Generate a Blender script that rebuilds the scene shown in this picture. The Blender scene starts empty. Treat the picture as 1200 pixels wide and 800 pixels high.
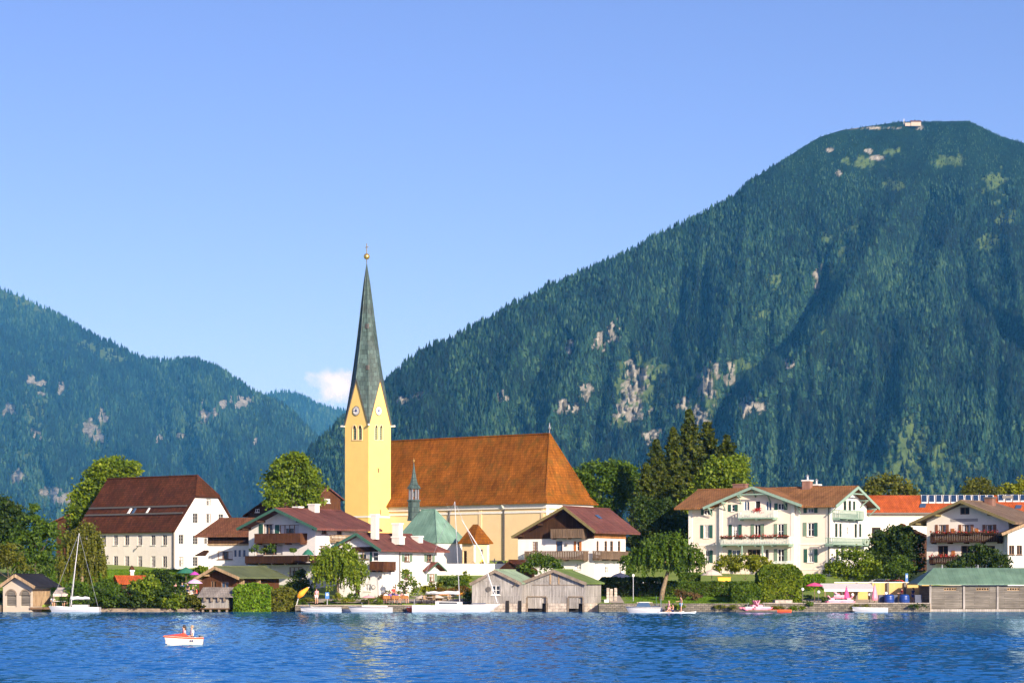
import bpy, bmesh, math, random
import numpy as np
from mathutils import Vector, Matrix

scene = bpy.context.scene
COL = scene.collection
R = math.radians

# ---------------------------------------------------------------- camera, world, sun, exposure
F, HV, CH = 3000.0, 680.0, 3.5          # focal length and horizon row (1200 px wide frame), camera height
cam_d = bpy.data.cameras.new("camera")
cam = bpy.data.objects.new("camera", cam_d)
COL.objects.link(cam)
cam.location = (0, 0, CH)
cam.rotation_euler = (R(90), 0, 0)
cam_d.sensor_width = 36
cam_d.lens = 90
cam_d.shift_y = 280 / 1200
cam_d.clip_start = 0.5
cam_d.clip_end = 90000
scene.camera = cam

SUN_EL, SUN_A = 19.0, 28.0               # elevation; degrees to the right of straight behind the camera
sun_dir = Vector((math.sin(R(SUN_A)) * math.cos(R(SUN_EL)), -math.cos(R(SUN_A)) * math.cos(R(SUN_EL)), math.sin(R(SUN_EL))))
world = bpy.data.worlds.new("World")
scene.world = world
world.use_nodes = True
nt = world.node_tree
bg = nt.nodes["Background"]
sky = nt.nodes.new("ShaderNodeTexSky")
sky.sky_type = 'NISHITA'
sky.sun_disc = False
sky.sun_elevation = R(SUN_EL)
sky.sun_rotation = R(180 - SUN_A)
sky.altitude = 800
sky.air_density = 0.55
sky.dust_density = 1.6
sky.ozone_density = 3.0
bg.inputs[1].default_value = 0.098
# small cumulus puff low over the valley, a patch of noise in a direction of the sky
tc = nt.nodes.new("ShaderNodeTexCoord")
mp = nt.nodes.new("ShaderNodeMapping")
cdir = Vector(((397 - 600) / F, 1, (680 - 453) / F)).normalized()
mp.inputs['Location'].default_value = (-cdir.x, -cdir.y, -cdir.z)
nz = nt.nodes.new("ShaderNodeTexNoise")
nz.inputs['Scale'].default_value = 170
nz.inputs['Detail'].default_value = 6
nt.links.new(tc.outputs['Generated'], nz.inputs['Vector'])
nt.links.new(tc.outputs['Generated'], mp.inputs['Vector'])
sc = nt.nodes.new("ShaderNodeVectorMath"); sc.operation = 'MULTIPLY'
sc.inputs[1].default_value = (105, 60, 150)
nt.links.new(mp.outputs[0], sc.inputs[0])
ln = nt.nodes.new("ShaderNodeVectorMath"); ln.operation = 'LENGTH'
nt.links.new(sc.outputs[0], ln.inputs[0])
m1 = nt.nodes.new("ShaderNodeMath"); m1.operation = 'MULTIPLY_ADD'
m1.inputs[1].default_value = 2.2; m1.inputs[2].default_value = -0.15
nt.links.new(nz.outputs['Fac'], m1.inputs[0])
m2 = nt.nodes.new("ShaderNodeMath"); m2.operation = 'SUBTRACT'
nt.links.new(m1.outputs[0], m2.inputs[0]); nt.links.new(ln.outputs['Value'], m2.inputs[1])
mr = nt.nodes.new("ShaderNodeMapRange")
mr.inputs[1].default_value = -0.25; mr.inputs[2].default_value = 0.75; mr.inputs[3].default_value = 0; mr.inputs[4].default_value = 0.5
nt.links.new(m2.outputs[0], mr.inputs[0])
mixc = nt.nodes.new("ShaderNodeMixRGB")
nt.links.new(mr.outputs[0], mixc.inputs[0])
nt.links.new(sky.outputs[0], mixc.inputs[1])
mixc.inputs[2].default_value = (9.5, 8.8, 8.8, 1)
tintn = nt.nodes.new("ShaderNodeMixRGB"); tintn.blend_type = 'MULTIPLY'; tintn.inputs[0].default_value = 1; tintn.inputs[2].default_value = (1.04, 0.875, 1.10, 1)
nt.links.new(mixc.outputs[0], tintn.inputs[1]); nt.links.new(tintn.outputs[0], bg.inputs[0])

sun_d = bpy.data.lights.new("sun", 'SUN')
sun_d.energy = 4.7
sun_d.angle = R(0.5)
sun_d.color = (1.0, 0.86, 0.68)
sun = bpy.data.objects.new("sun", sun_d)
COL.objects.link(sun)
sun.location = (200, -200, 300)
sun.rotation_euler = (-sun_dir).to_track_quat('-Z', 'Y').to_euler()

vs = scene.view_settings
vs.view_transform = 'Standard'
vs.look = 'None'
vs.exposure = 0.88
vs.gamma = 1
vs.use_curve_mapping = False
scene.cycles.use_denoising = True
scene.cycles.volume_bounces = 1
scene.cycles.max_bounces = 8
scene.cycles.transparent_max_bounces = 8

# ---------------------------------------------------------------- helpers
rng = np.random.default_rng(7)
random.seed(11)

def X(u, Y): return (u - 600) / F * Y
def Z(v, Y): return CH + (HV - v) / F * Y

def vnoise(x, y, seed=0):
    x = np.asarray(x, float); y = np.asarray(y, float)
    xi = np.floor(x).astype(np.int64); yi = np.floor(y).astype(np.int64)
    xf = x - xi; yf = y - yi
    def h(a, b):
        n = (a * 374761393 + b * 668265263 + seed * 974634777) & 0xFFFFFFFF
        n = ((n ^ (n >> 13)) * 1274126177) & 0xFFFFFFFF
        n = n ^ (n >> 16)
        return (n & 0xFFFF) / 65535.0
    sx = xf * xf * (3 - 2 * xf); sy = yf * yf * (3 - 2 * yf)
    a = h(xi, yi); b = h(xi + 1, yi); c = h(xi, yi + 1); d = h(xi + 1, yi + 1)
    return (a + (b - a) * sx) * (1 - sy) + (c + (d - c) * sx) * sy

def fbm(x, y, oct=4, seed=0):
    s = 0; a = 0.5; t = 0
    for k in range(oct):
        s = s + a * vnoise(x * 2 ** k, y * 2 ** k, seed + k); t += a; a *= 0.5
    return s / t

class MB:
    """collects faces and links them as ONE mesh object"""
    def __init__(s): s.v = []; s.f = []
    def poly(s, *pts):
        i = len(s.v); s.v.extend([tuple(p) for p in pts]); s.f.append(tuple(range(i, i + len(pts)))); return s
    def box(s, x0, x1, y0, y1, z0, z1):
        if x0 > x1: x0, x1 = x1, x0
        if y0 > y1: y0, y1 = y1, y0
        if z0 > z1: z0, z1 = z1, z0
        i = len(s.v)
        s.v += [(x0,y0,z0),(x1,y0,z0),(x1,y1,z0),(x0,y1,z0),(x0,y0,z1),(x1,y0,z1),(x1,y1,z1),(x0,y1,z1)]
        s.f += [(i,i+3,i+2,i+1),(i+4,i+5,i+6,i+7),(i,i+1,i+5,i+4),(i+1,i+2,i+6,i+5),(i+2,i+3,i+7,i+6),(i+3,i,i+4,i+7)]
        return s
    def beam(s, p, q, w, h, up=(0, 0, 1)):
        p = Vector(p); q = Vector(q); d = (q - p).normalized(); up = Vector(up)
        if abs(d.dot(up)) > 0.98: up = Vector((1, 0, 0))
        a = d.cross(up).normalized(); b = a.cross(d).normalized()
        i = len(s.v)
        for c in (p, q):
            for sa, sb in ((-1,-1),(1,-1),(1,1),(-1,1)):
                s.v.append(tuple(c + a * (sa * w / 2) + b * (sb * h / 2)))
        s.f += [(i,i+1,i+2,i+3),(i+7,i+6,i+5,i+4),(i,i+4,i+5,i+1),(i+1,i+5,i+6,i+2),(i+2,i+6,i+7,i+3),(i+3,i+7,i+4,i)]
        return s
    def slab(s, pts, th, d=(0, 0, -1)):
        """closed slab: polygon pts (counter-clockwise from outside) pushed by th along d"""
        d = Vector(d) * th; n = len(pts); i = len(s.v)
        s.v += [tuple(p) for p in pts] + [tuple(Vector(p) + d) for p in pts]
        s.f.append(tuple(range(i, i + n))); s.f.append(tuple(range(i + 2 * n - 1, i + n - 1, -1)))
        for k in range(n):
            k2 = (k + 1) % n
            s.f.append((i + k, i + n + k, i + n + k2, i + k2))
        return s
    def tube(s, pts, rad, n=8, cap=True):
        pts = [Vector(p) for p in pts]
        if not hasattr(rad, '__len__'): rad = [rad] * len(pts)
        i = len(s.v); prev = None
        for k, p in enumerate(pts):
            d = (pts[min(k + 1, len(pts) - 1)] - pts[max(k - 1, 0)]).normalized()
            a = d.cross(Vector((0, 0, 1)))
            if a.length < 0.05: a = d.cross(Vector((1, 0, 0)))
            a.normalize()
            if prev is not None and a.dot(prev) < 0: a = -a
            prev = a; b = d.cross(a)
            for j in range(n):
                t = 2 * math.pi * j / n
                s.v.append(tuple(p + (a * math.cos(t) + b * math.sin(t)) * rad[k]))
        for k in range(len(pts) - 1):
            for j in range(n):
                j2 = (j + 1) % n
                s.f.append((i + k*n + j, i + k*n + j2, i + (k+1)*n + j2, i + (k+1)*n + j))
        if cap:
            s.f.append(tuple(i + j for j in range(n - 1, -1, -1))); s.f.append(tuple(i + (len(pts)-1)*n + j for j in range(n)))
        return s
    def lathe(s, prof, c=(0, 0, 0), n=16, ph=0, sx=1, sy=1):
        """profile [(r,z),...] bottom to top around the z axis"""
        i = len(s.v)
        for r, z in prof:
            for j in range(n):
                t = 2 * math.pi * j / n + ph
                s.v.append((c[0] + r * math.cos(t) * sx, c[1] + r * math.sin(t) * sy, c[2] + z))
        for k in range(len(prof) - 1):
            for j in range(n):
                j2 = (j + 1) % n
                s.f.append((i + k*n + j, i + k*n + j2, i + (k+1)*n + j2, i + (k+1)*n + j))
        s.f.append(tuple(i + j for j in range(n - 1, -1, -1))); s.f.append(tuple(i + (len(prof)-1)*n + j for j in range(n)))
        return s
    def build(s, name, m, parent=None, smooth=False):
        me = bpy.data.meshes.new(name)
        me.from_pydata(s.v, [], s.f); me.update()
        uv = me.uv_layers.new(name="UVMap").data
        for p in me.polygons:
            n = p.normal
            if abs(n.z) > 0.995: t = Vector((1, 0, 0)); b = Vector((0, 1, 0))
            else:
                t = Vector((-n.y, n.x, 0)).normalized(); b = n.cross(t)
            for li in p.loop_indices:
                co = me.vertices[me.loops[li].vertex_index].co
                uv[li].uv = (co.dot(t), co.dot(b))
        if smooth:
            for p in me.polygons: p.use_smooth = True
        if m: me.materials.append(m)
        o = bpy.data.objects.new(name, me)
        COL.objects.link(o)
        if parent: o.parent = parent
        return o

def np_mesh(name, V, Fc, m, parent=None, tint=None, smooth=False):
    """V (n,3), Fc (k,nv) with constant face size"""
    me = bpy.data.meshes.new(name)
    nf, nv = Fc.shape
    me.vertices.add(len(V)); me.vertices.foreach_set("co", np.ascontiguousarray(V, np.float32).ravel())
    me.loops.add(nf * nv); me.loops.foreach_set("vertex_index", np.ascontiguousarray(Fc, np.int32).ravel())
    me.polygons.add(nf); me.polygons.foreach_set("loop_start", np.arange(0, nf * nv, nv, dtype=np.int32))
    if smooth: me.polygons.foreach_set("use_smooth", np.ones(nf, bool))
    if tint is not None:
        a = me.attributes.new("tint", 'FLOAT', 'FACE'); a.data.foreach_set("value", np.ascontiguousarray(tint, np.float32))
    me.update(calc_edges=True)
    if m: me.materials.append(m)
    o = bpy.data.objects.new(name, me); COL.objects.link(o)
    if parent: o.parent = parent
    return o

def thing(name, label, cat, loc=(0, 0, 0), rz=0, group=None):
    o = bpy.data.objects.new(name, None); COL.objects.link(o)
    o.empty_display_size = 0.5
    o.location = loc; o.rotation_euler = (0, 0, rz)
    return tag(o, label, cat, group)
def tag(o, label, cat, group=None, kind=None):
    o['label'] = label; o['category'] = cat
    if group: o['group'] = group
    if kind: o['kind'] = kind
    return o
def struct(o): o['kind'] = 'structure'; return o
def copy_tree(o, parent=None):
    c = o.copy(); COL.objects.link(c)
    if parent: c.parent = parent
    for ch in [x for x in bpy.data.objects if x.parent == o]: copy_tree(ch, c)
    return c

# ---------------------------------------------------------------- materials
def base_mat(name):
    m = bpy.data.materials.new(name); m.use_nodes = True
    return m, m.node_tree, m.node_tree.nodes["Principled BSDF"]
def rgba(c): return (c[0], c[1], c[2], 1)
def ramp(t, fac, stops):
    r = t.nodes.new("ShaderNodeValToRGB"); t.links.new(fac, r.inputs[0])
    e = r.color_ramp.elements
    while len(e) < len(stops): e.new(0.5)
    for k, (p, c) in enumerate(stops): e[k].position = p; e[k].color = rgba(c)
    return r.outputs[0]
def noise(t, vec, scale, detail=4, rough=0.55):
    n = t.nodes.new("ShaderNodeTexNoise"); n.inputs['Scale'].default_value = scale
    n.inputs['Detail'].default_value = detail; n.inputs['Roughness'].default_value = rough
    if vec is not None: t.links.new(vec, n.inputs['Vector'])
    return n.outputs['Fac']
def coord(t, kind='Object', scale=(1, 1, 1)):
    c = t.nodes.new("ShaderNodeTexCoord"); m = t.nodes.new("ShaderNodeMapping")
    m.inputs['Scale'].default_value = scale
    t.links.new(c.outputs[kind], m.inputs['Vector']); return m.outputs[0]
def bump(t, b, h, strength=0.4, dist=0.03):
    n = t.nodes.new("ShaderNodeBump"); n.inputs['Strength'].default_value = strength; n.inputs['Distance'].default_value = dist
    t.links.new(h, n.inputs['Height']); t.links.new(n.outputs[0], b.inputs['Normal'])
def mix(t, fac, a, b, mode='MIX'):
    n = t.nodes.new("ShaderNodeMixRGB"); n.blend_type = mode
    for k, x in enumerate((fac, a, b)):
        if isinstance(x, (int, float)): n.inputs[k].default_value = x
        elif isinstance(x, tuple): n.inputs[k].default_value = rgba(x)
        else: t.links.new(x, n.inputs[k])
    return n.outputs[0]

def plain(name, c, rough=0.6, var=0.12, scale=3.0, metal=0.0, bmp=0.15):
    """one colour with slight uneven wear"""
    m, t, b = base_mat(name)
    v = coord(t)
    d = tuple(x * (1 - var) for x in c); l = tuple(min(1, x * (1 + var)) for x in c)
    col = ramp(t, noise(t, v, scale, 5), [(0.3, d), (0.7, l)])
    t.links.new(col, b.inputs['Base Color'])
    b.inputs['Roughness'].default_value = rough; b.inputs['Metallic'].default_value = metal
    if bmp: bump(t, b, noise(t, v, scale * 6, 3), bmp, 0.01)
    return m

def plaster(name, c, dirt=(0.45, 0.42, 0.36), amount=0.25):
    m, t, b = base_mat(name)
    v = coord(t); vs_ = coord(t, 'Object', (1.2, 1.2, 0.18))
    n1 = noise(t, v, 0.6, 6, 0.6); n2 = noise(t, vs_, 1.6, 5, 0.6)
    c1 = ramp(t, n1, [(0.3, tuple(x * 0.92 for x in c)), (0.65, c)])
    f = ramp(t, n2, [(0.5, (0, 0, 0)), (0.8, (amount, amount, amount))])
    t.links.new(mix(t, f, c1, dirt), b.inputs['Base Color'])
    b.inputs['Roughness'].default_value = 0.9
    bump(t, b, noise(t, v, 9, 4), 0.25, 0.02)
    return m

def tiles(name, c1, c2, cm, w=0.30, h=0.36, moss=None, rough=0.75, mossamt=0.5):
    m, t, b = base_mat(name)
    v = coord(t, 'UV')
    br = t.nodes.new("ShaderNodeTexBrick"); t.links.new(v, br.inputs['Vector'])
    br.inputs['Color1'].default_value = rgba(c1); br.inputs['Color2'].default_value = rgba(c2); br.inputs['Mortar'].default_value = rgba(cm)
    br.inputs['Scale'].default_value = 1; br.inputs['Brick Width'].default_value = w; br.inputs['Row Height'].default_value = h
    br.inputs['Mortar Size'].default_value = 0.028; br.inputs['Mortar Smooth'].default_value = 0.4; br.inputs['Bias'].default_value = -0.1
    o = coord(t)
    big = ramp(t, noise(t, o, 0.35, 6, 0.65), [(0.3, (0.62, 0.62, 0.62)), (0.7, (1.2, 1.2, 1.2))])
    col = mix(t, 1.0, br.outputs[0], big, 'MULTIPLY')
    sv = coord(t, 'UV', (2.0, 0.25, 1))
    st = ramp(t, noise(t, sv, 1.0, 5, 0.6), [(0.35, (0.75, 0.75, 0.75)), (0.65, (1.12, 1.12, 1.12))])
    col = mix(t, 1.0, col, st, 'MULTIPLY')
    if moss:
        f = ramp(t, noise(t, o, 0.55, 7, 0.7), [(0.5, (0, 0, 0)), (0.68, (mossamt,) * 3)])
        col = mix(t, f, col, moss)
    t.links.new(col, b.inputs['Base Color']); b.inputs['Roughness'].default_value = rough; b.inputs['Specular IOR Level'].default_value = 0.098
    bump(t, b, br.outputs['Fac'], -0.5, 0.03)
    return m

def planks(name, c1, c2, gap, w=0.18, vertical=True, rough=0.85, streak=0.5):
    m, t, b = base_mat(name)
    v = coord(t, 'UV')
    if vertical:
        rot = t.nodes.new("ShaderNodeMapping"); rot.inputs['Rotation'].default_value = (0, 0, R(90)); t.links.new(v, rot.inputs['Vector']); v = rot.outputs[0]
    br = t.nodes.new("ShaderNodeTexBrick"); t.links.new(v, br.inputs['Vector'])
    br.inputs['Color1'].default_value = rgba(c1); br.inputs['Color2'].default_value = rgba(c2); br.inputs['Mortar'].default_value = rgba(gap)
    br.inputs['Scale'].default_value = 1; br.inputs['Brick Width'].default_value = 3.4; br.inputs['Row Height'].default_value = w
    br.inputs['Mortar Size'].default_value = 0.012; br.inputs['Mortar Smooth'].default_value = 0.3
    sc_ = coord(t, 'UV', (7, 0.5, 1) if vertical else (0.5, 7, 1))
    st = ramp(t, noise(t, sc_, 1.3, 6, 0.65), [(0.3, (1 - streak,) * 3), (0.7, (1 + streak * 0.5,) * 3)])
    col = mix(t, 1.0, br.outputs[0], st, 'MULTIPLY')
    big = ramp(t, noise(t, coord(t), 0.5, 4), [(0.3, (0.75,) * 3), (0.7, (1.15,) * 3)])
    col = mix(t, 1.0, col, big, 'MULTIPLY')
    t.links.new(col, b.inputs['Base Color']); b.inputs['Roughness'].default_value = rough; b.inputs['Specular IOR Level'].default_value = 0.2
    bump(t, b, br.outputs['Fac'], -0.6, 0.02)
    return m

def leafmat(name, stops, trans=0.35, rough=0.55):
    m, t, b = base_mat(name)
    a = t.nodes.new("ShaderNodeAttribute"); a.attribute_name = "tint"
    col = ramp(t, a.outputs['Fac'], stops)
    nz_ = ramp(t, noise(t, coord(t), 0.35, 3), [(0.3, (0.8,) * 3), (0.7, (1.15,) * 3)])
    col = mix(t, 1.0, col, nz_, 'MULTIPLY')
    t.links.new(col, b.inputs['Base Color']); b.inputs['Roughness'].default_value = rough
    b.inputs['Specular IOR Level'].default_value = 0.25
    tr = t.nodes.new("ShaderNodeBsdfTranslucent")
    t.links.new(mix(t, 1.0, col, (1.25, 1.2, 0.6), 'MULTIPLY'), tr.inputs[0])
    ms = t.nodes.new("ShaderNodeMixShader"); ms.inputs[0].default_value = trans
    t.links.new(b.outputs[0], ms.inputs[1]); t.links.new(tr.outputs[0], ms.inputs[2])
    t.links.new(ms.outputs[0], t.nodes["Material Output"].inputs[0])
    return m

def glassmat(name, c=(0.02, 0.025, 0.03)):
    m, t, b = base_mat(name)
    b.inputs['Base Color'].default_value = rgba(c); b.inputs['Roughness'].default_value = 0.08
    b.inputs['Specular IOR Level'].default_value = 0.6
    bump(t, b, noise(t, coord(t), 1.3, 2), 0.06, 0.02)
    return m

def stonemat(name, c1, c2, cm, w=0.7, h=0.32):
    m, t, b = base_mat(name)
    v = coord(t, 'UV')
    br = t.nodes.new("ShaderNodeTexBrick"); t.links.new(v, br.inputs['Vector'])
    br.inputs['Color1'].default_value = rgba(c1); br.inputs['Color2'].default_value = rgba(c2); br.inputs['Mortar'].default_value = rgba(cm)
    br.inputs['Scale'].default_value = 1; br.inputs['Brick Width'].default_value = w; br.inputs['Row Height'].default_value = h
    br.inputs['Mortar Size'].default_value = 0.03; br.inputs['Mortar Smooth'].default_value = 0.5
    n = ramp(t, noise(t, coord(t), 2.2, 6, 0.65), [(0.3, (0.55,) * 3), (0.7, (1.2,) * 3)])
    t.links.new(mix(t, 1.0, br.outputs[0], n, 'MULTIPLY'), b.inputs['Base Color'])
    b.inputs['Roughness'].default_value = 0.9
    bump(t, b, noise(t, coord(t), 6, 5), 0.6, 0.05)
    return m

M = {}
M['white'] = plaster('white_plaster', (0.74, 0.72, 0.69), amount=0.3)
M['white2'] = plaster('warm_white_plaster', (0.76, 0.71, 0.62), amount=0.2)
M['oldwhite'] = plaster('old_cream_plaster', (0.80, 0.74, 0.64), amount=0.25)
M['greybeige'] = plaster('weathered_beige_plaster', (0.46, 0.40, 0.32), amount=0.5)
M['hotel'] = plaster('beige_plaster', (0.78, 0.67, 0.56), amount=0.12)
M['quoin'] = plain('pale_quoin_paint', (0.74, 0.70, 0.63), 0.85, 0.06)
M['church'] = plaster('yellow_ochre_plaster', (0.80, 0.60, 0.33), (0.68, 0.52, 0.30), 0.2)
M['tower'] = plaster('bright_yellow_plaster', (0.84, 0.58, 0.18), (0.7, 0.48, 0.17), 0.2)
M['yellowwall'] = plaster('yellow_wall_plaster', (0.62, 0.40, 0.14), amount=0.35)
M['cornice'] = plain('white_cornice', (0.75, 0.72, 0.66), 0.85, 0.06)
M['r_church'] = tiles('church_roof_tiles', (0.31, 0.108, 0.014), (0.225, 0.076, 0.010), (0.11, 0.036, 0.008), 0.36, 0.42, (0.10, 0.060, 0.012), mossamt=0.75)
M['r_dark'] = tiles('dark_brown_tiles', (0.115, 0.040, 0.018), (0.072, 0.024, 0.012), (0.03, 0.013, 0.009), 0.34, 0.40, (0.035, 0.022, 0.012), mossamt=0.7)
M['r_brown'] = tiles('brown_tiles', (0.20, 0.085, 0.045), (0.15, 0.06, 0.033), (0.06, 0.025, 0.016), 0.34, 0.38, (0.10, 0.065, 0.03), mossamt=0.4)
M['r_mauve'] = tiles('mauve_brown_tiles', (0.19, 0.075, 0.062), (0.155, 0.062, 0.052), (0.07, 0.03, 0.026), 0.34, 0.38, (0.13, 0.075, 0.06), mossamt=0.4)
M['r_hotel'] = tiles('rust_brown_tiles', (0.34, 0.165, 0.065), (0.26, 0.12, 0.05), (0.08, 0.036, 0.02), 0.34, 0.38, (0.16, 0.09, 0.04), mossamt=0.5)
M['r_orange'] = tiles('orange_tiles', (0.52, 0.115, 0.030), (0.44, 0.092, 0.025), (0.2, 0.045, 0.018), 0.32, 0.38, (0.40, 0.12, 0.04), mossamt=0.3)
M['r_grey'] = tiles('grey_brown_tiles', (0.24, 0.17, 0.12), (0.19, 0.13, 0.09), (0.08, 0.055, 0.04), 0.34, 0.38, (0.16, 0.13, 0.1), mossamt=0.3)
M['slate'] = tiles('dark_slate', (0.035, 0.036, 0.045), (0.025, 0.026, 0.034), (0.012, 0.012, 0.015), 0.3, 0.3)
M['copper'] = planks('green_copper', (0.19, 0.32, 0.25), (0.15, 0.27, 0.21), (0.08, 0.14, 0.11), 0.55, True, 0.55, 0.25)
M['spire'] = tiles('spire_copper_plates', (0.095, 0.150, 0.140), (0.055, 0.085, 0.082), (0.03, 0.04, 0.042), 0.55, 0.7, (0.05, 0.055, 0.055), 0.5, 0.6)
M['g_roof'] = planks('green_sheet_roof', (0.15, 0.25, 0.18), (0.125, 0.22, 0.155), (0.07, 0.13, 0.09), 0.6, True, 0.5, 0.2)
M['m_roof'] = planks('mossy_green_felt_roof', (0.15, 0.22, 0.06), (0.13, 0.19, 0.05), (0.05, 0.075, 0.025), 0.9, True, 0.9, 0.2)
M['p_roof'] = planks('pale_green_felt_roof', (0.30, 0.40, 0.27), (0.27, 0.36, 0.24), (0.12, 0.17, 0.11), 0.9, True, 0.8, 0.2)
M['o_roof'] = planks('olive_sheet_roof', (0.13, 0.155, 0.08), (0.11, 0.135, 0.065), (0.04, 0.05, 0.025), 0.6, True, 0.6, 0.25)
M['w_grey'] = planks('weathered_grey_boards', (0.41, 0.39, 0.36), (0.30, 0.28, 0.26), (0.08, 0.072, 0.064), 0.20, True, streak=0.45)
M['w_grey_h'] = planks('weathered_boards_horizontal', (0.20, 0.185, 0.16), (0.14, 0.128, 0.11), (0.06, 0.045, 0.03), 0.20, False, streak=0.4)
M['w_shingle'] = tiles('grey_wood_shingles', (0.34, 0.31, 0.28), (0.27, 0.245, 0.22), (0.12, 0.1, 0.09), 0.2, 0.4)
M['w_brown'] = planks('dark_brown_boards', (0.065, 0.030, 0.014), (0.045, 0.020, 0.010), (0.02, 0.01, 0.006), 0.2, True)
M['w_red'] = planks('reddish_brown_boards', (0.115, 0.046, 0.020), (0.085, 0.034, 0.016), (0.04, 0.018, 0.01), 0.18, True)
M['w_balc'] = planks('balcony_boards', (0.20, 0.105, 0.055), (0.15, 0.078, 0.04), (0.035, 0.018, 0.01), 0.16, True)
M['w_balc_grey'] = planks('weathered_balcony_boards', (0.21, 0.145, 0.10), (0.155, 0.105, 0.07), (0.05, 0.035, 0.025), 0.16, True)
M['w_light'] = planks('light_wood', (0.46, 0.33, 0.20), (0.38, 0.26, 0.15), (0.15, 0.1, 0.06), 0.2, True)
M['w_orange'] = planks('orange_wood', (0.42, 0.19, 0.06), (0.34, 0.15, 0.05), (0.12, 0.05, 0.02), 0.2, True)
M['trimgreen'] = plain('pale_green_trim', (0.23, 0.34, 0.27), 0.6, 0.12)
M['balcgreen'] = plain('pale_green_white_rail', (0.58, 0.62, 0.57), 0.6, 0.1)
M['darktrim'] = plain('olive_brown_trim', (0.16, 0.13, 0.05), 0.7, 0.2)
M['greentrim'] = plain('bottle_green_trim', (0.04, 0.11, 0.075), 0.6, 0.15)
M['shutgreen'] = plain('dark_green_shutter', (0.022, 0.085, 0.062), 0.55, 0.15)
M['shutlight'] = plain('faded_green_shutter', (0.16, 0.23, 0.16), 0.6, 0.15)
M['shutbrown'] = plain('brown_shutter', (0.19, 0.08, 0.035), 0.6, 0.2)
M['shutwood'] = plain('orange_brown_shutter', (0.42, 0.15, 0.035), 0.6, 0.2)
M['frame'] = plain('white_window_frame', (0.72, 0.71, 0.68), 0.5, 0.06)
M['framebrown'] = plain('brown_window_frame', (0.22, 0.13, 0.08), 0.6, 0.15)
M['framegrey'] = plain('grey_window_frame', (0.30, 0.28, 0.26), 0.6, 0.1)
M['curtain'] = plain('white_curtain', (0.55, 0.54, 0.52), 0.9, 0.15, 6)
M['glass'] = glassmat('dark_glass')
M['glassblue'] = glassmat('blue_glass', (0.05, 0.09, 0.16))
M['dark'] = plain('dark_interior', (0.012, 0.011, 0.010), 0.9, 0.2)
M['brick'] = tiles('red_brick', (0.30, 0.09, 0.05), (0.24, 0.07, 0.04), (0.2, 0.15, 0.12), 0.25, 0.08)
M['chim'] = plaster('chimney_plaster', (0.66, 0.62, 0.56), amount=0.4)
M['metal'] = plain('grey_metal', (0.38, 0.39, 0.40), 0.4, 0.1, metal=0.6)
M['pipe'] = plain('dark_downpipe', (0.10, 0.09, 0.08), 0.5, 0.1)
M['gold'] = plain('gilded_metal', (0.75, 0.52, 0.16), 0.3, 0.05, metal=0.8)
M['stone'] = stonemat('quay_stone', (0.22, 0.195, 0.15), (0.12, 0.108, 0.085), (0.06, 0.052, 0.042), 0.46, 0.21)
M['stonepale'] = stonemat('pale_stone', (0.52, 0.45, 0.38), (0.44, 0.38, 0.32), (0.25, 0.22, 0.19))
M['wood'] = planks('brown_timber', (0.19, 0.12, 0.07), (0.15, 0.095, 0.055), (0.05, 0.03, 0.02), 0.3, False)
M['post'] = plain('weathered_post', (0.20, 0.16, 0.12), 0.9, 0.3)
M['bark'] = plain('bark', (0.10, 0.075, 0.05), 0.95, 0.4, 4, bmp=0.6)
M['barkpale'] = plain('pale_bark', (0.20, 0.15, 0.09), 0.95, 0.4, 4, bmp=0.6)
M['boatwhite'] = plain('white_gelcoat', (0.54, 0.545, 0.55), 0.25, 0.04, 1.0, bmp=0)
M['boatdeck'] = plain('cream_deck', (0.62, 0.58, 0.50), 0.5, 0.08)
M['boatblue'] = plain('blue_boat_cover', (0.035, 0.05, 0.10), 0.6, 0.2)
M['boatred'] = plain('red_orange_hull', (0.78, 0.10, 0.03), 0.35, 0.08, bmp=0)
M['sailcover'] = plain('white_sail_cloth', (0.60, 0.60, 0.60), 0.8, 0.06)
M['orangecloth'] = plain('orange_cloth', (0.85, 0.33, 0.02), 0.8, 0.1)
M['pink'] = plain('pink_plastic', (0.72, 0.24, 0.32), 0.4, 0.1)
M['hotpink'] = plain('hot_pink_cloth', (0.78, 0.07, 0.22), 0.8, 0.12)
M['lilac'] = plain('lilac_cloth', (0.62, 0.42, 0.66), 0.8, 0.08)
M['magenta'] = plain('magenta_cloth', (0.42, 0.05, 0.36), 0.8, 0.1)
M['greencloth'] = plain('green_cloth', (0.02, 0.14, 0.09), 0.8, 0.15)
M['beigecloth'] = plain('beige_cloth', (0.55, 0.47, 0.40), 0.85, 0.1)
M['awning'] = plain('off_white_awning', (0.68, 0.65, 0.62), 0.8, 0.06)
M['barrel'] = plain('blue_barrel', (0.012, 0.045, 0.22), 0.4, 0.1)
M['bluesign'] = plain('blue_sign', (0.04, 0.16, 0.45), 0.5, 0.05)
M['yellowbox'] = plain('yellow_box', (0.75, 0.45, 0.02), 0.5, 0.06)
M['solar'] = glassmat('solar_panel', (0.02, 0.045, 0.10))
M['skin'] = plain('skin', (0.55, 0.30, 0.20), 0.6, 0.06, bmp=0)
M['hair'] = plain('dark_hair', (0.03, 0.02, 0.014), 0.6, 0.1, bmp=0)
M['hairgrey'] = plain('light_hair', (0.30, 0.22, 0.14), 0.6, 0.1, bmp=0)
for nm, c in dict(c_white=(0.75, 0.74, 0.74), c_blue=(0.05, 0.10, 0.35), c_red=(0.55, 0.05, 0.04), c_purple=(0.13, 0.08, 0.36),
                  c_black=(0.02, 0.02, 0.025), c_pink=(0.75, 0.35, 0.38), c_aqua=(0.25, 0.45, 0.65), c_navy=(0.02, 0.03, 0.10)).items():
    M[nm] = plain('cloth_' + nm[2:], c, 0.85, 0.1, bmp=0)
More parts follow.
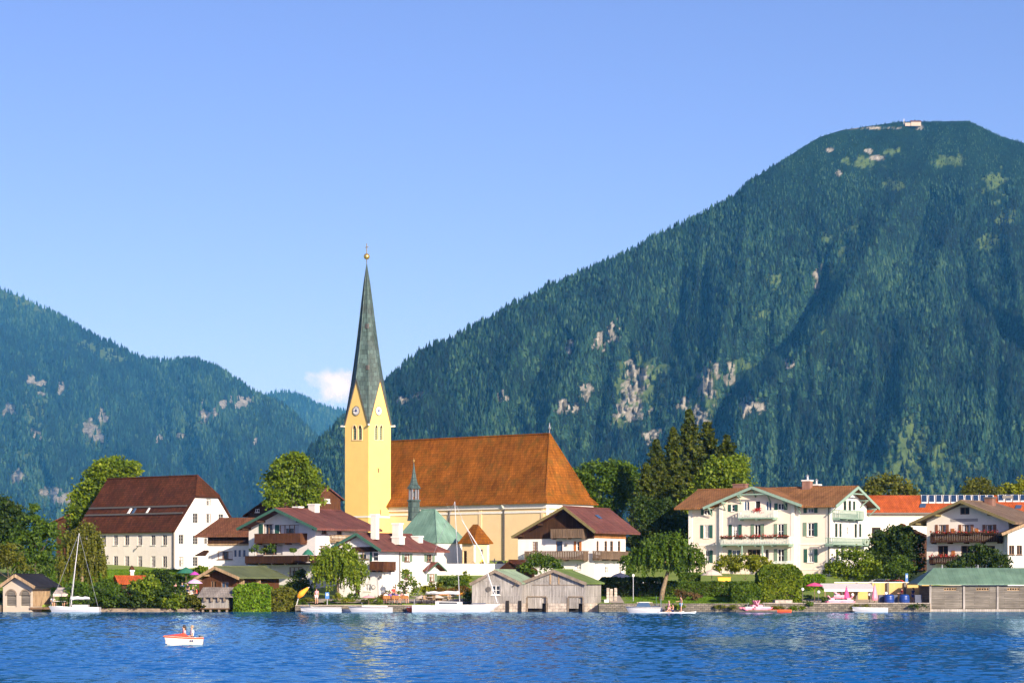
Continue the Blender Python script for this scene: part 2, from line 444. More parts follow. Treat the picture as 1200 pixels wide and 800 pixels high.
M['gravel'] = plain('gravel_path', (0.40, 0.34, 0.27), 0.95, 0.25, 3)
M['carwhite'] = plain('white_car_paint', (0.75, 0.75, 0.75), 0.2, 0.02, bmp=0)
M['carred'] = plain('red_car_paint', (0.40, 0.03, 0.03), 0.2, 0.02, bmp=0)
M['globe'] = plain('white_lamp_globe', (0.82, 0.82, 0.80), 0.3, 0.02, bmp=0)
M['tyre'] = plain('black_rubber', (0.02, 0.02, 0.02), 0.8, 0.1)

FOL = dict(
    dark=[(0.0, (0.010, 0.026, 0.006)), (0.5, (0.022, 0.050, 0.010)), (1.0, (0.045, 0.085, 0.016))],
    mid=[(0.0, (0.018, 0.046, 0.007)), (0.5, (0.042, 0.095, 0.012)), (1.0, (0.085, 0.150, 0.018))],
    light=[(0.0, (0.035, 0.075, 0.010)), (0.5, (0.075, 0.140, 0.014)), (1.0, (0.150, 0.215, 0.022))],
    yellow=[(0.0, (0.055, 0.085, 0.010)), (0.5, (0.115, 0.155, 0.014)), (1.0, (0.21, 0.24, 0.022))],
    olive=[(0.0, (0.030, 0.045, 0.010)), (0.5, (0.070, 0.090, 0.016)), (1.0, (0.140, 0.150, 0.030))],
    ivy=[(0.0, (0.035, 0.085, 0.008)), (0.5, (0.080, 0.175, 0.012)), (1.0, (0.150, 0.26, 0.020))],
    brown=[(0.0, (0.06, 0.04, 0.016)), (0.5, (0.13, 0.08, 0.03)), (1.0, (0.21, 0.14, 0.05))],
    spruce=[(0.0, (0.010, 0.022, 0.008)), (0.5, (0.026, 0.048, 0.012)), (1.0, (0.062, 0.085, 0.018))],
    autumn=[(0.0, (0.05, 0.06, 0.01)), (0.5, (0.14, 0.10, 0.015)), (1.0, (0.32, 0.10, 0.02))],
    flower=[(0.0, (0.05, 0.09, 0.012)), (0.45, (0.10, 0.08, 0.02)), (0.5, (0.45, 0.03, 0.03)), (1.0, (0.65, 0.06, 0.06))],
)
GAIN = dict(dark=(1.5, 1.3, .85), mid=(1.5, 1.3, .8), light=(1.6, 1.35, .8), yellow=(1.6, 1.4, .9), olive=(1.5, 1.35, .8), ivy=(1.4, 1.25, .8), spruce=(2.3, 1.8, .8))
for _k, _g in GAIN.items(): FOL[_k] = [(p, tuple(c[i] * _g[i] for i in range(3))) for p, c in FOL[_k]]
LM = {k: leafmat('foliage_' + k, v) for k, v in FOL.items()}
# ================================================================ SETTING: water, ground, mountains, forest, haze
def lake():
    nY, nU = 1150, 960
    t = np.linspace(0, 1, nY)
    Y = 50 * (287.6 / 50) ** t
    U = np.linspace(-170, 1370, nU)
    YY, UU = np.meshgrid(Y, U, indexing='ij')
    XX = (UU - 600) / F * YY + (UU - 600) / 770 * 26
    r = np.random.default_rng(3)
    Hh = np.zeros_like(XX)
    for k in range(60):
        lam = 0.36 * (2.4 / 0.36) ** r.random()
        th = R(-62) + r.normal(0, 0.55)
        kk = 2 * math.pi / lam
        a = 0.021 / kk * (0.7 + 0.6 * r.random())
        ph = r.random() * 6.283
        Hh += a * np.sin(kk * (XX * math.cos(th) + YY * math.sin(th)) + ph)
    gust = 0.18 + 1.7 * np.clip(fbm(XX / 13 + 7, YY / 30 + 3, 3, 5) - .12, 0, 1)
    calm = 1 - 0.5 * np.clip((YY - 225) / 60, 0, 1)
    edge = np.clip((YY - 50) / 6, 0, 1) * np.clip((UU + 170) / 60, 0, 1) * np.clip((1370 - UU) / 60, 0, 1)
    Hh *= gust * calm * edge
    V = np.stack([XX, YY, Hh], -1).reshape(-1, 3)
    idx = np.arange(nY * nU).reshape(nY, nU)
    Q = np.stack([idx[:-1, :-1], idx[:-1, 1:], idx[1:, 1:], idx[1:, :-1]], -1).reshape(-1, 4)
    n = len(V)
    # calm sheet round the patch, out to the far shores
    c = [V[idx[0, 0]], V[idx[0, -1]], V[idx[-1, -1]], V[idx[-1, 0]]]
    o = [(-4100, -650, 0), (4100, -650, 0), (4100, 287.6, 0), (-4100, 287.6, 0)]
    V = np.vstack([V, np.array(c), np.array(o)])
    E = np.array([[n, n+4, n+5, n+1], [n+1, n+5, n+6, n+2], [n+3, n+7, n+4, n]])
    E = E[:, ::1]
    m, t_, b = base_mat('lake_water')
    b.inputs['Base Color'].default_value = (0.000, 0.078, 0.190, 1)
    b.inputs['Roughness'].default_value = 0.06; b.inputs['IOR'].default_value = 1.333
    v = coord(t_)
    n1 = noise(t_, v, 3.2, 3, 0.6)
    nb = t_.nodes.new("ShaderNodeBump"); nb.inputs['Strength'].default_value = 0.14; nb.inputs['Distance'].default_value = 0.05
    t_.links.new(n1, nb.inputs['Height'])
    # water: a deep blue body seen through a reflecting surface
    t_.nodes.remove(b)
    df = t_.nodes.new("ShaderNodeBsdfDiffuse"); df.inputs[0].default_value = (0.000, 0.088, 0.300, 1)
    gl = t_.nodes.new("ShaderNodeBsdfGlossy"); gl.inputs[0].default_value = (0.55, 0.82, 1.0, 1); gl.inputs['Roughness'].default_value = 0.05
    fr = t_.nodes.new("ShaderNodeFresnel"); fr.inputs[0].default_value = 1.333
    for q in (df, gl, fr): t_.links.new(nb.outputs[0], q.inputs['Normal'])
    fm = t_.nodes.new("ShaderNodeMath"); fm.operation = 'MULTIPLY'; fm.inputs[1].default_value = 0.78; t_.links.new(fr.outputs[0], fm.inputs[0])
    mx = t_.nodes.new("ShaderNodeMixShader"); t_.links.new(fm.outputs[0], mx.inputs[0]); t_.links.new(df.outputs[0], mx.inputs[1]); t_.links.new(gl.outputs[0], mx.inputs[2])
    t_.links.new(mx.outputs[0], t_.nodes["Material Output"].inputs[0])
    return struct(np_mesh('lake_water', V, np.vstack([Q, E]), m, smooth=True))
lake()

PROF = [(283, -3), (291.9, -3), (292.2, 0.75), (296, 1.0), (306, 1.6), (318, 2.6), (330, 3.8), (350, 4.9), (365, 6.2), (392, 7), (520, 8), (1500, 10), (3300, 24), (18300, 24)]
def zg(Y):
    return float(np.interp(Y, [p[0] for p in PROF], [p[1] for p in PROF]))
def ground():
    ys = sorted(set([p[0] for p in PROF] + list(np.linspace(288, 420, 60)) + [600, 800, 1100, 2000, 2600, 6000]))
    xs = np.concatenate([[-4100, -2000, -800, -300], np.linspace(-120, 120, 121), [300, 800, 2000, 4100]])
    V = []; q = []
    for y in ys:
        for x in xs:
            z = zg(y)
            if 290 < y < 3000 and abs(x) < 300: z += 0.25 * (float(vnoise(x / 6, y / 6, 2)) - 0.5)
            V.append((x, y, z))
    nx = len(xs)
    for j in range(len(ys) - 1):
        for i in range(nx - 1): q.append((j*nx+i, j*nx+i+1, (j+1)*nx+i+1, (j+1)*nx+i))
    m, t, b = base_mat('meadow_ground')
    v = coord(t)
    c1 = ramp(t, noise(t, v, 0.5, 6, 0.6), [(0.3, (0.110, 0.185, 0.018)), (0.7, (0.23, 0.31, 0.035))])
    c2 = ramp(t, noise(t, v, 8, 3, 0.6), [(0.3, (0.7,) * 3), (0.7, (1.2,) * 3)])
    t.links.new(mix(t, 1.0, c1, c2, 'MULTIPLY'), b.inputs['Base Color']); b.inputs['Roughness'].default_value = 0.95
    bump(t, b, noise(t, v, 12, 3), 0.7, 0.06)
    struct(np_mesh('ground', np.array(V, float), np.array(q), m))
ground()

def rock_material():
    m, t, b = base_mat('mountain_slope')
    v = coord(t)
    ar = t.nodes.new("ShaderNodeAttribute"); ar.attribute_name = "rock"
    am = t.nodes.new("ShaderNodeAttribute"); am.attribute_name = "meadow"
    forest = ramp(t, noise(t, v, 0.02, 6, 0.65), [(0.3, (0.002, 0.012, 0.008)), (0.7, (0.010, 0.032, 0.016))])
    mead = ramp(t, noise(t, v, 0.03, 6, 0.65), [(0.3, (0.055, 0.105, 0.030)), (0.7, (0.14, 0.21, 0.07))])
    rock = ramp(t, noise(t, v, 0.045, 8, 0.7), [(0.32, (0.08, 0.09, 0.075)), (0.5, (0.26, 0.26, 0.24)), (0.7, (0.44, 0.44, 0.42))])
    c = mix(t, am.outputs['Fac'], forest, mead)
    c = mix(t, ar.outputs['Fac'], c, rock)
    t.links.new(c, b.inputs['Base Color']); b.inputs['Roughness'].default_value = 0.95
    b.inputs['Specular IOR Level'].default_value = 0.1
    bump(t, b, noise(t, v, 0.05, 8, 0.7), 0.9, 12)
    return m
ROCKM = rock_material()

def ridge_field(u, v, lines):
    """sum of smooth ridges / gullies along polylines: returns a depth offset"""
    out = np.zeros_like(u)
    for pts, w, amp in lines:
        d = np.full(u.shape, 1e9); tt = np.zeros_like(u)
        n = len(pts) - 1
        for i in range(n):
            (x0, y0), (x1, y1) = pts[i], pts[i + 1]
            dx, dy = x1 - x0, y1 - y0
            t = np.clip(((u - x0) * dx + (v - y0) * dy) / (dx * dx + dy * dy), 0, 1)
            dd = np.hypot(u - x0 - t * dx, v - y0 - t * dy)
            d = np.minimum(d, dd)
        out += amp * np.exp(-d / w)
    return out

def patches(u, v, lst, seed, rough=0.9):
    out = np.zeros_like(u)
    n = fbm(u / 9.0, v / 7.0, 4, seed) - 0.5
    n2 = fbm(u / 3.0, v / 5.0, 3, seed + 9) - 0.5
    for (cx, cy, rx, ry) in lst:
        d = np.hypot((u - cx) / rx, (v - cy) / ry)
        out = np.maximum(out, np.clip((1.3 - d + rough * 2.4 * n + rough * 1.6 * n2) * 2.2, 0, 1) * (d < 2.2))
    return out

def mountain(name, sky_pts, u0, u1, nu, ns, vb, Yb, Yc_pts, lines, namp, nscale, rocks, meads, seed, back=500, flank=0):
    u = np.linspace(u0, u1, nu)
    vc = np.interp(u, [p[0] for p in sky_pts], [p[1] for p in sky_pts])
    Yc = np.interp(u, [p[0] for p in Yc_pts], [p[1] for p in Yc_pts])
    s = np.linspace(0, 1, ns)
    S, U = np.meshgrid(s, u, indexing='ij')
    VC = np.broadcast_to(vc, S.shape); YC = np.broadcast_to(Yc, S.shape)
    Vv = vb + (VC - vb) * S
    YY = Yb + (YC - Yb) * S ** 0.9
    env = np.sin(np.pi * np.clip(S, 0, 1)) ** 0.5 * np.clip((1 - S) * 6, 0, 1) * 0.9 + 0.1 * (S < 1)
    off = ridge_field(U, Vv, lines)
    # vertical spurs and gullies: noise stretched down the slope
    wu = U + 26 * (fbm(U / 60, Vv / 60, 3, seed + 3) - 0.5) + (Vv - vb) * 0.10
    rid = 1 - np.abs(2 * fbm(wu / nscale, Vv / (nscale * 4.5), 4, seed) - 1)
    off = off - namp * (rid - 0.6)
    off = off + namp * 0.5 * (fbm(U / 14, Vv / 30, 4, seed + 5) - 0.5)
    off = off + namp * 0.16 * (fbm(U / 4, Vv / 7, 3, seed + 6) - 0.5)
    off = off + patches(U, Vv, rocks, seed + 20, 1.2) * (np.abs(fbm(U / 2.4, Vv / 6, 3, seed + 60) - .5) * 260 - 40)
    if flank: off = off - flank * np.clip(U - np.interp(Vv, [150, 330, 400, 480, 600], [1110, 985, 925, 862, 800]), 0, 260) * np.clip((Vv - 240) / 140, 0, 1)
    YY = YY + off * env
    # keep each column running away from the viewer as it climbs
    YY = np.maximum.accumulate(YY, axis=0)
    rows_back = 6
    Xg = (U - 600) / F * YY; Zg = CH + (HV - Vv) / F * YY
    bk = np.linspace(0, 1, rows_back + 1)[1:]
    Xb = []; Ybk = []; Zb = []
    for k in bk:
        yb = YY[-1] + back * k
        Xb.append((u - 600) / F * yb); Ybk.append(yb); Zb.append(Zg[-1] - (back * 0.55 * k ** 1.3))
    Xg = np.vstack([Xg, Xb]); Yg = np.vstack([YY, Ybk]); Zg = np.vstack([Zg, Zb])
    Uf = np.vstack([U, np.repeat(u[None], rows_back, 0)]); Vf = np.vstack([Vv, np.repeat(vc[None] - 4, rows_back, 0)])
    P = np.stack([Xg, Yg, Zg], -1)
    rk = patches(Uf, Vf, rocks, seed + 20, 1.2); md = patches(Uf, Vf, meads, seed + 40, 1.2) * .75
    n0, n1 = P.shape[:2]
    idx = np.arange(n0 * n1).reshape(n0, n1)
    Q = np.stack([idx[:-1, :-1], idx[:-1, 1:], idx[1:, 1:], idx[1:, :-1]], -1).reshape(-1, 4)
    o = np_mesh(name, P.reshape(-1, 3), Q, ROCKM, smooth=True)
    for nm, a in (("rock", rk), ("meadow", md)):
        at = o.data.attributes.new(nm, 'FLOAT', 'POINT'); at.data.foreach_set("value", a.astype(np.float32).ravel())
    struct(o)
    return P, Uf, Vf, rk, md

def tree_proto(kind, r):
    """one far-off tree: unit height, a few ragged tiers"""
    V = []; Fc = []
    if kind == 0:
        tiers = [(0.0, 0.62, 0.20), (0.34, 1.0, 0.13)]; nseg = 7
    else:
        tiers = [(0.02, 0.70, 0.30), (0.34, 1.0, 0.26)]; nseg = 7
    for (z0, z1, rad) in tiers:
        i = len(V); V.append((r.normal(0, .01), r.normal(0, .01), z1))
        for j in range(nseg):
            t = 6.2832 * (j + r.random() * .6) / nseg; q = rad * (0.62 + 0.6 * r.random())
            zz = z0 + r.normal(0, .05)
            if kind: zz += 0.12
            V.append((q * math.cos(t), q * math.sin(t), max(zz, 0)))
        for j in range(nseg): Fc.append((i, i + 1 + j, i + 1 + (j + 1) % nseg))
        if kind:
            k = len(V); V.append((0, 0, max(z0 - 0.1, 0)))
            for j in range(nseg): Fc.append((k, i + 1 + (j + 1) % nseg, i + 1 + j))
    return np.array(V), np.array(Fc)

def forest(name, label, P, U, V, rk, md, area, hrange, seed, ulim=(-40, 1245), decid=0.15, dense=None):
    r = np.random.default_rng(seed)
    a, b, c, d = P[:-1, :-1], P[:-1, 1:], P[1:, 1:], P[1:, :-1]
    A = np.linalg.norm(np.cross(c - a, d - b), axis=-1) / 2
    um = U[:-1, :-1]; vm = V[:-1, :-1]
    clump = fbm(um / 8, vm / 8, 3, seed + 1)
    dens = np.clip(0.25 + 1.5 * clump, 0.2, 1.6)
    rs, ms_ = rk.copy(), md.copy()
    for q in range(1, 6): rs[:-q] = np.maximum(rs[:-q], .92 * rk[q:])
    for q in range(1, 7): ms_[:-q] = np.maximum(ms_[:-q], .9 * md[q:])
    dens = dens * (1 - np.clip(1.1 * rs[:-1, :-1], 0, .96)) * (1 - np.clip(1.05 * ms_[:-1, :-1], 0, .96))
    if dense is not None: dens = dens * dense(um, vm)
    N = r.poisson(A / area * dens * ((um > ulim[0]) & (um < ulim[1]) & (vm < 665)))
    ii, jj = np.nonzero(N); rep = N[ii, jj]
    ii = np.repeat(ii, rep); jj = np.repeat(jj, rep); n = len(ii)
    s, t = r.random(n)[:, None], r.random(n)[:, None]
    pos = (a[ii, jj] * (1 - s) + b[ii, jj] * s) * (1 - t) + (d[ii, jj] * (1 - s) + c[ii, jj] * s) * t
    uu = um[ii, jj]; vv = vm[ii, jj]
    h = hrange[0] + (hrange[1] - hrange[0]) * r.random(n) ** 1.3
    small = np.interp(vv, [140, 200, 260, 330], [0.30, 0.42, 0.8, 1.0]) if seed == 101 else np.ones(n)
    h *= small * (0.75 + 0.5 * fbm(uu / 20, vv / 20, 3, seed + 2))
    kind = (r.random(n) < decid * np.clip((vv - 330) / 200, 0.25, 1.4) * 2 * np.clip((fbm(uu / 26, vv / 18, 3, seed + 8) - .38) * 4, 0.1, 2)).astype(int)
    tint = np.clip(0.42 + 0.30 * r.normal(0, 1, n) * 0.75 + 0.7 * (fbm(uu / 12, vv / 16, 3, seed + 4) - 0.5) + 0.7 * (fbm(uu / 55, vv / 70, 3, seed + 14) - 0.5) + 0.25 * kind, 0, 1)
    protos = {k: [tree_proto(k, r) for _ in range(4)] for k in (0, 1)}
    which = r.integers(0, 4, n); ang = r.random(n) * 6.2832
    VV = []; FF = []; TT = []; base = 0
    for k in (0, 1):
        for w in range(4):
            m = np.nonzero((kind == k) & (which == w))[0]
            if not len(m): continue
            pv, pf = protos[k][w]
            ca, sa = np.cos(ang[m])[:, None], np.sin(ang[m])[:, None]
            hh = h[m][:, None] * (0.72 if k else 1.0); wd = hh * (0.9 + 0.5 * r.random((len(m), 1)))
            x = (pv[:, 0] * ca - pv[:, 1] * sa) * wd + pos[m, 0:1]
            y = (pv[:, 0] * sa + pv[:, 1] * ca) * wd + pos[m, 1:2]
            z = pv[:, 2] * hh + pos[m, 2:3] - 0.5
            VV.append(np.stack([x, y, z], -1).reshape(-1, 3))
            ff = pf[None] + (np.arange(len(m)) * len(pv))[:, None, None] + base
            FF.append(ff.reshape(-1, 3)); base += len(m) * len(pv)
            TT.append(np.repeat(tint[m], len(pf)) + r.normal(0, .05, len(m) * len(pf)))
    o = np_mesh(name, np.vstack(VV), np.vstack(FF), FORESTM, tint=np.clip(np.concatenate(TT), 0, 1))
    o['label'] = label; o['category'] = 'forest'; o['kind'] = 'stuff'
    return o

FORESTM = leafmat('mountain_forest', [(0.0, (0.001, 0.007, 0.006)), (0.35, (0.003, 0.018, 0.013)), (0.65, (0.012, 0.050, 0.030)), (1.0, (0.050, 0.108, 0.052))], 0.15, 0.9)

# --- the big peak on the right
SK_R = [(330, 575), (355, 545), (365, 528), (380, 512), (400, 495), (430, 470), (455, 447), (480, 422), (520, 402), (560, 382), (600, 360), (640, 340), (680, 322), (700, 314),
        (740, 295), (780, 272), (800, 263), (830, 246), (862, 229), (880, 211), (900, 199), (920, 186), (940, 173), (960, 161), (985, 153), (1020, 147.5),
        (1055, 143), (1100, 142.5), (1135, 142), (1150, 149), (1170, 159), (1200, 168), (1240, 188), (1300, 225), (1400, 290), (1560, 400)]
LN_R = [
    ([(1110, 150), (1060, 230), (1010, 310), (965, 390), (900, 455), (850, 510), (800, 600)], 34, -274),
    ([(930, 235), (955, 300), (968, 350)], 8, 79),
    ([(968, 350), (925, 405), (880, 440), (846, 485), (838, 520)], 9, 238),
    ([(880, 215), (868, 300), (850, 380), (838, 440)], 30, -173),
    ([(800, 290), (800, 360), (785, 420)], 10, 86),
    ([(720, 310), (700, 380), (650, 480), (620, 560)], 32, -187),
    ([(620, 360), (600, 430), (560, 520)], 26, -137),
    ([(660, 350), (645, 420), (600, 500)], 14, 108),
    ([(1150, 180), (1120, 260), (1090, 330), (1080, 420), (1050, 520)], 30, -122),
    ([(1090, 230), (1075, 290), (1050, 350)], 10, 79),
    ([(1125, 290), (1140, 350), (1175, 390), (1200, 420)], 10, 108),
    ([(1190, 200), (1180, 280), (1200, 360)], 26, -158),
    ([(520, 410), (500, 470), (470, 540)], 18, -86),
]
RK_R = [(701, 402, 6, 9), (716, 388, 6, 9), (741, 462, 9, 12), (752, 440, 7, 14), (738, 485, 16, 8), (688, 459, 6, 9), (663, 477, 9, 6), (742, 432, 8, 7), (820, 490, 10, 12),
        (829, 452, 8, 18), (856, 440, 5, 9), (871, 474, 15, 9), (840, 432, 4, 6), (958, 330, 3, 14), (470, 470, 5, 4), (490, 465, 5, 5), (587, 462, 5, 5), (668, 408, 4, 6),
        (760, 510, 10, 6), (975, 176, 5, 1.6), (1019, 177, 5, 2.5), (1027, 185, 6, 1.8), (985, 203, 3, 2), (1075, 149, 4, 2), (1000, 150, 30, 1.2), (800, 470, 8, 8), (925, 425, 6, 5)]
MD_R = [(1160, 287, 13, 8), (940, 403, 8, 6), (1068, 520, 20, 24), (1095, 545, 32, 22), (1043, 555, 22, 24), (1080, 572, 48, 16), (970, 335, 5, 30), (985, 300, 9, 20), (962, 375, 6, 12), (905, 330, 8, 6), (890, 370, 8, 5), (1178, 255, 8, 8), (1047, 177, 9, 4), (1050, 217, 10, 6),
        (965, 355, 6, 16), (980, 310, 8, 16), (998, 268, 10, 6), (1010, 190, 16, 5), (748, 455, 22, 32), (825, 462, 16, 26), (968, 280, 8, 6), (1110, 190, 14, 5), (720, 500, 16, 8),
        (1165, 215, 10, 14), (870, 430, 12, 8), (640, 520, 8, 5)]
PR = mountain('mountain_peak', SK_R, 326, 1560, 620, 300, 662, 4150, [(326, 4700), (480, 4900), (700, 5200), (900, 5400), (1080, 5750), (1300, 5700), (1560, 5300)],
              LN_R, 125, 46, RK_R, MD_R, 31, flank=1.7)
forest('peak_forest', 'dense spruce forest covering the high peak behind the church and hotel', *PR, area=34, hrange=(9, 20), seed=101, decid=0.16)
# --- the bluish ridge on the left
SK_L = [(-420, 250), (-200, 280), (-60, 318), (0, 341), (20, 346), (50, 361), (80, 379), (100, 390), (130, 404), (160, 418), (175, 425), (200, 424), (232, 424), (255, 432), (280, 449),
        (292, 459), (310, 467), (330, 476), (345, 487), (362, 505), (380, 522), (420, 560), (470, 610), (520, 640)]
LN_L = [
    ([(60, 370), (90, 440), (150, 520), (200, 600)], 34, -420),
    ([(230, 425), (250, 480), (290, 540), (320, 600)], 30, -420),
    ([(150, 425), (175, 480), (215, 540), (240, 600)], 20, 360),
    ([(-10, 345), (10, 430), (50, 520), (70, 610)], 26, -300),
    ([(30, 380), (55, 450), (90, 530)], 14, 220),
    ([(310, 470), (330, 520), (350, 580)], 18, -200),
]
RK_L = [(37, 444, 7, 4), (49, 449, 4, 3), (119, 489, 5, 9), (112, 512, 7, 6), (50, 460, 4, 4), (242, 487, 10, 6), (280, 470, 9, 8), (262, 472, 5, 4), (12, 480, 6, 6), (75, 585, 16, 5), (60, 575, 12, 4),
        (45, 510, 6, 5), (20, 560, 6, 8), (210, 510, 4, 4), (186, 514, 4, 3), (238, 470, 3, 3), (300, 515, 4, 4), (105, 500, 6, 5), (70, 455, 4, 4), (150, 590, 10, 3)]
MD_L = [(105, 404, 10, 5), (120, 411, 10, 6), (135, 419, 10, 4), (10, 346, 22, 4), (32, 353, 14, 4), (47, 362, 10, 4), (70, 585, 26, 12), (30, 540, 10, 14), (110, 505, 12, 16), (40, 480, 10, 20)]
PL = mountain('mountain_ridge', SK_L, -120, 520, 420, 260, 662, 7000, [(-120, 12500), (0, 12500), (200, 11500), (330, 10600), (520, 9000)],
              LN_L, 480, 44, RK_L, MD_L, 57)
forest('ridge_forest', 'blue hazed spruce forest covering the lower mountain left of the steeple', *PL, area=190, hrange=(20, 36), seed=202, ulim=(-40, 420), decid=0.14)
# --- the small far hill in the gap
SK_F = [(180, 520), (240, 490), (285, 468), (310, 463), (330, 459.5), (345, 461), (362, 468), (378, 476), (400, 481), (430, 490), (470, 505), (540, 540)]
PF = mountain('mountain_distant', SK_F, 180, 540, 140, 70, 662, 13500, [(180, 17000), (540, 17000)], [([(335, 460), (360, 520), (380, 600)], 20, -500)], 500, 30, [(0, 0, 1, 1)], [(0, 0, 1, 1)], 77)

forest('distant_forest', 'pale blue far forest on the small hill in the gap left of the steeple', *PF, area=420, hrange=(22, 40), seed=303, ulim=(280, 420), decid=0)
# --- the air between: one closed box of thin even haze
def haze():
    b = MB().box(-4200, 4200, -700, 18500, -4.5, 1700)
    m = bpy.data.materials.new('haze_air'); m.use_nodes = True
    t = m.node_tree; t.nodes.clear()
    out = t.nodes.new("ShaderNodeOutputMaterial"); pv = t.nodes.new("ShaderNodeVolumePrincipled")
    pv.inputs['Color'].default_value = (0.08, 0.42, 1.0, 1)
    pv.inputs['Density'].default_value = 0.000034
    pv.inputs['Absorption Color'].default_value = (1, 1, 1, 1)
    pv.inputs['Anisotropy'].default_value = 0.0
    t.links.new(pv.outputs[0], out.inputs['Volume'])
    o = b.build('haze', m); o['kind'] = 'stuff'; o['label'] = 'thin blue summer haze filling the valley air'; o['category'] = 'haze'
    return o
haze()
# ================================================================ house builder
def leaf_quads(C, size, r, updir=None, fold=0.25, tint=None, hang=0.0):
    """one leaf spray (a folded diamond of 4 vertices, 2 triangles) at each centre C (n,3)"""
    n = len(C)
    d = r.normal(0, 1, (n, 3)); d[:, 2] = d[:, 2] * (1 - hang) - hang * 1.6
    d /= np.linalg.norm(d, axis=1, keepdims=True)
    w = r.normal(0, 1, (n, 3))
    if updir is not None: w = w * 0.75 + np.cross(updir, d) * 1.0
    w -= d * (w * d).sum(1, keepdims=True); w /= np.linalg.norm(w, axis=1, keepdims=True) + 1e-9
    nn = np.cross(d, w)
    s = (size * (0.6 + 0.8 * r.random(n)))[:, None]
    a = C - d * s * 0.5; b = C + w * s * 0.38 + nn * s * fold * .4; c = C + d * s * 0.55; e = C - w * s * 0.38 + nn * s * fold * .4
    V = np.stack([a, b, c, e], 1).reshape(-1, 3)
    i = (np.arange(n) * 4)[:, None]
    Fc = np.concatenate([i + np.array([[0, 1, 2]]), i + np.array([[0, 2, 3]])], 1).reshape(-1, 3)
    T = np.repeat(tint if tint is not None else r.random(n), 2)
    return V, Fc, T

def clip_poly(poly, a, b):
    """keep the part of poly on the left of a->b (2D)"""
    out = []
    ex, ey = b[0] - a[0], b[1] - a[1]
    side = lambda p: ex * (p[1] - a[1]) - ey * (p[0] - a[0])
    for i, p in enumerate(poly):
        q = poly[(i + 1) % len(poly)]; sp, sq = side(p), side(q)
        if sp >= -1e-9: out.append(p)
        if (sp > 1e-9 and sq < -1e-9) or (sp < -1e-9 and sq > 1e-9):
            t = sp / (sp - sq); out.append((p[0] + t * (q[0] - p[0]), p[1] + t * (q[1] - p[1])))
    return out

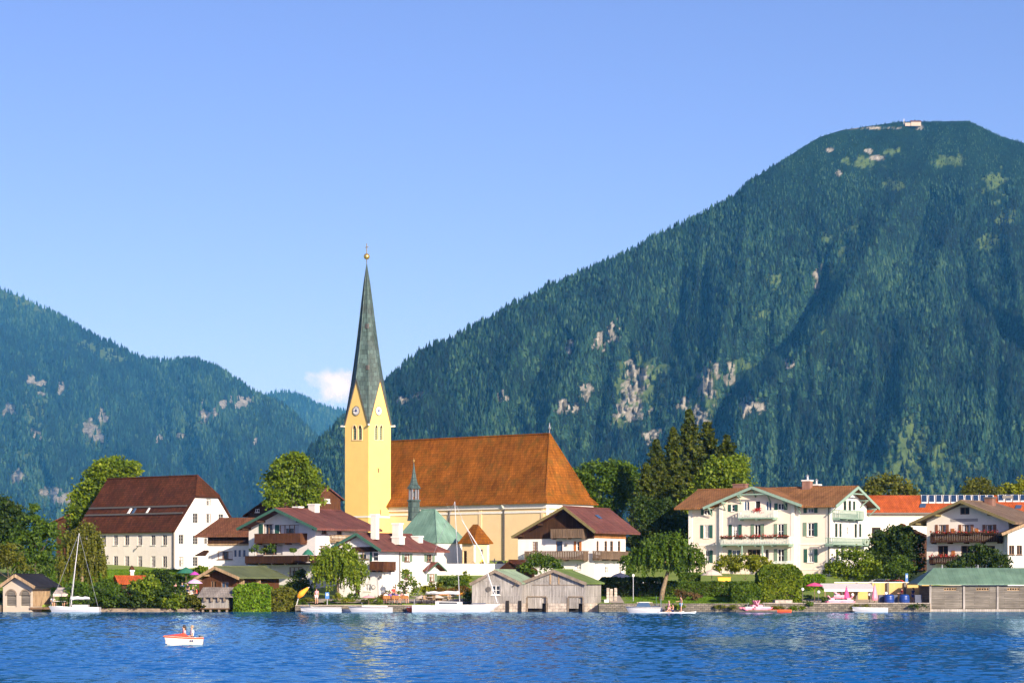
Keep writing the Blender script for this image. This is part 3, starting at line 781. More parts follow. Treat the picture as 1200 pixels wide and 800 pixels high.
class House:
    def __init__(s, name, label, cat, u, v, Y, phi, group=None, z=None):
        s.O = Vector((X(u, Y), Y, Z(v, Y) if z is None else z)); s.phi = R(phi)
        s.c, s.s = math.cos(s.phi), math.sin(s.phi)
        s.root = thing(name, label, cat, s.O, s.phi, group)
        s.faces = {}; s.holes = {}; s.wallm = None
    # pixel to local
    def x(s, u, y=0):
        k = (u - 600) / F; bx = s.O.x - y * s.s; by = s.O.y + y * s.c
        return (k * by - bx) / (s.c - k * s.s)
    def y(s, u, x=0):
        k = (u - 600) / F; bx = s.O.x + x * s.c; by = s.O.y + x * s.s
        return (k * by - bx) / (-s.s - k * s.c)
    def z(s, v, x=0, y=0): return Z(v, s.O.y + x * s.s + y * s.c) - s.O.z
    # faces: 'f' plane y = p looking to -y ; 'r' plane x = p looking to +x ; 'l' plane x = p looking to -x ; 'b' plane y = p looking to +y
    def face(s, name, kind, p, poly): s.faces[name] = (kind, p, poly); s.holes.setdefault(name, [])
    def pt(s, fc, a, z, out=0.0):
        k, p, _ = s.faces[fc]
        return {'f': (a, p - out, z), 'r': (p + out, a, z), 'l': (p - out, a, z), 'b': (a, p + out, z)}[k]
    def fbox(s, mb, fc, a0, a1, z0, z1, o0, o1):
        p = s.pt(fc, a0, z0, o0); q = s.pt(fc, a1, z1, o1)
        mb.box(p[0], q[0], p[1], q[1], p[2], q[2])
    def px(s, fc, u, v, out=0.0):
        """pixel on the plane of a face -> (a, z)"""
        k, p, _ = s.faces[fc]
        if k in 'fb':
            yy = p - out if k == 'f' else p + out; a = s.x(u, yy); return a, s.z(v, a, yy)
        xx = p + out if k == 'r' else p - out; a = s.y(u, xx); return a, s.z(v, xx, a)
    def build_walls(s, m, name='wall', only=None):
        mb = MB()
        for fc, (k, p, poly) in s.faces.items():
            if only and fc not in only: continue
            if not only and fc in getattr(s, 'done', ()): continue
            hs = s.holes[fc]
            xs = sorted(set([q[0] for q in poly] + [h[i] for h in hs for i in (0, 1)]))
            zs = sorted(set([q[1] for q in poly] + [h[i] for h in hs for i in (2, 3)]))
            flip = k in 'lb'
            ar = sum(poly[i][0] * poly[(i+1) % len(poly)][1] - poly[(i+1) % len(poly)][0] * poly[i][1] for i in range(len(poly)))
            pl = poly if ar > 0 else poly[::-1]
            if not hs:
                pts = [s.pt(fc, *q) for q in pl]; mb.poly(*(pts[::-1] if flip else pts)); continue
            for i in range(len(xs) - 1):
                for j in range(len(zs) - 1):
                    cx, cz = (xs[i] + xs[i+1]) / 2, (zs[j] + zs[j+1]) / 2
                    if any(h[0] < cx < h[1] and h[2] < cz < h[3] for h in hs): continue
                    cell = [(xs[i], zs[j]), (xs[i+1], zs[j]), (xs[i+1], zs[j+1]), (xs[i], zs[j+1])]
                    for e in range(len(pl)):
                        if len(cell) < 3: break
                        cell = clip_poly(cell, pl[e], pl[(e+1) % len(pl)])
                    if len(cell) >= 3:
                        pts = [s.pt(fc, *q) for q in cell]; mb.poly(*(pts[::-1] if flip else pts))
            for h in hs:
                d = -0.22
                c = [(h[0], h[2]), (h[1], h[2]), (h[1], h[3]), (h[0], h[3])]
                for e in range(4):
                    a, b = c[e], c[(e+1) % 4]
                    q = [s.pt(fc, *a), s.pt(fc, *b), s.pt(fc, *b, d), s.pt(fc, *a, d)]
                    mb.poly(*(q if flip else q[::-1]))
                q = [s.pt(fc, *p_, d) for p_ in c]; mb.poly(*(q[::-1] if flip else q))
        return mb.build(name, m, s.root)
    def win(s, fc, u0, v0, u1, v1, nx=2, nz=2, frame='frame', glass='glass', shut=None, sides='lr', sw=None, sill=True, name='window', label=None, shutm=None):
        a0, z0 = s.px(fc, (u0 + u1) / 2, v1); a1, z1 = s.px(fc, (u0 + u1) / 2, v0)
        b0 = s.px(fc, u0, v0)[0]; b1 = s.px(fc, u1, v0)[0]
        a0, a1 = min(b0, b1), max(b0, b1)
        return s.winl(fc, a0, a1, z0, z1, nx, nz, frame, glass, shut, sides, sw, sill, name, label)
    def winl(s, fc, a0, a1, z0, z1, nx=2, nz=2, frame='frame', glass='glass', shut=None, sides='lr', sw=None, sill=True, name='window', label=None):
        s.holes[fc].append((a0, a1, z0, z1))
        mb = MB(); s.fbox(mb, fc, a0 + .01, a1 - .01, z0 + .01, z1 - .01, -0.20, -0.17)
        w = mb.build(name, M[glass], s.root)
        if label: w['label'] = label
        t = 0.07
        mb = MB()
        s.fbox(mb, fc, a0 + .005, a0 + t, z0 + .005, z1 - .005, -0.165, -0.07); s.fbox(mb, fc, a1 - t, a1 - .005, z0 + .005, z1 - .005, -0.165, -0.07)
        s.fbox(mb, fc, a0 + t, a1 - t, z0 + .005, z0 + t, -0.165, -0.07); s.fbox(mb, fc, a0 + t, a1 - t, z1 - t, z1 - .005, -0.165, -0.07)
        for i in range(1, nx):
            c = a0 + (a1 - a0) * i / nx; s.fbox(mb, fc, c - .04, c + .04, z0 + t, z1 - t, -0.163, -0.08)
        for j in range(1, nz):
            c = z0 + (z1 - z0) * j / nz; s.fbox(mb, fc, a0 + t, a1 - t, c - .025, c + .025, -0.160, -0.09)
        mb.build('frame', M[frame], w)
        if glass == 'glass' and (a1 - a0) > .55 and random.random() < .6:
            q = (a1 - a0) * (.16 + .12 * random.random()); bl = [(a0 + t, a0 + t + q, z0 + t), (a1 - t - q, a1 - t, z0 + t)]
            if random.random() < .5: bl.append((a0 + t + q, a1 - t - q, z1 - (z1 - z0) * .38))
            for c0, c1, cz in bl: mb = MB(); s.fbox(mb, fc, c0, c1, cz, z1 - t, -.169, -.1655); mb.build('curtain', M['curtain'], w)
        if sill:
            mb = MB(); s.fbox(mb, fc, a0 - .08, a1 + .08, z0 - .09, z0 - .002, 0.002, 0.10); mb.build('sill', M['quoin'] if frame != 'framebrown' else M['w_brown'], w)
        if shut:
            ww = sw or (a1 - a0) * 0.5
            for sd in sides:
                mb = MB()
                c0, c1 = (a0 - ww - .02, a0 - .02) if sd == 'l' else (a1 + .02, a1 + ww + .02)
                s.fbox(mb, fc, c0, c1, z0 - .02, z1 + .02, 0.012, 0.05)
                k = 7
                for q in range(k):
                    zz = z0 + (z1 - z0) * (q + .5) / k
                    s.fbox(mb, fc, c0 + .06, c1 - .06, zz - .05, zz + .03, 0.052, 0.066)
                mb.build('shutter', M[shut], w)
        return w
    def door(s, fc, u0, v0, u1, v1, m='w_brown', label=None):
        a0, z0 = s.px(fc, u0, v1); a1, z1 = s.px(fc, u1, v0); a0, a1 = min(a0, a1), max(a0, a1)
        s.holes[fc].append((a0, a1, z0, z1))
        mb = MB(); s.fbox(mb, fc, a0 + .01, a1 - .01, z0, z1 - .01, -0.20, -0.14); d = mb.build('door', M[m], s.root)
        mb = MB(); s.fbox(mb, fc, a1 - .16, a1 - .10, (z0 + z1) / 2 - .08, (z0 + z1) / 2 + .04, -0.138, -0.08); mb.build('handle', M['metal'], d)
        if label: d['label'] = label
        return d
    def gable_roof(s, y0, y1, L, A, Rr, m, th=0.24, hipback=0.0, barge=None, name='roof'):
        """ridge along y; L, A, Rr = pixels of left eave, apex and right eave in the plane y = y0 (top surface)"""
        P = []
        for (u, v) in (L, A, Rr):
            x = s.x(u, y0); P.append((x, s.z(v, x, y0)))
        (xl, zl), (xa, za), (xr, zr) = P
        s.prof = P; s.th = th
        ya = y1 - hipback
        mb = MB()
        mb.slab([(xa, y0, za), (xl, y0, zl), (xl, y1, zl), (xa, ya, za)][::1], th)
        mb.slab([(xr, y0, zr), (xa, y0, za), (xa, ya, za), (xr, y1, zr)], th)
        if hipback: mb.slab([(xa, ya, za), (xl, y1, zl), (xr, y1, zr)], th)
        o = mb.build(name, m, s.root)
        rb = MB(); rb.beam((xa, y0 - .02, za + .03), (xa, ya + .02, za + .03), 0.26, 0.12); rb.build('ridge_cap', m, o)
        if barge:
            for (p, q) in ((P[0], P[1]), (P[1], P[2])):
                b = MB(); b.beam((p[0], y0 - .05, p[1] - .15), (q[0], y0 - .05, q[1] - .15), 0.08, 0.34); b.build('bargeboard', M[barge], s.root)
        return o
    def under(s, x):
        """height of the underside of the gable roof at x"""
        (xl, zl), (xa, za), (xr, zr) = s.prof
        if x < xa: return zl + (za - zl) * (x - xl) / (xa - xl) - s.th
        return za + (zr - za) * (x - xa) / (xr - xa) - s.th
    def gable_walls(s, xl, xr, D, z0=-1.5, yf=0):
        xa, za = s.prof[1]
        g = [(xl, z0), (xr, z0), (xr, s.under(xr)), (xa, za - s.th), (xl, s.under(xl))]
        s.face('f', 'f', yf, g); s.face('b', 'b', D, g)
        s.face('r', 'r', xr, [(yf, z0), (D, z0), (D, s.under(xr)), (yf, s.under(xr))])
        s.face('l', 'l', xl, [(yf, z0), (D, z0), (D, s.under(xl)), (yf, s.under(xl))])
    def purlins(s, y0, m='w_brown', fr=(0.04, 0.5, 0.96), name='purlin'):
        (xl, zl), (xa, za), (xr, zr) = s.prof
        b = MB()
        for f_ in (0.12, 0.5):
            for (x0, z0_, x1, z1_) in ((xl, zl, xa, za), (xr, zr, xa, za)):
                x = x0 + (x1 - x0) * f_; z = z0_ + (z1_ - z0_) * f_ - s.th - .14
                b.beam((x, y0 + .12, z), (x, 0.3, z), 0.2, 0.24)
        b.beam((xa, y0 + .12, za - s.th - .18), (xa, 0.3, za - s.th - .18), 0.2, 0.24)
        b.build(name, M[m], s.root)
    def balcony(s, fc, u0, u1, vt, vb, depth, m='w_balc', solid=0.75, flowers=False, floor=None, label=None, posts=None):
        a0, zt = s.px(fc, u0, vt, depth); a1, _ = s.px(fc, u1, vt, depth); zb = s.px(fc, (u0 + u1) / 2, vb, depth)[1]
        a0, a1 = min(a0, a1), max(a0, a1)
        mb = MB(); s.fbox(mb, fc, a0, a1, zb, zb + .16, 0.003, depth); bal = mb.build('balcony', M[floor or m], s.root)
        if label: bal['label'] = label
        rl = MB(); n = max(3, int((a1 - a0) / 0.24))
        def run(p0, p1, n):
            """boards along the railing from p0 to p1 given as (a, out)"""
            for i in range(n):
                f0 = (i + (1 - solid) / 2) / n; f1 = (i + 1 - (1 - solid) / 2) / n
                x0 = p0[0] + (p1[0] - p0[0]) * f0; x1 = p0[0] + (p1[0] - p0[0]) * f1
                o0 = p0[1] + (p1[1] - p0[1]) * f0; o1 = p0[1] + (p1[1] - p0[1]) * f1
                if abs(p1[0] - p0[0]) > .01: s.fbox(rl, fc, x0, x1, zb + .16, zt - .08, o0 - .03, o0)
                else: s.fbox(rl, fc, x0 - .015, x0 + .015, zb + .16, zt - .08, o0, o1)
            if abs(p1[0] - p0[0]) > .01: s.fbox(rl, fc, min(p0[0], p1[0]), max(p0[0], p1[0]), zt - .08, zt, p0[1] - .09, p0[1] + .02)
            else: s.fbox(rl, fc, p0[0] - .045, p0[0] + .045, zt - .081, zt - .001, min(p0[1], p1[1]), max(p0[1], p1[1]) - .09)
        run((a0, depth), (a1, depth), n)
        nd = max(2, int(depth / .24))
        run((a0 + .02, 0.01), (a0 + .02, depth), nd); run((a1 - .02, 0.01), (a1 - .02, depth), nd)
        rl.build('railing', M[m], bal)
        k = max(2, int((a1 - a0) / 2.2))
        for i in range(k + 1):
            c = a0 + .15 + (a1 - a0 - .3) * i / k
            br = MB(); s.fbox(br, fc, c - .07, c + .07, zb - .18, zb - .003, 0.004, depth - .1); br.build('bracket', M[floor or m], bal)
        if flowers:
            r = np.random.default_rng(int(abs(u0 * 7 + vt * 3)))
            n = int((a1 - a0) * 60)
            aa = a0 + (a1 - a0) * r.random(n); aa += 0; zz = zt + 0.05 + np.abs(r.normal(0, .13, n)) * (0.5 + vnoise(aa * 1.6, aa * 0, 3)); oo = depth + r.normal(0, .09, n) + .05
            C = np.array([s.pt(fc, a, z, o) for a, z, o in zip(aa, zz - .05, oo)])
            V, Fc, T = leaf_quads(C, 0.16, r)
            np_mesh('flowers', V, Fc, LM['flower'], bal, T)
            fb = MB()
            k = max(1, int((a1 - a0) / 2.0))
            for i in range(k):
                c0 = a0 + (a1 - a0) * (i + .1) / k; c1 = a0 + (a1 - a0) * (i + .9) / k
                s.fbox(fb, fc, c0, c1, zt - .22, zt - .02, depth + .025, depth + .2)
            fb.build('flower_box', M['w_brown'], bal)
        if posts:
            for u in posts:
                a = s.px(fc, u, vb, depth)[0]; mb = MB(); s.fbox(mb, fc, a - .09, a + .09, zb - 3.0, zb - .003, depth - .22, depth - .04); mb.build('post', M[floor or m], bal)
        return bal
    def chimney(s, roof, u, v, w, d, x=None, y=None, m='chim', base=2.5, cap='cornice', pipes=False):
        """chimney whose top front edge shows at pixel (u, v), standing at local depth y"""
        y = 3 if y is None else y
        xx = s.x(u, y); zz = s.z(v, xx, y)
        mb = MB().box(xx - w/2, xx + w/2, y, y + d, zz - base, zz - .16); ch = mb.build('chimney', M[m], roof)
        MB().box(xx - w/2 - .08, xx + w/2 + .08, y - .08, y + d + .08, zz - .16, zz).build('cap', M[cap], ch)
        if pipes: MB().lathe([(.16, 0), (.16, .45), (.26, .5), (.05, .75)], (xx, y + d/2, zz), 12).build('flue', M['metal'], ch)
        return ch
    def strip(s, fc, u, v0, v1, w=0.12, m='pipe', name='downpipe', out=0.12):
        a, z0 = s.px(fc, u, v1); z1 = s.px(fc, u, v0)[1]
        mb = MB(); s.fbox(mb, fc, a - w/2, a + w/2, z0, z1, 0.004, out); return mb.build(name, M[m], s.root)
    def band(s, fc, a0, a1, z0, z1, m='quoin', name='moulding', out=0.05):
        mb = MB(); s.fbox(mb, fc, a0, a1, z0, z1, 0.003, out); return mb.build(name, M[m], s.root)
# ================================================================ BUILDINGS
# ---------------- parish church: nave with steep hipped roof
def church():
    h = House('church_nave', 'long ochre church nave with steep weathered orange tiled hip roof', 'church', 640, 664, 365, -40)
    D = 10.4; W = 36.5
    ez = h.z(588); xr = -3.6
    rz = h.z(508, xr, D / 2)
    e = 0.55; zk = ez - 0.35
    # kinked eaves: lower strip flatter
    def ring(off, z): return [(-W - off, -off, z), (off, -off, z), (off, D + off, z), (-W - off, D + off, z)]
    lo = ring(0.75, ez - 0.05); mid = ring(-0.25, ez + 1.15)
    A = (-W + 0.0, D / 2, rz); B = (xr, D / 2, rz)
    mb = MB()
    mb.slab([lo[0], lo[1], mid[1], (mid[0][0] + .25 - .25, mid[0][1], mid[0][2])], .16)
    mb.slab([lo[1], lo[2], mid[2], mid[1]], .16)
    mb.slab([lo[2], lo[3], mid[3], mid[2]], .16)
    wl = (-W - .1)
    mb.slab([mid[0], mid[1], B, (wl, D/2, rz)], .16)
    mb.slab([mid[1], mid[2], B], .16)
    mb.slab([mid[2], mid[3], (wl, D/2, rz), B], .16)
    roof = mb.build('roof', M['r_church'], h.root)
    rc = MB().beam((wl, D/2, rz + .02), (B[0], D/2, rz + .02), .34, .2); rc.tube([B, mid[1]], .14, 6); rc.tube([B, mid[2]], .14, 6)
    rc.build('ridge_cap', M['r_church'], roof)
    MB().lathe([(.05, 0), (.05, .5), (.18, .62), (.2, .75), (.1, .9), (.02, 1.5)], (B[0], D/2, rz + .1), 10).build('finial', M['metal'], roof)
    f = [(-W, -3), (0, -3), (0, ez), (-W, ez)]
    h.face('f', 'f', 0, f); h.face('b', 'b', D, f)
    h.face('r', 'r', 0, [(0, -3), (D, -3), (D, ez), (0, ez)])
    h.face('l', 'l', -W, [(0, -3), (D, -3), (D, ez), (D/2, rz - .3), (0, ez)])
    # tall arched windows stand on the hidden side; the lake side is blank
    h.build_walls(M['church'])
    b = MB(); b.box(-W - .25, .25, -.25, -.01, ez - .85, ez - .14); b.box(.01, .25, -.01, D + .2, ez - .85, ez - .14); b.build('cornice', M['cornice'], h.root)
    b = MB(); b.box(-W - .1, .12, -.12, -.012, ez - 1.5, ez - 1.2); b.box(.012, .12, -.012, D, ez - 1.5, ez - 1.2); b.build('moulding', M['cornice'], h.root)
    for u in (527, 591): 
        h.strip('f', u, 589, 664, 0.22, 'pipe', 'downpipe', .2)
        a, zt = h.px('f', u, 590); MB().lathe([(.12, 0), (.3, .35), (.3, .6)], (a, -.35, zt - .6), 8).build('rain_hopper', M['cornice'], h.root)
    for u in (636, 563): h.strip('f', u, 592, 664, 0.55, 'church', 'pilaster', .10)
    h.strip('r', 641.5, 592, 664, 0.5, 'cornice', 'pilaster', .08)

church()

def steeple():
    S = 4.85
    h = House('church_tower', 'slender bright yellow church tower with clock faces and green copper spire', 'tower', 432, 668, 381, -40)
    ez = h.z(497); gz = h.z(444, -S/2, 0)
    h.face('f', 'f', 0, [(-S, -2), (0, -2), (0, ez), (-S/2, gz), (-S, ez)])
    h.face('r', 'r', 0, [(0, -2), (S, -2), (S, ez), (S/2, gz), (0, ez)])
    h.face('b', 'b', S, [(-S, -2), (0, -2), (0, ez), (-S/2, gz), (-S, ez)])
    h.face('l', 'l', -S, [(0, -2), (S, -2), (S, ez), (S/2, gz), (0, ez)])
    def arch(fc, u0, u1, v0, v1):
        a0, z0 = h.px(fc, u0, v1); a1, z1 = h.px(fc, u1, v0); r = (a1 - a0) / 2; c = (a0 + a1) / 2
        h.holes[fc].append((a0, a1, z0, z1 - r))
        w = MB()
        # louvred arched opening, standing a little proud of the wall with a moulded rim
        k = 9
        pts = [(a0, z0), (a1, z0)] + [(c + r * math.cos(t), z1 - r + r * 1.25 * math.sin(t)) for t in np.linspace(0, math.pi, k)]
        w.poly(*[h.pt(fc, p[0], p[1], 0.012) for p in pts[2:]])
        w.poly(*[h.pt(fc, p[0], p[1], -0.16) for p in [(a0, z0), (a1, z0), (a1, z1 - r), (a0, z1 - r)]])
        o = w.build('belfry_window', M['dark'], h.root)
        l = MB()
        for q in range(7):
            zz = z0 + .12 + (z1 - r - z0) * q / 7
            l.poly(h.pt(fc, a0 + .05, zz, -.02), h.pt(fc, a1 - .05, zz, -.02), h.pt(fc, a1 - .05, zz + .2, -.15), h.pt(fc, a0 + .05, zz + .2, -.15))
        l.build('louvre', M['shutlight'], o)
        rm = MB()
        for s_ in (-1, 1):
            e = c + s_ * (r + .07); h.fbox(rm, fc, e - .07, e + .07, z0, z1 - r, .003, .07)
        for q in range(len(pts) - 3):
            p, p2 = pts[2 + q], pts[3 + q]; rm.beam(h.pt(fc, *p, .03), h.pt(fc, *p2, .03), .12, .12)
        h.fbox(rm, fc, a0 - .15, a1 + .15, z0 - .14, z0 - .002, .003, .1)
        rm.build('frame', M['church'], o)
    for fc, us in (('f', ((413.5, 417.7), (420, 424.2))), ('r', ((439.2, 442.4), (444.8, 448)))):
        for u0, u1 in us: arch(fc, u0, u1, 498.5, 515)
        a, z = h.px(fc, 417.8 if fc == 'f' else 443.4, 481.2)
        n = 28; r = 0.68
        ring = lambda rr, o: [h.pt(fc, a + rr * math.cos(t), z + rr * math.sin(t), o) for t in [6.2832 * i / n for i in range(n)]]
        d = MB(); d.slab(ring(r, .10), .09, Vector(h.pt(fc, 0, 0, 0)) - Vector(h.pt(fc, 0, 0, 1))); dial = d.build('clock', M['cornice'], h.root)
        rm = MB(); rm.tube([Vector(h.pt(fc, a + r * math.cos(6.2832 * i / n), z + r * math.sin(6.2832 * i / n), .08)) for i in range(n + 1)], .055, 6); rm.build('rim', M['pipe'], dial)
        for q in range(12):
            t = 6.2832 * q / 12
            mk = MB(); mk.beam(h.pt(fc, a + .44 * math.cos(t), z + .44 * math.sin(t), .115), h.pt(fc, a + .57 * math.cos(t), z + .57 * math.sin(t), .115), .06, .03); mk.build('hour_mark', M['c_navy'], dial)
        hn = MB()
        hn.beam(h.pt(fc, a + .1, z, .135), h.pt(fc, a - .52, z + .02, .135), .075, .03); hn.build('hand', M['c_navy'], dial)
        hn = MB(); hn.beam(h.pt(fc, a, z - .1, .15), h.pt(fc, a + .06, z + .36, .15), .085, .03); hn.build('hand', M['c_navy'], dial)
        ct = MB(); ct.slab([h.pt(fc, a + .2 * math.cos(t), z + .2 * math.sin(t), .108) for t in [6.2832 * i / 14 for i in range(14)]], .006, Vector(h.pt(fc, 0, 0, 0)) - Vector(h.pt(fc, 0, 0, 1))); ct.build('dial_centre', M['c_blue'], dial)
    h.winl('r', *(lambda p: (p[0] - .16, p[0] + .16, p[1] - .35, p[1] + .35))(h.px('r', 443.5, 551)), 1, 2, 'framebrown', sill=False)
    h.winl('r', *(lambda p: (p[0] - .12, p[0] + .12, p[1] - .4, p[1] + .4))(h.px('r', 446, 600)), 1, 2, 'framebrown', sill=False)
    h.build_walls(M['tower'])
    b = MB(); h.fbox(b, 'f', -S - .06, .06, h.z(606), h.z(604), .003, .07); h.fbox(b, 'r', -.06, S + .06, h.z(606), h.z(604), .003, .07); b.build('moulding', M['cornice'], h.root)
    for fc in 'fr':
        g = MB(); pk = h.pt(fc, -S/2 if fc == 'f' else S/2, gz, .1)
        ends = ((-S, 0) if fc == 'f' else (0, S))
        for e in ends: g.beam(h.pt(fc, e, ez, .1), pk, .10, .14)
        g.build('gable_edging', M['pipe'], h.root)
    # spire: eight faces from corners and gable tips to the apex
    ap = Vector((h.x(427.3, S/2), S/2, 0)); ap.x = -S/2 - .25; ap.z = h.z(308, ap.x, S/2)
    cs = [(-S - .12, -.12, ez - .05), (.12, -.12, ez - .05), (.12, S + .12, ez - .05), (-S - .12, S + .12, ez - .05)]
    gs = [(-S/2, -.14, gz + .1), (.14, S/2, gz + .1), (-S/2, S + .14, gz + .1), (-S - .14, S/2, gz + .1)]
    mb = MB(); N = 8
    def lerp3(p, q, t):
        p, q = Vector(p), Vector(q); c = Vector((ap.x, ap.y, 0)); r = p.lerp(q, t)
        k = 1 - 0.13 * math.sin(math.pi * t)     # slightly hollow outline
        return (c.x + (r.x - c.x) * k, c.y + (r.y - c.y) * k, r.z)
    seq = [cs[0], gs[0], cs[1], gs[1], cs[2], gs[2], cs[3], gs[3]]
    apt = (ap.x, ap.y, ap.z)
    for i in range(8):
        p, q = seq[i], seq[(i + 1) % 8]
        for j in range(N):
            t0, t1 = j / N, (j + 1) / N
            a, b_, c, d = lerp3(p, apt, t0), lerp3(q, apt, t0), lerp3(q, apt, t1), lerp3(p, apt, t1)
            if j == N - 1: mb.poly(a, b_, apt)
            else: mb.poly(a, b_, c, d)
    sp = mb.build('spire', M['spire'], h.root)
    sm = MB()
    for i in range(8):
        sm.tube([lerp3(seq[i], apt, j / N) for j in range(N)] + [apt], [.09] * N + [.03], 5)
    sm.build('seam', M['spire'], sp)
    for fcx, fcy, uu in ((-.9, -S/2, 0), (.3, S/2 - .8, 0)):
        pass
    for (u_, v_) in ((436.5, 431), (432.5, 382)):
        k = (F and (u_ - 600) / F)
        zz = h.z(v_, -1.3, .9); t = (zz - ez) / (ap.z - ez); c = Vector(lerp3(cs[1], apt, t))
        MB().box(c.x - .22, c.x + .22, c.y - .22, c.y + .12, zz - .3, zz + .4).build('dormer', M['pipe'], sp)
    MB().lathe([(.05, -.4), (.05, .5), (.3, .58), (.46, .85), (.46, 1.05), (.3, 1.32), (.06, 1.4), (.05, 1.5)], apt, 16).build('ball', M['gold'], sp, True)
    cr = MB().beam((ap.x, ap.y, ap.z + 1.45), (ap.x, ap.y, ap.z + 2.9), .09, .09); cr.beam((ap.x - .38, ap.y, ap.z + 2.35), (ap.x + .38, ap.y, ap.z + 2.35), .09, .09); cr.build('cross', M['gold'], sp)
    for (x, y, dx, dy) in ((-S, 0, -1, -.1), (0, S, 1, .1), (0, 0, .7, -.7)):
        g = MB().beam((x + dx * .05, y + dy * .05, ez - .1), (x + dx * .75, y + dy * .75, ez - .06), .26, .24); g.build('waterspout', M['cornice'], h.root)
steeple()

# ---------------- copper roofed chapel with bell turret
def copper_chapel():
    h = House('copper_roofed_chapel', 'white chapel with green copper hip roof and slim bell turret', 'chapel', 512, 676, 350, -40)
    W = 7.6; D = h.y(544); ez = h.z(635); e = .35
    rz = h.z(596.5, -3.0, D/2); A = (-W + 2.2, D/2, rz); B = (-2.9, D/2, rz)
    c = [(-W - e, -e, ez), (e, -e, ez), (e, D + e, ez), (-W - e, D + e, ez)]
    mb = MB()
    for poly in ([c[0], c[1], B, A], [c[1], c[2], B], [c[2], c[3], A, B], [c[3], c[0], A]): mb.slab(poly, .14)
    roof = mb.build('roof', M['copper'], h.root)
    rc = MB().tube([A, B], .1, 6); rc.tube([B, c[1]], .08, 6); rc.tube([B, c[2]], .08, 6); rc.build('ridge_cap', M['copper'], roof)
    f = [(-W, -2), (0, -2), (0, ez), (-W, ez)]
    h.face('f', 'f', 0, f); h.face('b', 'b', D, f); g = [(0, -2), (D, -2), (D, ez), (0, ez)]; h.face('r', 'r', 0, g); h.face('l', 'l', -W, g)
    h.build_walls(M['white'])
    b = MB(); b.box(-W, .12, -.12, -.01, ez - .4, ez - .02); b.box(.01, .12, -.01, D, ez - .4, ez - .02); b.build('cornice', M['cornice'], h.root)
    # turret
    tx = h.x(485, D/2); Y0 = h.O.y + tx * h.s + D/2 * h.c; zz = lambda v: Z(v, Y0) - h.O.z
    t = MB().lathe([(1.0, zz(610)), (.86, zz(604)), (.84, zz(587.5)), (1.0, zz(587)), (1.0, zz(585.5)), (.62, zz(585))], (tx, D/2, 0), 8, R(22.5)); tu = t.build('bell_turret', M['spire'], h.root)
    p = MB()
    for k in range(8):
        a = R(45 * k + 22.5); p.box(tx + .62 * math.cos(a) - .09, tx + .62 * math.cos(a) + .09, D/2 + .62 * math.sin(a) - .09, D/2 + .62 * math.sin(a) + .09, zz(585.2), zz(571.6))
    p.build('column', M['metal'], tu)
    MB().lathe([(.05, zz(582)), (.4, zz(581.5)), (.3, zz(577)), (.1, zz(575.5))], (tx, D/2, 0), 12).build('bell', M['pipe'], tu)
    MB().lathe([(1.02, zz(572.6)), (.98, zz(571)), (.62, zz(567)), (.42, zz(562)), (.2, zz(552)), (.04, zz(541.5))], (tx, D/2, 0), 8, R(22.5)).build('cap', M['spire'], tu)
    MB().lathe([(.03, 0), (.03, .1), (.12, .18), (.12, .28), (.02, .4), (.02, .6)], (tx, D/2, zz(541.5)), 8).build('finial', M['gold'], tu)
copper_chapel()

def orange_chapel():
    h = House('grave_chapel', 'tiny cream chapel with orange pointed roof on the churchyard terrace', 'chapel', 555, 664, 346, -40)
    W = -h.x(541.5); D = h.y(573); ez = h.z(635.5); rz = h.z(614, -W/2, D/2); e = .42
    c = [(-W - e, -e, ez), (e, -e, ez), (e, D + e, ez), (-W - e, D + e, ez)]; A = (-W/2 - .45, D/2, rz); B = (-W/2 + .45, D/2, rz)
    mb = MB()
    for poly in ([c[0], c[1], B, A], [c[1], c[2], B], [c[2], c[3], A, B], [c[3], c[0], A]): mb.slab(poly, .14)
    mb.build('roof', M['r_church'], h.root)
    f = [(-W, -2), (0, -2), (0, ez), (-W, ez)]
    h.face('f', 'f', 0, f); h.face('b', 'b', D, f); g = [(0, -2), (D, -2), (D, ez), (0, ez)]; h.face('r', 'r', 0, g); h.face('l', 'l', -W, g)
    h.win('r', 563.4, 643, 566.4, 651, 1, 2, 'framegrey', sill=False)
    h.door('f', 542.8, 645, 547, 660)
    h.build_walls(M['church'])
    h.band('r', 0, .35, 0, ez - .15, 'cornice', 'pilaster'); h.band('r', D - .35, D, 0, ez - .15, 'cornice', 'pilaster')
orange_chapel()

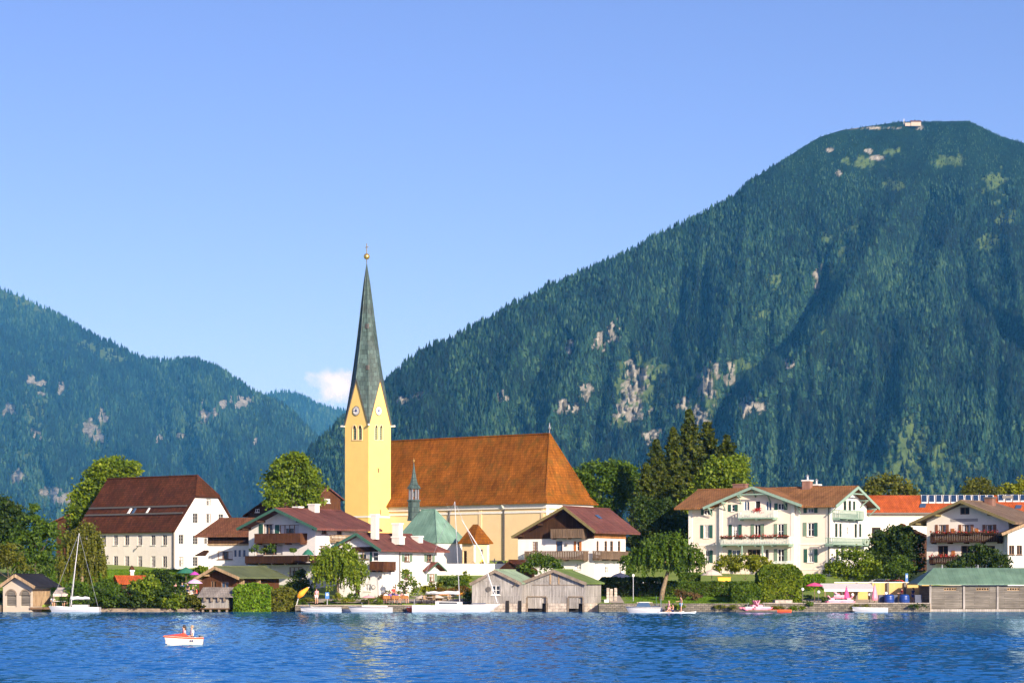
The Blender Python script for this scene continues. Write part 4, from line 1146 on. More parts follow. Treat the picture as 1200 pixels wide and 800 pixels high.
# ---------------- long old house at the left with the dark half-hipped roof
def long_house():
    h = House('old_parish_house', 'long cream house with huge dark brown half hipped roof and white gable', 'house', 205, 669, 352, -40)
    W = -h.x(92); D = h.y(276); ez = h.z(616.5); rz = h.z(557, -1.5, D/2); o = .45
    k = (rz - ez) / (D / 2); hz = ez + (rz - ez) * .6; yh = D/2 * .6
    zo = ez - k * .5; oe = -.5
    B = (-1.6, D/2, rz); wl = -W - .4
    mb = MB()
    mb.slab([(wl, oe, zo), (o, oe, zo), (o, yh, hz), B, (wl, D/2, rz)], .2)
    mb.slab([(o, D - oe, zo), (wl, D - oe, zo), (wl, D/2, rz), B, (o, D - yh, hz)], .2)
    mb.slab([(o, yh, hz), (o, D - yh, hz), B], .2)
    roof = mb.build('roof', M['r_dark'], h.root)
    rc = MB().tube([(wl, D/2, rz), B], .16, 6); rc.tube([B, (o, yh, hz)], .13, 6); rc.tube([B, (o, D - yh, hz)], .13, 6); rc.build('ridge_cap', M['r_dark'], roof)
    for fr in (.24, .38):     # snow boards across the slope
        z_ = ez + (rz - ez) * fr; y_ = D/2 * fr
        MB().beam((wl + .3, y_ - .16, z_ + .16), (o - .2, y_ - .16, z_ + .16), .1, .24).build('snow_guard', M['pipe'], roof)
    for u in (152, 157, 173.5):
        y_ = D/2 * .31; z_ = ez + (rz - ez) * .31; x_ = h.x(u, y_)
        v0 = Vector((0, D/2, rz - ez)).normalized(); n0 = Vector((0, -(rz - ez), D/2)).normalized()
        c = Vector((x_, y_, z_)) + n0 * .06; wd = .2 if u < 170 else .12
        sk = MB().slab([c + Vector((-wd, 0, 0)) - v0 * .55 + n0 * .1, c + Vector((wd, 0, 0)) - v0 * .55 + n0 * .1, c + Vector((wd, 0, 0)) + v0 * .55 + n0 * .1, c + Vector((-wd, 0, 0)) + v0 * .55 + n0 * .1], .14, -n0)
        sk.build('skylight', M['frame'] if u != 157 else M['glassblue'], roof)
    f = [(-W, -2), (0, -2), (0, ez), (-W, ez)]
    h.face('f', 'f', 0, f); h.face('b', 'b', D, f)
    k2 = hz - .25
    g = [(0, -2), (D, -2), (D, ez - .2), (D - yh, k2), (yh, k2), (0, ez - .2)]
    h.face('r', 'r', 0, g); h.face('l', 'l', -W, g)
    for (v0, v1) in ((626.8, 638.5), (651.3, 664)):
        for u in (107, 121.5, 135.5, 148.7, 164, 179.5, 193): h.win('f', u - 2.6, v0, u + 2.6, v1, 2, 3, 'framegrey')
    for (u, v0, v1) in ((244.3, 584, 592), (229, 601, 612.5), (244.5, 601.5, 612.5), (259, 602, 612), (212.3, 626, 637), (229, 627, 637.5), (242, 627, 637), (212.3, 652, 663.5), (229, 652, 663)):
        h.win('r', u - 3, v0, u + 3, v1, 2, 3, 'framegrey')
    h.done = ('r',); h.build_walls(M['oldwhite']); h.build_walls(M['white'], 'gable_wall', ('r',))
    h.strip('f', 203.6, 623, 669, .16, 'pipe', 'downpipe', .16)
    h.band('r', 0.02, D, ez - .35, ez - .2, 'quoin', 'moulding'); h.band('f', -W, -.3, h.z(668.5), h.z(667), 'framegrey', 'moulding')
    h.band('f', -W, 0, ez - .45, ez - .2, 'cornice', 'cornice', .15)
    # small wall lantern bracket
    a, z = h.px('f', 161, 642); b = MB(); b.tube([h.pt('f', a - .5, z - .1, .1), h.pt('f', a, z - .2, .35), h.pt('f', a + .3, z + .3, .1)], .05, 5); b.build('wall_bracket', M['pipe'], h.root)
long_house()

def wing_house():
    h = House('link_house', 'low white wing under a brown roof between old cream house and chalet', 'house', 293, 674, 331, -18)
    W = -h.x(244); D = 6.0; ez = h.z(636); e = 1.0
    rz = h.z(606, -2, D/2); zo = h.z(627, 0, -e)
    xl = h.x(228, -e); A = (h.x(258, D/2), D/2, rz)
    mb = MB()
    mb.slab([(xl, -e, zo), (1.5, -e, zo), (1.5, D/2, rz), A], .2); mb.slab([A, (1.5, D/2, rz), (1.5, D + e, zo), (xl, D + e, zo)], .2); mb.slab([(xl, D + e, zo), (xl, -e, zo), A], .2)
    mb.build('roof', M['r_brown'], h.root)
    f = [(-W, -2), (1.2, -2), (1.2, zo + .25), (-W, zo + .25)]
    h.face('f', 'f', 0, f); h.face('b', 'b', D, f); g = [(0, -2), (D, -2), (D, zo + .2), (0, zo + .2)]; h.face('l', 'l', -W, g); h.face('r', 'r', 1.2, g)
    h.win('f', 255, 645.5, 272.5, 655, 3, 1, 'framebrown')
    for u in (275.5, 280.5, 286): h.win('f', u - 2, 643.5, u + 2, 652.5, 1, 1, 'frame', 'glassblue', sill=False)
    h.build_walls(M['white'])
    h.band('f', -W - .02, 1.1, h.z(637), zo + .24, 'w_brown', 'timber_gallery', .12); h.band('f', -W - .05, 1.1, h.z(638.5), h.z(636.6), 'w_light', 'gallery_rail', .2)
    h.band('f', h.x(273.5), h.x(289), h.z(662), h.z(654), 'frame', 'veranda_panel', .06)
    # entrance porch at the left
    a = h.x(240); b = MB(); b.slab([(a - .9, -1.1, h.z(650)), (a + .6, -1.1, h.z(650)), (a + .6, .2, h.z(644)), (a - .2, .2, h.z(644))], .12); b.build('porch_roof', M['w_brown'], h.root)
wing_house()

# ---------------- white chalets
def chalet_left():
    h = House('white_chalet', 'broad white chalet with mauve brown roof, two balconies and a green parasol on its terrace', 'house', 370, 694, 318, -37)
    y0 = -1.7; xl = h.x(291.5); D = h.y(431)
    y1 = D + .9
    roof = h.gable_roof(y0, y1, (277.5, 618.5), (322, 595), (371.5, 618.5), M['r_mauve'], .26, 0, 'greentrim')
    h.gable_walls(xl, 0, D)
    h.win('f', 308.5, 613.8, 320.5, 626, 2, 1, 'framebrown', shut='shutgreen', sw=.7, sides='l'); h.win('f', 327.5, 614.5, 350, 626, 4, 1, 'framebrown', shut='shutgreen', sw=.7, sides='l')
    h.win('f', 300, 638.5, 331, 650, 3, 1, 'framebrown', name='loggia_window', sill=False)
    h.win('f', 339, 664, 354.5, 675, 3, 2, 'framebrown')
    h.win('r', 377, 618.8, 383, 625, 2, 1, 'framebrown'); h.win('r', 395, 620, 400.5, 626, 2, 1, 'framebrown'); h.win('r', 374, 639, 385, 648, 3, 1, 'framebrown')
    h.win('r', 404, 640, 412, 650, 2, 2, 'framebrown')
    h.build_walls(M['white']); h.purlins(y0)
    h.balcony('f', 298, 352, 625, 636, 1.3, 'w_red', .9); 
    h.balcony('f', 287, 366, 651, 659.5, 2.2, 'w_brown', .95)
    h.balcony('r', 393, 412, 626.5, 634, 1.0, 'w_light', .5)
    h.chimney(roof, 365, 590, 1.15, .9, None, 4.5); h.chimney(roof, 346.5, 593, 1.0, .9, None, 7.5, base=1.6)
    # potted plants standing on the terrace
    r = np.random.default_rng(9)
    h.terr = (h.x(287, -2.2), h.x(335, -2.2), h.z(651, 0, -2.0))
    return h
H_CL = chalet_left()

def chalet_front():
    h = House('lakeside_white_house', 'small white house with mauve roof, green and brown shutters behind the moored sailboat', 'house', 443.5, 700, 303, -30)
    y0 = -.9; xl = h.x(397); D = h.y(512)
    roof = h.gable_roof(y0, D + 1.5, (388.5, 640), (417.5, 624), (446.5, 643.5), M['r_mauve'], .24, 3.4, 'greentrim')
    h.gable_walls(xl, 0, D)
    h.win('f', 418, 645, 432, 655, 2, 1, 'framebrown', name='gable_window'); h.win('f', 436.5, 646.5, 443.2, 657, 1, 2, 'frame', shut='shutgreen', sw=.35, sides='l')
    h.win('f', 427, 684, 434.6, 692, 2, 2, 'frame'); h.door('f', 415.5, 683.5, 421.5, 697, 'w_brown')
    for (u0, v0, u1, v1) in ((473.6, 648.5, 480, 657.5), (500, 649.3, 506.3, 657.8), (473.6, 669.3, 480, 678), (503, 671.8, 509, 681)): h.win('r', u0, v0, u1, v1, 2, 2, 'framebrown', shut='shutlight', sw=.55)
    h.win('r', 462.8, 684, 464.6, 690, 1, 2, 'framebrown', sill=False)
    h.build_walls(M['white'])
    h.band('f', h.x(413), -.05, h.z(646), h.under(0) + .05, 'w_brown', 'timber_cladding', .06)
    h.balcony('f', 433, 449, 657.5, 668, 1.1, 'w_red', .95)
    h.balcony('r', 449.5, 464, 657.5, 668, 1.1, 'w_red', .95)
    h.chimney(roof, 437.5, 602, .75, .7, None, .6, base=3.0); h.chimney(roof, 463.5, 612.5, .95, .9, None, 5.5, base=2.6)
    h.chimney(roof, 463.5, 628, 1.1, 1.2, None, 4.0, base=1.0, m='chim'); h.chimney(roof, 486.5, 627.5, 1.0, 1.0, None, 10.0, base=1.3)
    h.strip('r', 468, 645, 690, .12, 'pipe', 'downpipe', .12)
    # small gabled hood over the lower window
    a0 = h.px('r', 495, 668)[0]; a1 = h.px('r', 516.5, 668)[0]; am = (a0 + a1) / 2; zl = h.px('r', 505, 668)[1]; zt = h.px('r', 505, 658)[1]
    b = MB(); b.slab([h.pt('r', am, zt, .9), h.pt('r', am, zt, -.1), h.pt('r', a0, zl, -.1), h.pt('r', a0, zl, .9)], .1); b.slab([h.pt('r', a1, zl, .9), h.pt('r', a1, zl, -.1), h.pt('r', am, zt, -.1), h.pt('r', am, zt, .9)], .1)
    hd = b.build('hood_roof', M['r_mauve'], h.root)
    b = MB(); b.beam(h.pt('r', a0, zl - .1, .93), h.pt('r', am, zt - .1, .93), .06, .16); b.beam(h.pt('r', am, zt - .1, .93), h.pt('r', a1, zl - .1, .93), .06, .16); b.build('bargeboard', M['greentrim'], hd)
    a, z = h.px('f', 438, 687.5); b = MB(); n = 18
    b.slab([h.pt('f', a + .28 * math.cos(6.283 * i / n), z + .28 * math.sin(6.283 * i / n), .08) for i in range(n)], .06, (0, 1, 0)); pl = b.build('round_plaque', M['framegrey'], h.root)
    b = MB(); b.slab([h.pt('f', a + .17 * math.cos(6.283 * i / n), z + .17 * math.sin(6.283 * i / n), .09) for i in range(n)], .008, (0, 1, 0)); b.build('plaque_face', M['cornice'], pl)
    for u, v in ((425, 671.5), (445.5, 676)):
        a, z = h.px('f', u, v) if u < 440 else h.px('r', u, v); MB().box(a - .1, a + .1, -.25, -.01, z - .15, z + .15).build('wall_lamp', M['pipe'], h.root)
chalet_front()

def chalet_mid():
    h = House('timber_gabled_chalet', 'white chalet with brown timber gable, three grey wooden balconies, right of the ochre nave', 'house', 696.5, 679, 327, -28)
    y0 = -1.5; xl = h.x(607); D = h.y(733)
    y1 = h.y(714, h.x(660, y0)) 
    roof = h.gable_roof(y0, max(y1, D + 1.2), (599.5, 628), (660.3, 592.8), (697.5, 622), M['r_mauve'], .26, 0, 'darktrim')
    h.gable_walls(xl, 0, D)
    h.win('f', 653, 610, 662, 618.5, 2, 1, 'frame', 'glassblue', sill=False); h.win('f', 672.5, 611, 680, 619, 2, 1, 'frame', 'glassblue', sill=False)
    h.win('f', 624, 634.5, 630.3, 645, 2, 3, 'framebrown'); h.win('f', 651.5, 633.5, 659, 646.5, 1, 1, 'framebrown', 'glassblue', sill=False)
    h.win('f', 675.5, 634, 678.8, 645, 1, 2, 'frame', shut='shutwood', sw=.32); h.win('f', 674.3, 659.5, 681, 667, 2, 2)
    for u0, u1 in ((699, 702), (708.3, 712), (715, 719), (724, 727.5)): h.win('r', u0, 633.5, u1, 645.5, 1, 2, 'framebrown', glass='dark', shut=None)
    h.win('r', 699, 659.5, 701.3, 671, 1, 3, 'frame'); h.win('r', 709.3, 659.5, 714.5, 671, 2, 3, 'frame')
    h.win('r', 726, 659.5, 729.5, 671, 1, 3, 'frame')
    h.build_walls(M['white']); h.purlins(y0, 'w_brown')
    # timber cladding of the gable
    zc = h.z(630.5); b = MB(); xa, za = h.prof[1]
    b.slab([(xl + .02, -.07, zc), (-.0, -.07, zc), (-.0, -.07, h.under(-.02)), (xa, -.07, za - h.th), (xl + .02, -.07, h.under(xl))], .064, (0, 1, 0))
    b.build('timber_cladding', M['w_brown'], h.root)
    h.band('r', 0, D, h.z(630), h.under(0) - .0, 'w_orange', 'timber_cladding', .06)
    h.balcony('f', 645, 683, 619.5, 630, 1.3, 'w_balc_grey', .8); h.balcony('f', 614.5, 684.5, 645.5, 655.5, 1.3, 'w_balc_grey', .8); h.balcony('r', 705, 738.5, 645, 655, 1.3, 'w_balc_grey', .8)
    y_ = 5; xx = h.x(702, y_); (xa, za), (xr, zr) = h.prof[1], h.prof[2]
    n0 = Vector((-(zr - za), 0, (xr - xa))).normalized(); d0 = Vector((xr - xa, 0, zr - za)).normalized()
    c = Vector((xa, y_, za)) + d0 * 2.2 + n0 * .05; yv = Vector((0, 1, 0))
    MB().slab([c - yv * .45 - d0 * .4, c - yv * .45 + d0 * .4, c + yv * .45 + d0 * .4, c + yv * .45 - d0 * .4], .06, n0).build('skylight', M['glassblue'], roof)
    h.band('f', h.x(664) - .1, h.x(664) + .1, h.z(639), h.z(636), 'pipe', 'wall_lamp', .2)
chalet_mid()

def chalet_right():
    h = House('flowered_chalet', 'chalet with olive bargeboards and red flowers along its brown balcony, above green boathouse', 'house', 1182, 676, 316, -38)
    y0 = -1.5; xl = h.x(1086); D = 9.5
    roof = h.gable_roof(y0, D + 2.5, (1065.5, 613), (1125.5, 586), (1189.5, 611.5), M['r_grey'], .28, 4.5, 'darktrim')
    h.gable_walls(xl, 0, D)
    for (u0, u1) in ((1099.5, 1108.5), (1127, 1137.5), (1155, 1164)): h.win('f', u0, 614.5, u1, 626, 2, 1, 'framebrown', shut='shutbrown', sw=.4)
    for (u0, u1) in ((1099, 1111), (1126, 1140), (1153.5, 1166)): h.win('f', u0, 639, u1, 653, 2, 1, 'framebrown', glass='dark', sill=False)
    h.win('f', 1125, 594, 1136, 602.5, 2, 1, 'framebrown', glass='dark', sill=False)
    h.build_walls(M['white2']); h.purlins(y0, 'darktrim')
    h.balcony('f', 1090, 1170, 624.5, 635, 1.3, 'w_brown', .85, flowers=True); h.balcony('f', 1088.5, 1123, 652, 660, 1.3, 'w_brown', .85, flowers=True)
    for fu in (1116.5, 1144.5, 1117, 1146):
        v = 620 if fu in (1116.5, 1144.5) else 646; h.band('f', h.x(fu) - .25, h.x(fu) + .25, h.z(v + 5), h.z(v - 2), 'shutwood', 'shutter', .05)
    h.chimney(roof, 1158, 582, 1.1, 1.0, None, 4.0, m='brick', cap='pipe')
    h.band('f', h.x(1114), h.x(1146), h.z(610), h.z(606.5), 'framegrey', 'painted_frieze', .03)
chalet_right()

def edge_house():
    h = House('cut_off_house', 'white house with two dark windows cut off at the right beyond the flowered chalet', 'house', 1181, 676, 312, -4)
    xw = h.x(1262); y0 = -.9
    h.gable_roof(y0, 10, (1174, 624.5), (1220, 605), (1268, 625), M['r_grey'], .24, 0, 'w_light')
    h.gable_walls(0, xw, 9)
    for u in (1185.5, 1194.5): h.win('f', u - 3.2, 638.5, u + 3.2, 649.5, 2, 1, 'framebrown', glass='dark')
    h.win('f', 1212, 630, 1222, 645); h.win('f', 1236, 630, 1246, 645)
    h.build_walls(M['white'])
edge_house()

def hotel():
    h = House('lake_hotel', 'large beige hotel with green shutters, flowered balconies and a rust brown cross gabled roof', 'hotel', 973.5, 676, 335, -32)
    W = -h.x(807); D = h.y(1015.5); e = 1.25; er = 1.3
    ym = D / 2
    rz = h.z(569.5, er, ym)
    zo = h.z(592, 0, -e)
    zback = zo
    xe_l = -W - 1.6
    mb = MB(); th = .26
    vl, vr, vm = h.x(824, -1.5) + .55, h.x(939.5, -1.5) - .55, h.x(881.3, -1.5)
    mb.slab([(xe_l, -e, zo), (vl, -e, zo), (vm, ym, rz), (xe_l, ym, rz)], th); mb.slab([(vr, -e, zo), (er, -e, zo), (er, ym, rz), (vm, ym, rz)], th)
    mb.slab([(er, D + e, zo), (xe_l, D + e, zo), (xe_l, ym, rz), (er, ym, rz)], th)
    roof = mb.build('roof', M['r_hotel'], h.root)
    MB().beam((xe_l, ym, rz + .03), (er, ym, rz + .03), .3, .14).build('ridge_cap', M['r_hotel'], roof)
    k = (rz - zo) / (ym + e)
    ez = zo + k * e - th
    # cross gable
    pc = -.35; yg = -1.5
    P = [(h.x(u, yg), h.z(v, h.x(u, yg), yg)) for u, v in ((824, 594), (881.3, 569.5), (939.5, 591))]
    zr_c = min(P[1][1], rz + .0)
    P[1] = (P[1][0], zr_c)
    (gl, zl), (ga, za), (gr, zr) = P
    mb = MB(); mb.slab([(ga, yg, za), (gl, yg, zl), (gl, ym, zl), (ga, ym, za)], th); mb.slab([(gr, yg, zr), (ga, yg, za), (ga, ym, za), (gr, ym, zr)], th)
    cg = mb.build('cross_gable_roof', M['r_hotel'], h.root)
    for p, q in ((P[0], P[1]), (P[1], P[2])):
        MB().beam((p[0], yg - .05, p[1] - .16), (q[0], yg - .05, q[1] - .16), .1, .36).build('bargeboard', M['trimgreen'], h.root)
    for (p, q) in (((-e, zo), (ym, rz)), ((ym, rz), (D + e, zo))):
        MB().beam((er + .05, p[0], p[1] - .16), (er + .05, q[0], q[1] - .16), .1, .36).build('bargeboard', M['trimgreen'], h.root)
    # braces and purlin heads under the gables
    class _B:
        def beam(s, *a): MB().beam(*a).build('gable_timber', M['trimgreen'], h.root)
    b = _B()
    for f_ in (.1, .38, .7, 1):
        for (x0, z0_) in ((gl, zl), (gr, zr)):
            x = x0 + (ga - x0) * f_; z = z0_ + (za - z0_) * f_ - th - .16
            b.beam((x, yg + .05, z), (x, 0, z), .18, .22); b.beam((x, yg + .3, z - .1), (x, pc - .02, z - 1.0), .12, .12)
    for f_ in (.1, .5, 1):
        for s_ in (0, 1):
            y = -e + (ym + e) * f_ if not s_ else D + e - (ym + e) * f_
            z = zo + (rz - zo) * f_ - th - .16
            b.beam((er - .05, y, z), (-.3, y, z), .18, .22); b.beam((er - .2, y, z - .1), (.02, y, z - 1.0), .12, .12)
    b.beam((er - .02, ym * .62, zo + (rz - zo) * .55 + .2), (er - .02, D - ym * .62, zo + (rz - zo) * .55 + .2), .12, .16)
    b.beam((gl * .36 + ga * .64, yg + .06, zl * .36 + za * .64 - .1), (gr * .36 + ga * .64, yg + .06, zl * .36 + za * .64 - .1), .12, .16)
    h.face('f', 'f', 0, [(-W, -2.5), (0, -2.5), (0, ez), (-W, ez)]); h.face('b', 'b', D, [(-W, -2.5), (0, -2.5), (0, ez), (-W, ez)])
    g = [(0, -2.5), (D, -2.5), (D, ez), (ym, rz - th - .05), (0, ez)]; h.face('r', 'r', 0, g); h.face('l', 'l', -W, g)
    c0, c1 = h.x(843, pc), h.x(931, pc)
    uz = lambda x: (zl + (za - zl) * (x - gl) / (ga - gl) if x < ga else za + (zr - za) * (x - ga) / (gr - ga)) - th - .02
    h.face('c', 'f', pc, [(c0, -2.5), (c1, -2.5), (c1, uz(c1)), (ga, za - th - .02), (c0, uz(c0))])
    mb = MB(); mb.box(c0, c0 + .02, pc, -.003, -2.5, uz(c0) - .05); mb.box(c1 - .02, c1, pc, -.003, -2.5, uz(c1) - .05); mb.build('return_wall', M['hotel'], h.root)
    G = 'shutgreen'; L_ = 'shutlight'
    top, mid_, low = (596, 602.8), (614, 630), (643, 658.5)
    # left bay
    h.win('f', 825, 597, 831.5, 603, 2, 1, shut=G, sw=.42); h.win('f', 824.7, 615, 831.3, 630, 2, 2, shut=G, sw=.48); h.win('f', 826.5, 644.5, 831.5, 659, 2, 2, shut=G, sw=.48, sides='r')
    # right bay
    h.win('f', 945.7, 593.5, 954, 600.5, 2, 1, shut=G, sw=.48); h.win('f', 946.3, 612.3, 954, 628, 2, 2, shut=G, sides='r', sw=.5); h.win('f', 946.3, 643, 954, 658.5, 2, 2, shut=G, sw=.5)
    b = h.px('f', 941, 612.3)[0]; b1 = h.px('f', 945.3, 612.3)[0]; h.band('f', b, b1, h.px('f', 943, 628)[1], h.px('f', 943, 612)[1], 'shutlight', 'shutter', .05)
    # centre, top
    h.win('c', 857, 591, 861, 598.8, 1, 2, shut=G, sw=.45); h.win('c', 871.6, 587, 878, 598, 2, 1, 'frame', 'glassblue', sill=False); h.win('c', 884.7, 586.5, 891, 601, 1, 1, 'frame', 'dark', sill=False, name='balcony_door')
    h.win('c', 897.3, 587, 904, 598, 2, 1, 'frame', 'glassblue', sill=False); h.win('c', 911.5, 589.5, 918.7, 597, 2, 1, shut=G, sw=.48)
    # centre, middle
    h.win('c', 858, 614.5, 865.3, 632, 2, 2, shut=G, sw=.5, name='balcony_door'); h.win('c', 884, 614, 891.3, 632, 2, 1, shut=L_, sw=.5, glass='dark', name='balcony_door'); h.win('c', 911.2, 613.5, 918.4, 631, 2, 2, shut=L_, sw=.5, name='balcony_door')
    # centre, low
    h.win('c', 857.5, 644, 867.5, 652.5, 2, 1, 'frame', 'glassblue', shut=G, sw=.5, sides='l'); h.win('c', 876, 643.3, 891, 656, 3, 1, 'framebrown', 'dark', sill=False, name='terrace_door'); h.win('c', 895, 643, 901, 655, 1, 1)
    h.win('c', 911.2, 643, 918.8, 658.5, 2, 2, shut=L_, sw=.5)
    # right gable side
    for (u0, v0, u1, v1) in ((988.5, 586.5, 992.3, 597.5), (994.3, 586.5, 997.8, 598), (999.6, 587, 1002.8, 597.5), (978.6, 613, 981.9, 629), (983.6, 613, 986.6, 629), (1001.4, 613.5, 1004.6, 629.5), (1006.8, 613.5, 1009.8, 629), (979.5, 643, 983, 656), (985.5, 643, 989, 656), (994.5, 643, 998, 656), (1002.5, 643, 1006, 656)):
        h.win('r', u0, v0, u1, v1, 1, 2, 'shutgreen', 'dark', sill=False)
    h.win('r', 992.3, 617, 994.6, 626.5, 1, 2, 'frame', sill=False)
    h.done = ('r',); h.build_walls(M['hotel']); h.build_walls(M['white'], 'gable_wall', ('r',))
    # quoins and string courses
    for x0 in (-W, c0 - .62, c1 + .02, -.62): h.band('f', x0, x0 + .6, -2, ez - .02, 'quoin', 'quoin', .06)
    h.band('c', c0, c0 + .5, -2, uz(c0) - .3, 'quoin', 'quoin', .05); h.band('c', c1 - .5, c1, -2, uz(c1) - .3, 'quoin', 'quoin', .05)
    zc = h.z(637, -1, 0)
    h.band('f', -W + .62, c0 - .64, zc - .14, zc + .14, 'quoin', 'moulding', .055); h.band('f', c1 + .64, -.64, zc - .14, zc + .14, 'quoin', 'moulding', .055)
    h.band('f', c1 + .64, -.64, h.z(667.5), h.z(666), 'quoin', 'moulding', .05)
    b = h.balcony('c', 864.5, 906.5, 598, 607.5, 1.3, 'balcgreen', .55, flowers=False, floor='trimgreen')
    b2 = h.balcony('c', 844, 925, 629, 638.5, 1.4, 'balcgreen', .55, flowers=True, floor='trimgreen', posts=(869, 893))
    r = np.random.default_rng(5); a, z = h.px('c', 888, 597.5, 1.35)
    n = 130; C = np.stack([a + r.normal(0, .35, n), np.full(n, pc - 1.4) + r.normal(0, .1, n), z + r.normal(0.05, .14, n)], -1); V, Fc, T = leaf_quads(C, .16, r); np_mesh('flowers', V, Fc, LM['flower'], b, np.clip(T + .3, 0, 1))
    h.balcony('r', 984, 1012.5, 597, 608, 1.1, 'trimgreen', .45, floor='trimgreen'); h.balcony('r', 976.5, 1020, 629.5, 638.5, 1.2, 'trimgreen', .45, floor='trimgreen')
    h.balcony('c', 903, 922, 657, 664, 1.2, 'balcgreen', .6, floor='trimgreen')
    h.chimney(roof, 866, 566.5, 1.9, .9, None, ym + .6, m='brick', base=2.6, cap='brick')
    h.chimney(roof, 944.5, 562, 1.15, .9, None, ym - .8, m='brick', base=2.6, pipes=True); h.chimney(roof, 955, 567, 1.0, .9, None, ym + .6, m='brick', base=2.4, pipes=True)
    h.strip('f', 971.5, 594, 672, .12, 'pipe', 'downpipe', .14)
    return h
H_HOTEL = hotel()

def orange_long():
    h = House('orange_roofed_hall', 'long white building under a bright orange tiled roof with solar panels', 'building', 985, 660, 378, 0)
    W = h.x(1300); D = 11; ez = h.z(601); zo = h.z(600.5, 0, -.6); rz = h.z(580, 0, D/2)
    mb = MB(); mb.slab([(-.6, -.6, zo), (W, -.6, zo), (W, D/2, rz), (-.6, D/2, rz)], .22); mb.slab([(W, D + .6, zo), (-.6, D + .6, zo), (-.6, D/2, rz), (W, D/2, rz)], .22)
    roof = mb.build('roof', M['r_orange'], h.root)
    f = [(0, -2), (W, -2), (W, zo + .1), (0, zo + .1)]; h.face('f', 'f', 0, f); h.face('b', 'b', D, f); g = [(0, -2), (D, -2), (D, zo), (D/2, rz - .3), (0, zo)]; h.face('l', 'l', 0, g); h.face('r', 'r', W, g)
    h.win('f', 1021.5, 617.5, 1032, 631.5, 1, 1, 'framebrown', 'dark', sill=False)
    h.win('f', 1196, 612, 1203, 622); h.win('f', 1050, 617, 1058, 628); h.build_walls(M['white2'])
    MB().box(-.6, W, -.75, -.6, zo - .2, zo + .02).build('gutter', M['pipe'], h.root)
    k = Vector((0, D/2 + .6, rz - zo)).normalized(); n0 = Vector((0, -k.z, k.y))
    p0 = Vector((0, -.6, zo)); Ls = (Vector((0, D/2, rz)) - p0).length
    def panel(u, t0, t1, wd, m, nm, parent):
        c0 = p0 + k * Ls * t0 + n0 * .05; c1 = p0 + k * Ls * t1 + n0 * .05; x0 = h.x(u, c1.y); 
        s_ = -.35
        return MB().slab([(x0 - wd/2 + s_, c0.y, c0.z), (x0 + wd/2 + s_, c0.y, c0.z), (x0 + wd/2, c1.y, c1.z), (x0 - wd/2, c1.y, c1.z)], .08, n0).build(nm, m, parent)
    for i in range(10):
        q = panel(1083 + i * 8.6, .52, .97, .98, M['frame'], 'solar_panel', roof)
        c = panel(1083 + i * 8.6 + .2, .57, .93, .70, M['solar'], 'solar_cell', q); c.location = n0 * .09
    for i in range(5):
        q = panel(1173 + i * 8.6, .60, .99, .98, M['frame'], 'solar_panel', roof); c = panel(1173 + i * 8.6 + .2, .65, .95, .70, M['solar'], 'solar_cell', q); c.location = n0 * .09
    panel(1082, .28, .48, .9, M['glassblue'], 'skylight', roof); panel(1194, .22, .4, .9, M['glassblue'], 'skylight', roof)
    x0 = h.x(1180, D/2 - 1); MB().box(x0 - .8, x0 + .8, D/2 - 1.6, D/2 - .4, rz - 1.0, rz - .1).build('vent_box', M['pipe'], roof)
orange_long()

def small_house(name, label, u_l, u_r, v, Y, phi, D, L, A, Rr, roofm, wallm, y0=-.5, wins=(), barge=None, th=.2, hip=0):
    h = House(name, label, 'house', u_r, v, Y, phi)
    xl = h.x(u_l)
    h.gable_roof(y0, D + .5, L, A, Rr, M[roofm], th, hip, barge)
    h.gable_walls(xl, 0, D)
    for w in wins: h.win(*w)
    h.build_walls(M[wallm]); return h
small_house('brown_gabled_house', 'small brown gabled house behind dark shrubs, between hotel and flowered chalet', 1026, 1084, 655, 345, -12, 8, (1018, 631), (1056, 613.5), (1089, 628), 'r_brown', 'w_red', wins=(('f', 1070, 636, 1082, 646, 2, 1, 'framebrown'),), barge='w_brown')
small_house('red_brown_farmhouse', 'reddish timber house with mauve roof just left of the yellow tower', 372, 399, 640, 430, 30, 9, (368, 585), (385, 570), (404, 585), 'r_mauve', 'w_red', wins=(('f', 380, 584, 387, 589, 2, 1, 'frame'),))
small_house('dark_roofed_house', 'dark roofed house mostly hidden behind the round tree by the chalet', 290, 318, 640, 420, -20, 9, (284, 604), (313, 583), (340, 600), 'r_dark', 'w_brown', wins=(('f', 299, 596, 304, 600, 2, 1, 'frame'),))
small_house('red_roofed_house', 'reddish house half hidden between trees left of the old cream house', 66, 104, 655, 430, -25, 10, (58, 612), (82, 601), (108, 613), 'r_brown', 'w_red')
small_house('shed_with_red_roof', 'low shed with maroon roof behind the pale green boathouse', 588, 612, 676, 312, -20, 4.5, (584, 667), (597, 656), (613, 667), 'r_dark', 'w_brown', y0=-.3)
# ================================================================ WATERSIDE SHEDS AND WALLS
def boathouse_mid(name, label, u, W0, phi, D, L, A, Rr, roofm, Y=289.3):
    h = House(name, label, 'boathouse', u, 717, Y, phi, z=0)
    xl = h.x(W0)
    h.gable_roof(-.35, D + .4, L, A, Rr, M[roofm], .16, 0, 'post')
    h.gable_walls(xl, 0, D, z0=.95)
    return h, xl
h, xl = boathouse_mid('pale_green_boathouse', 'grey boarded boathouse with pale green roof and one white barred window', 611, 553, -15, 8.0, (550.5, 683), (580, 667.3), (611, 682.5), 'p_roof')
h.win('f', 576, 685.5, 586, 696.5, 2, 2, 'frame'); h.build_walls(M['w_grey'])
b = MB(); b.box(xl, 0, .05, h.faces['b'][1] - .05, -.6, .94); b.build('plinth', M['stonepale'], h.root)
for uu in (595, 609.5): 
    a = h.x(uu); MB().box(a - .16, a + .16, -.12, .045, -.6, 1.25).build('post', M['dark'], h.root)
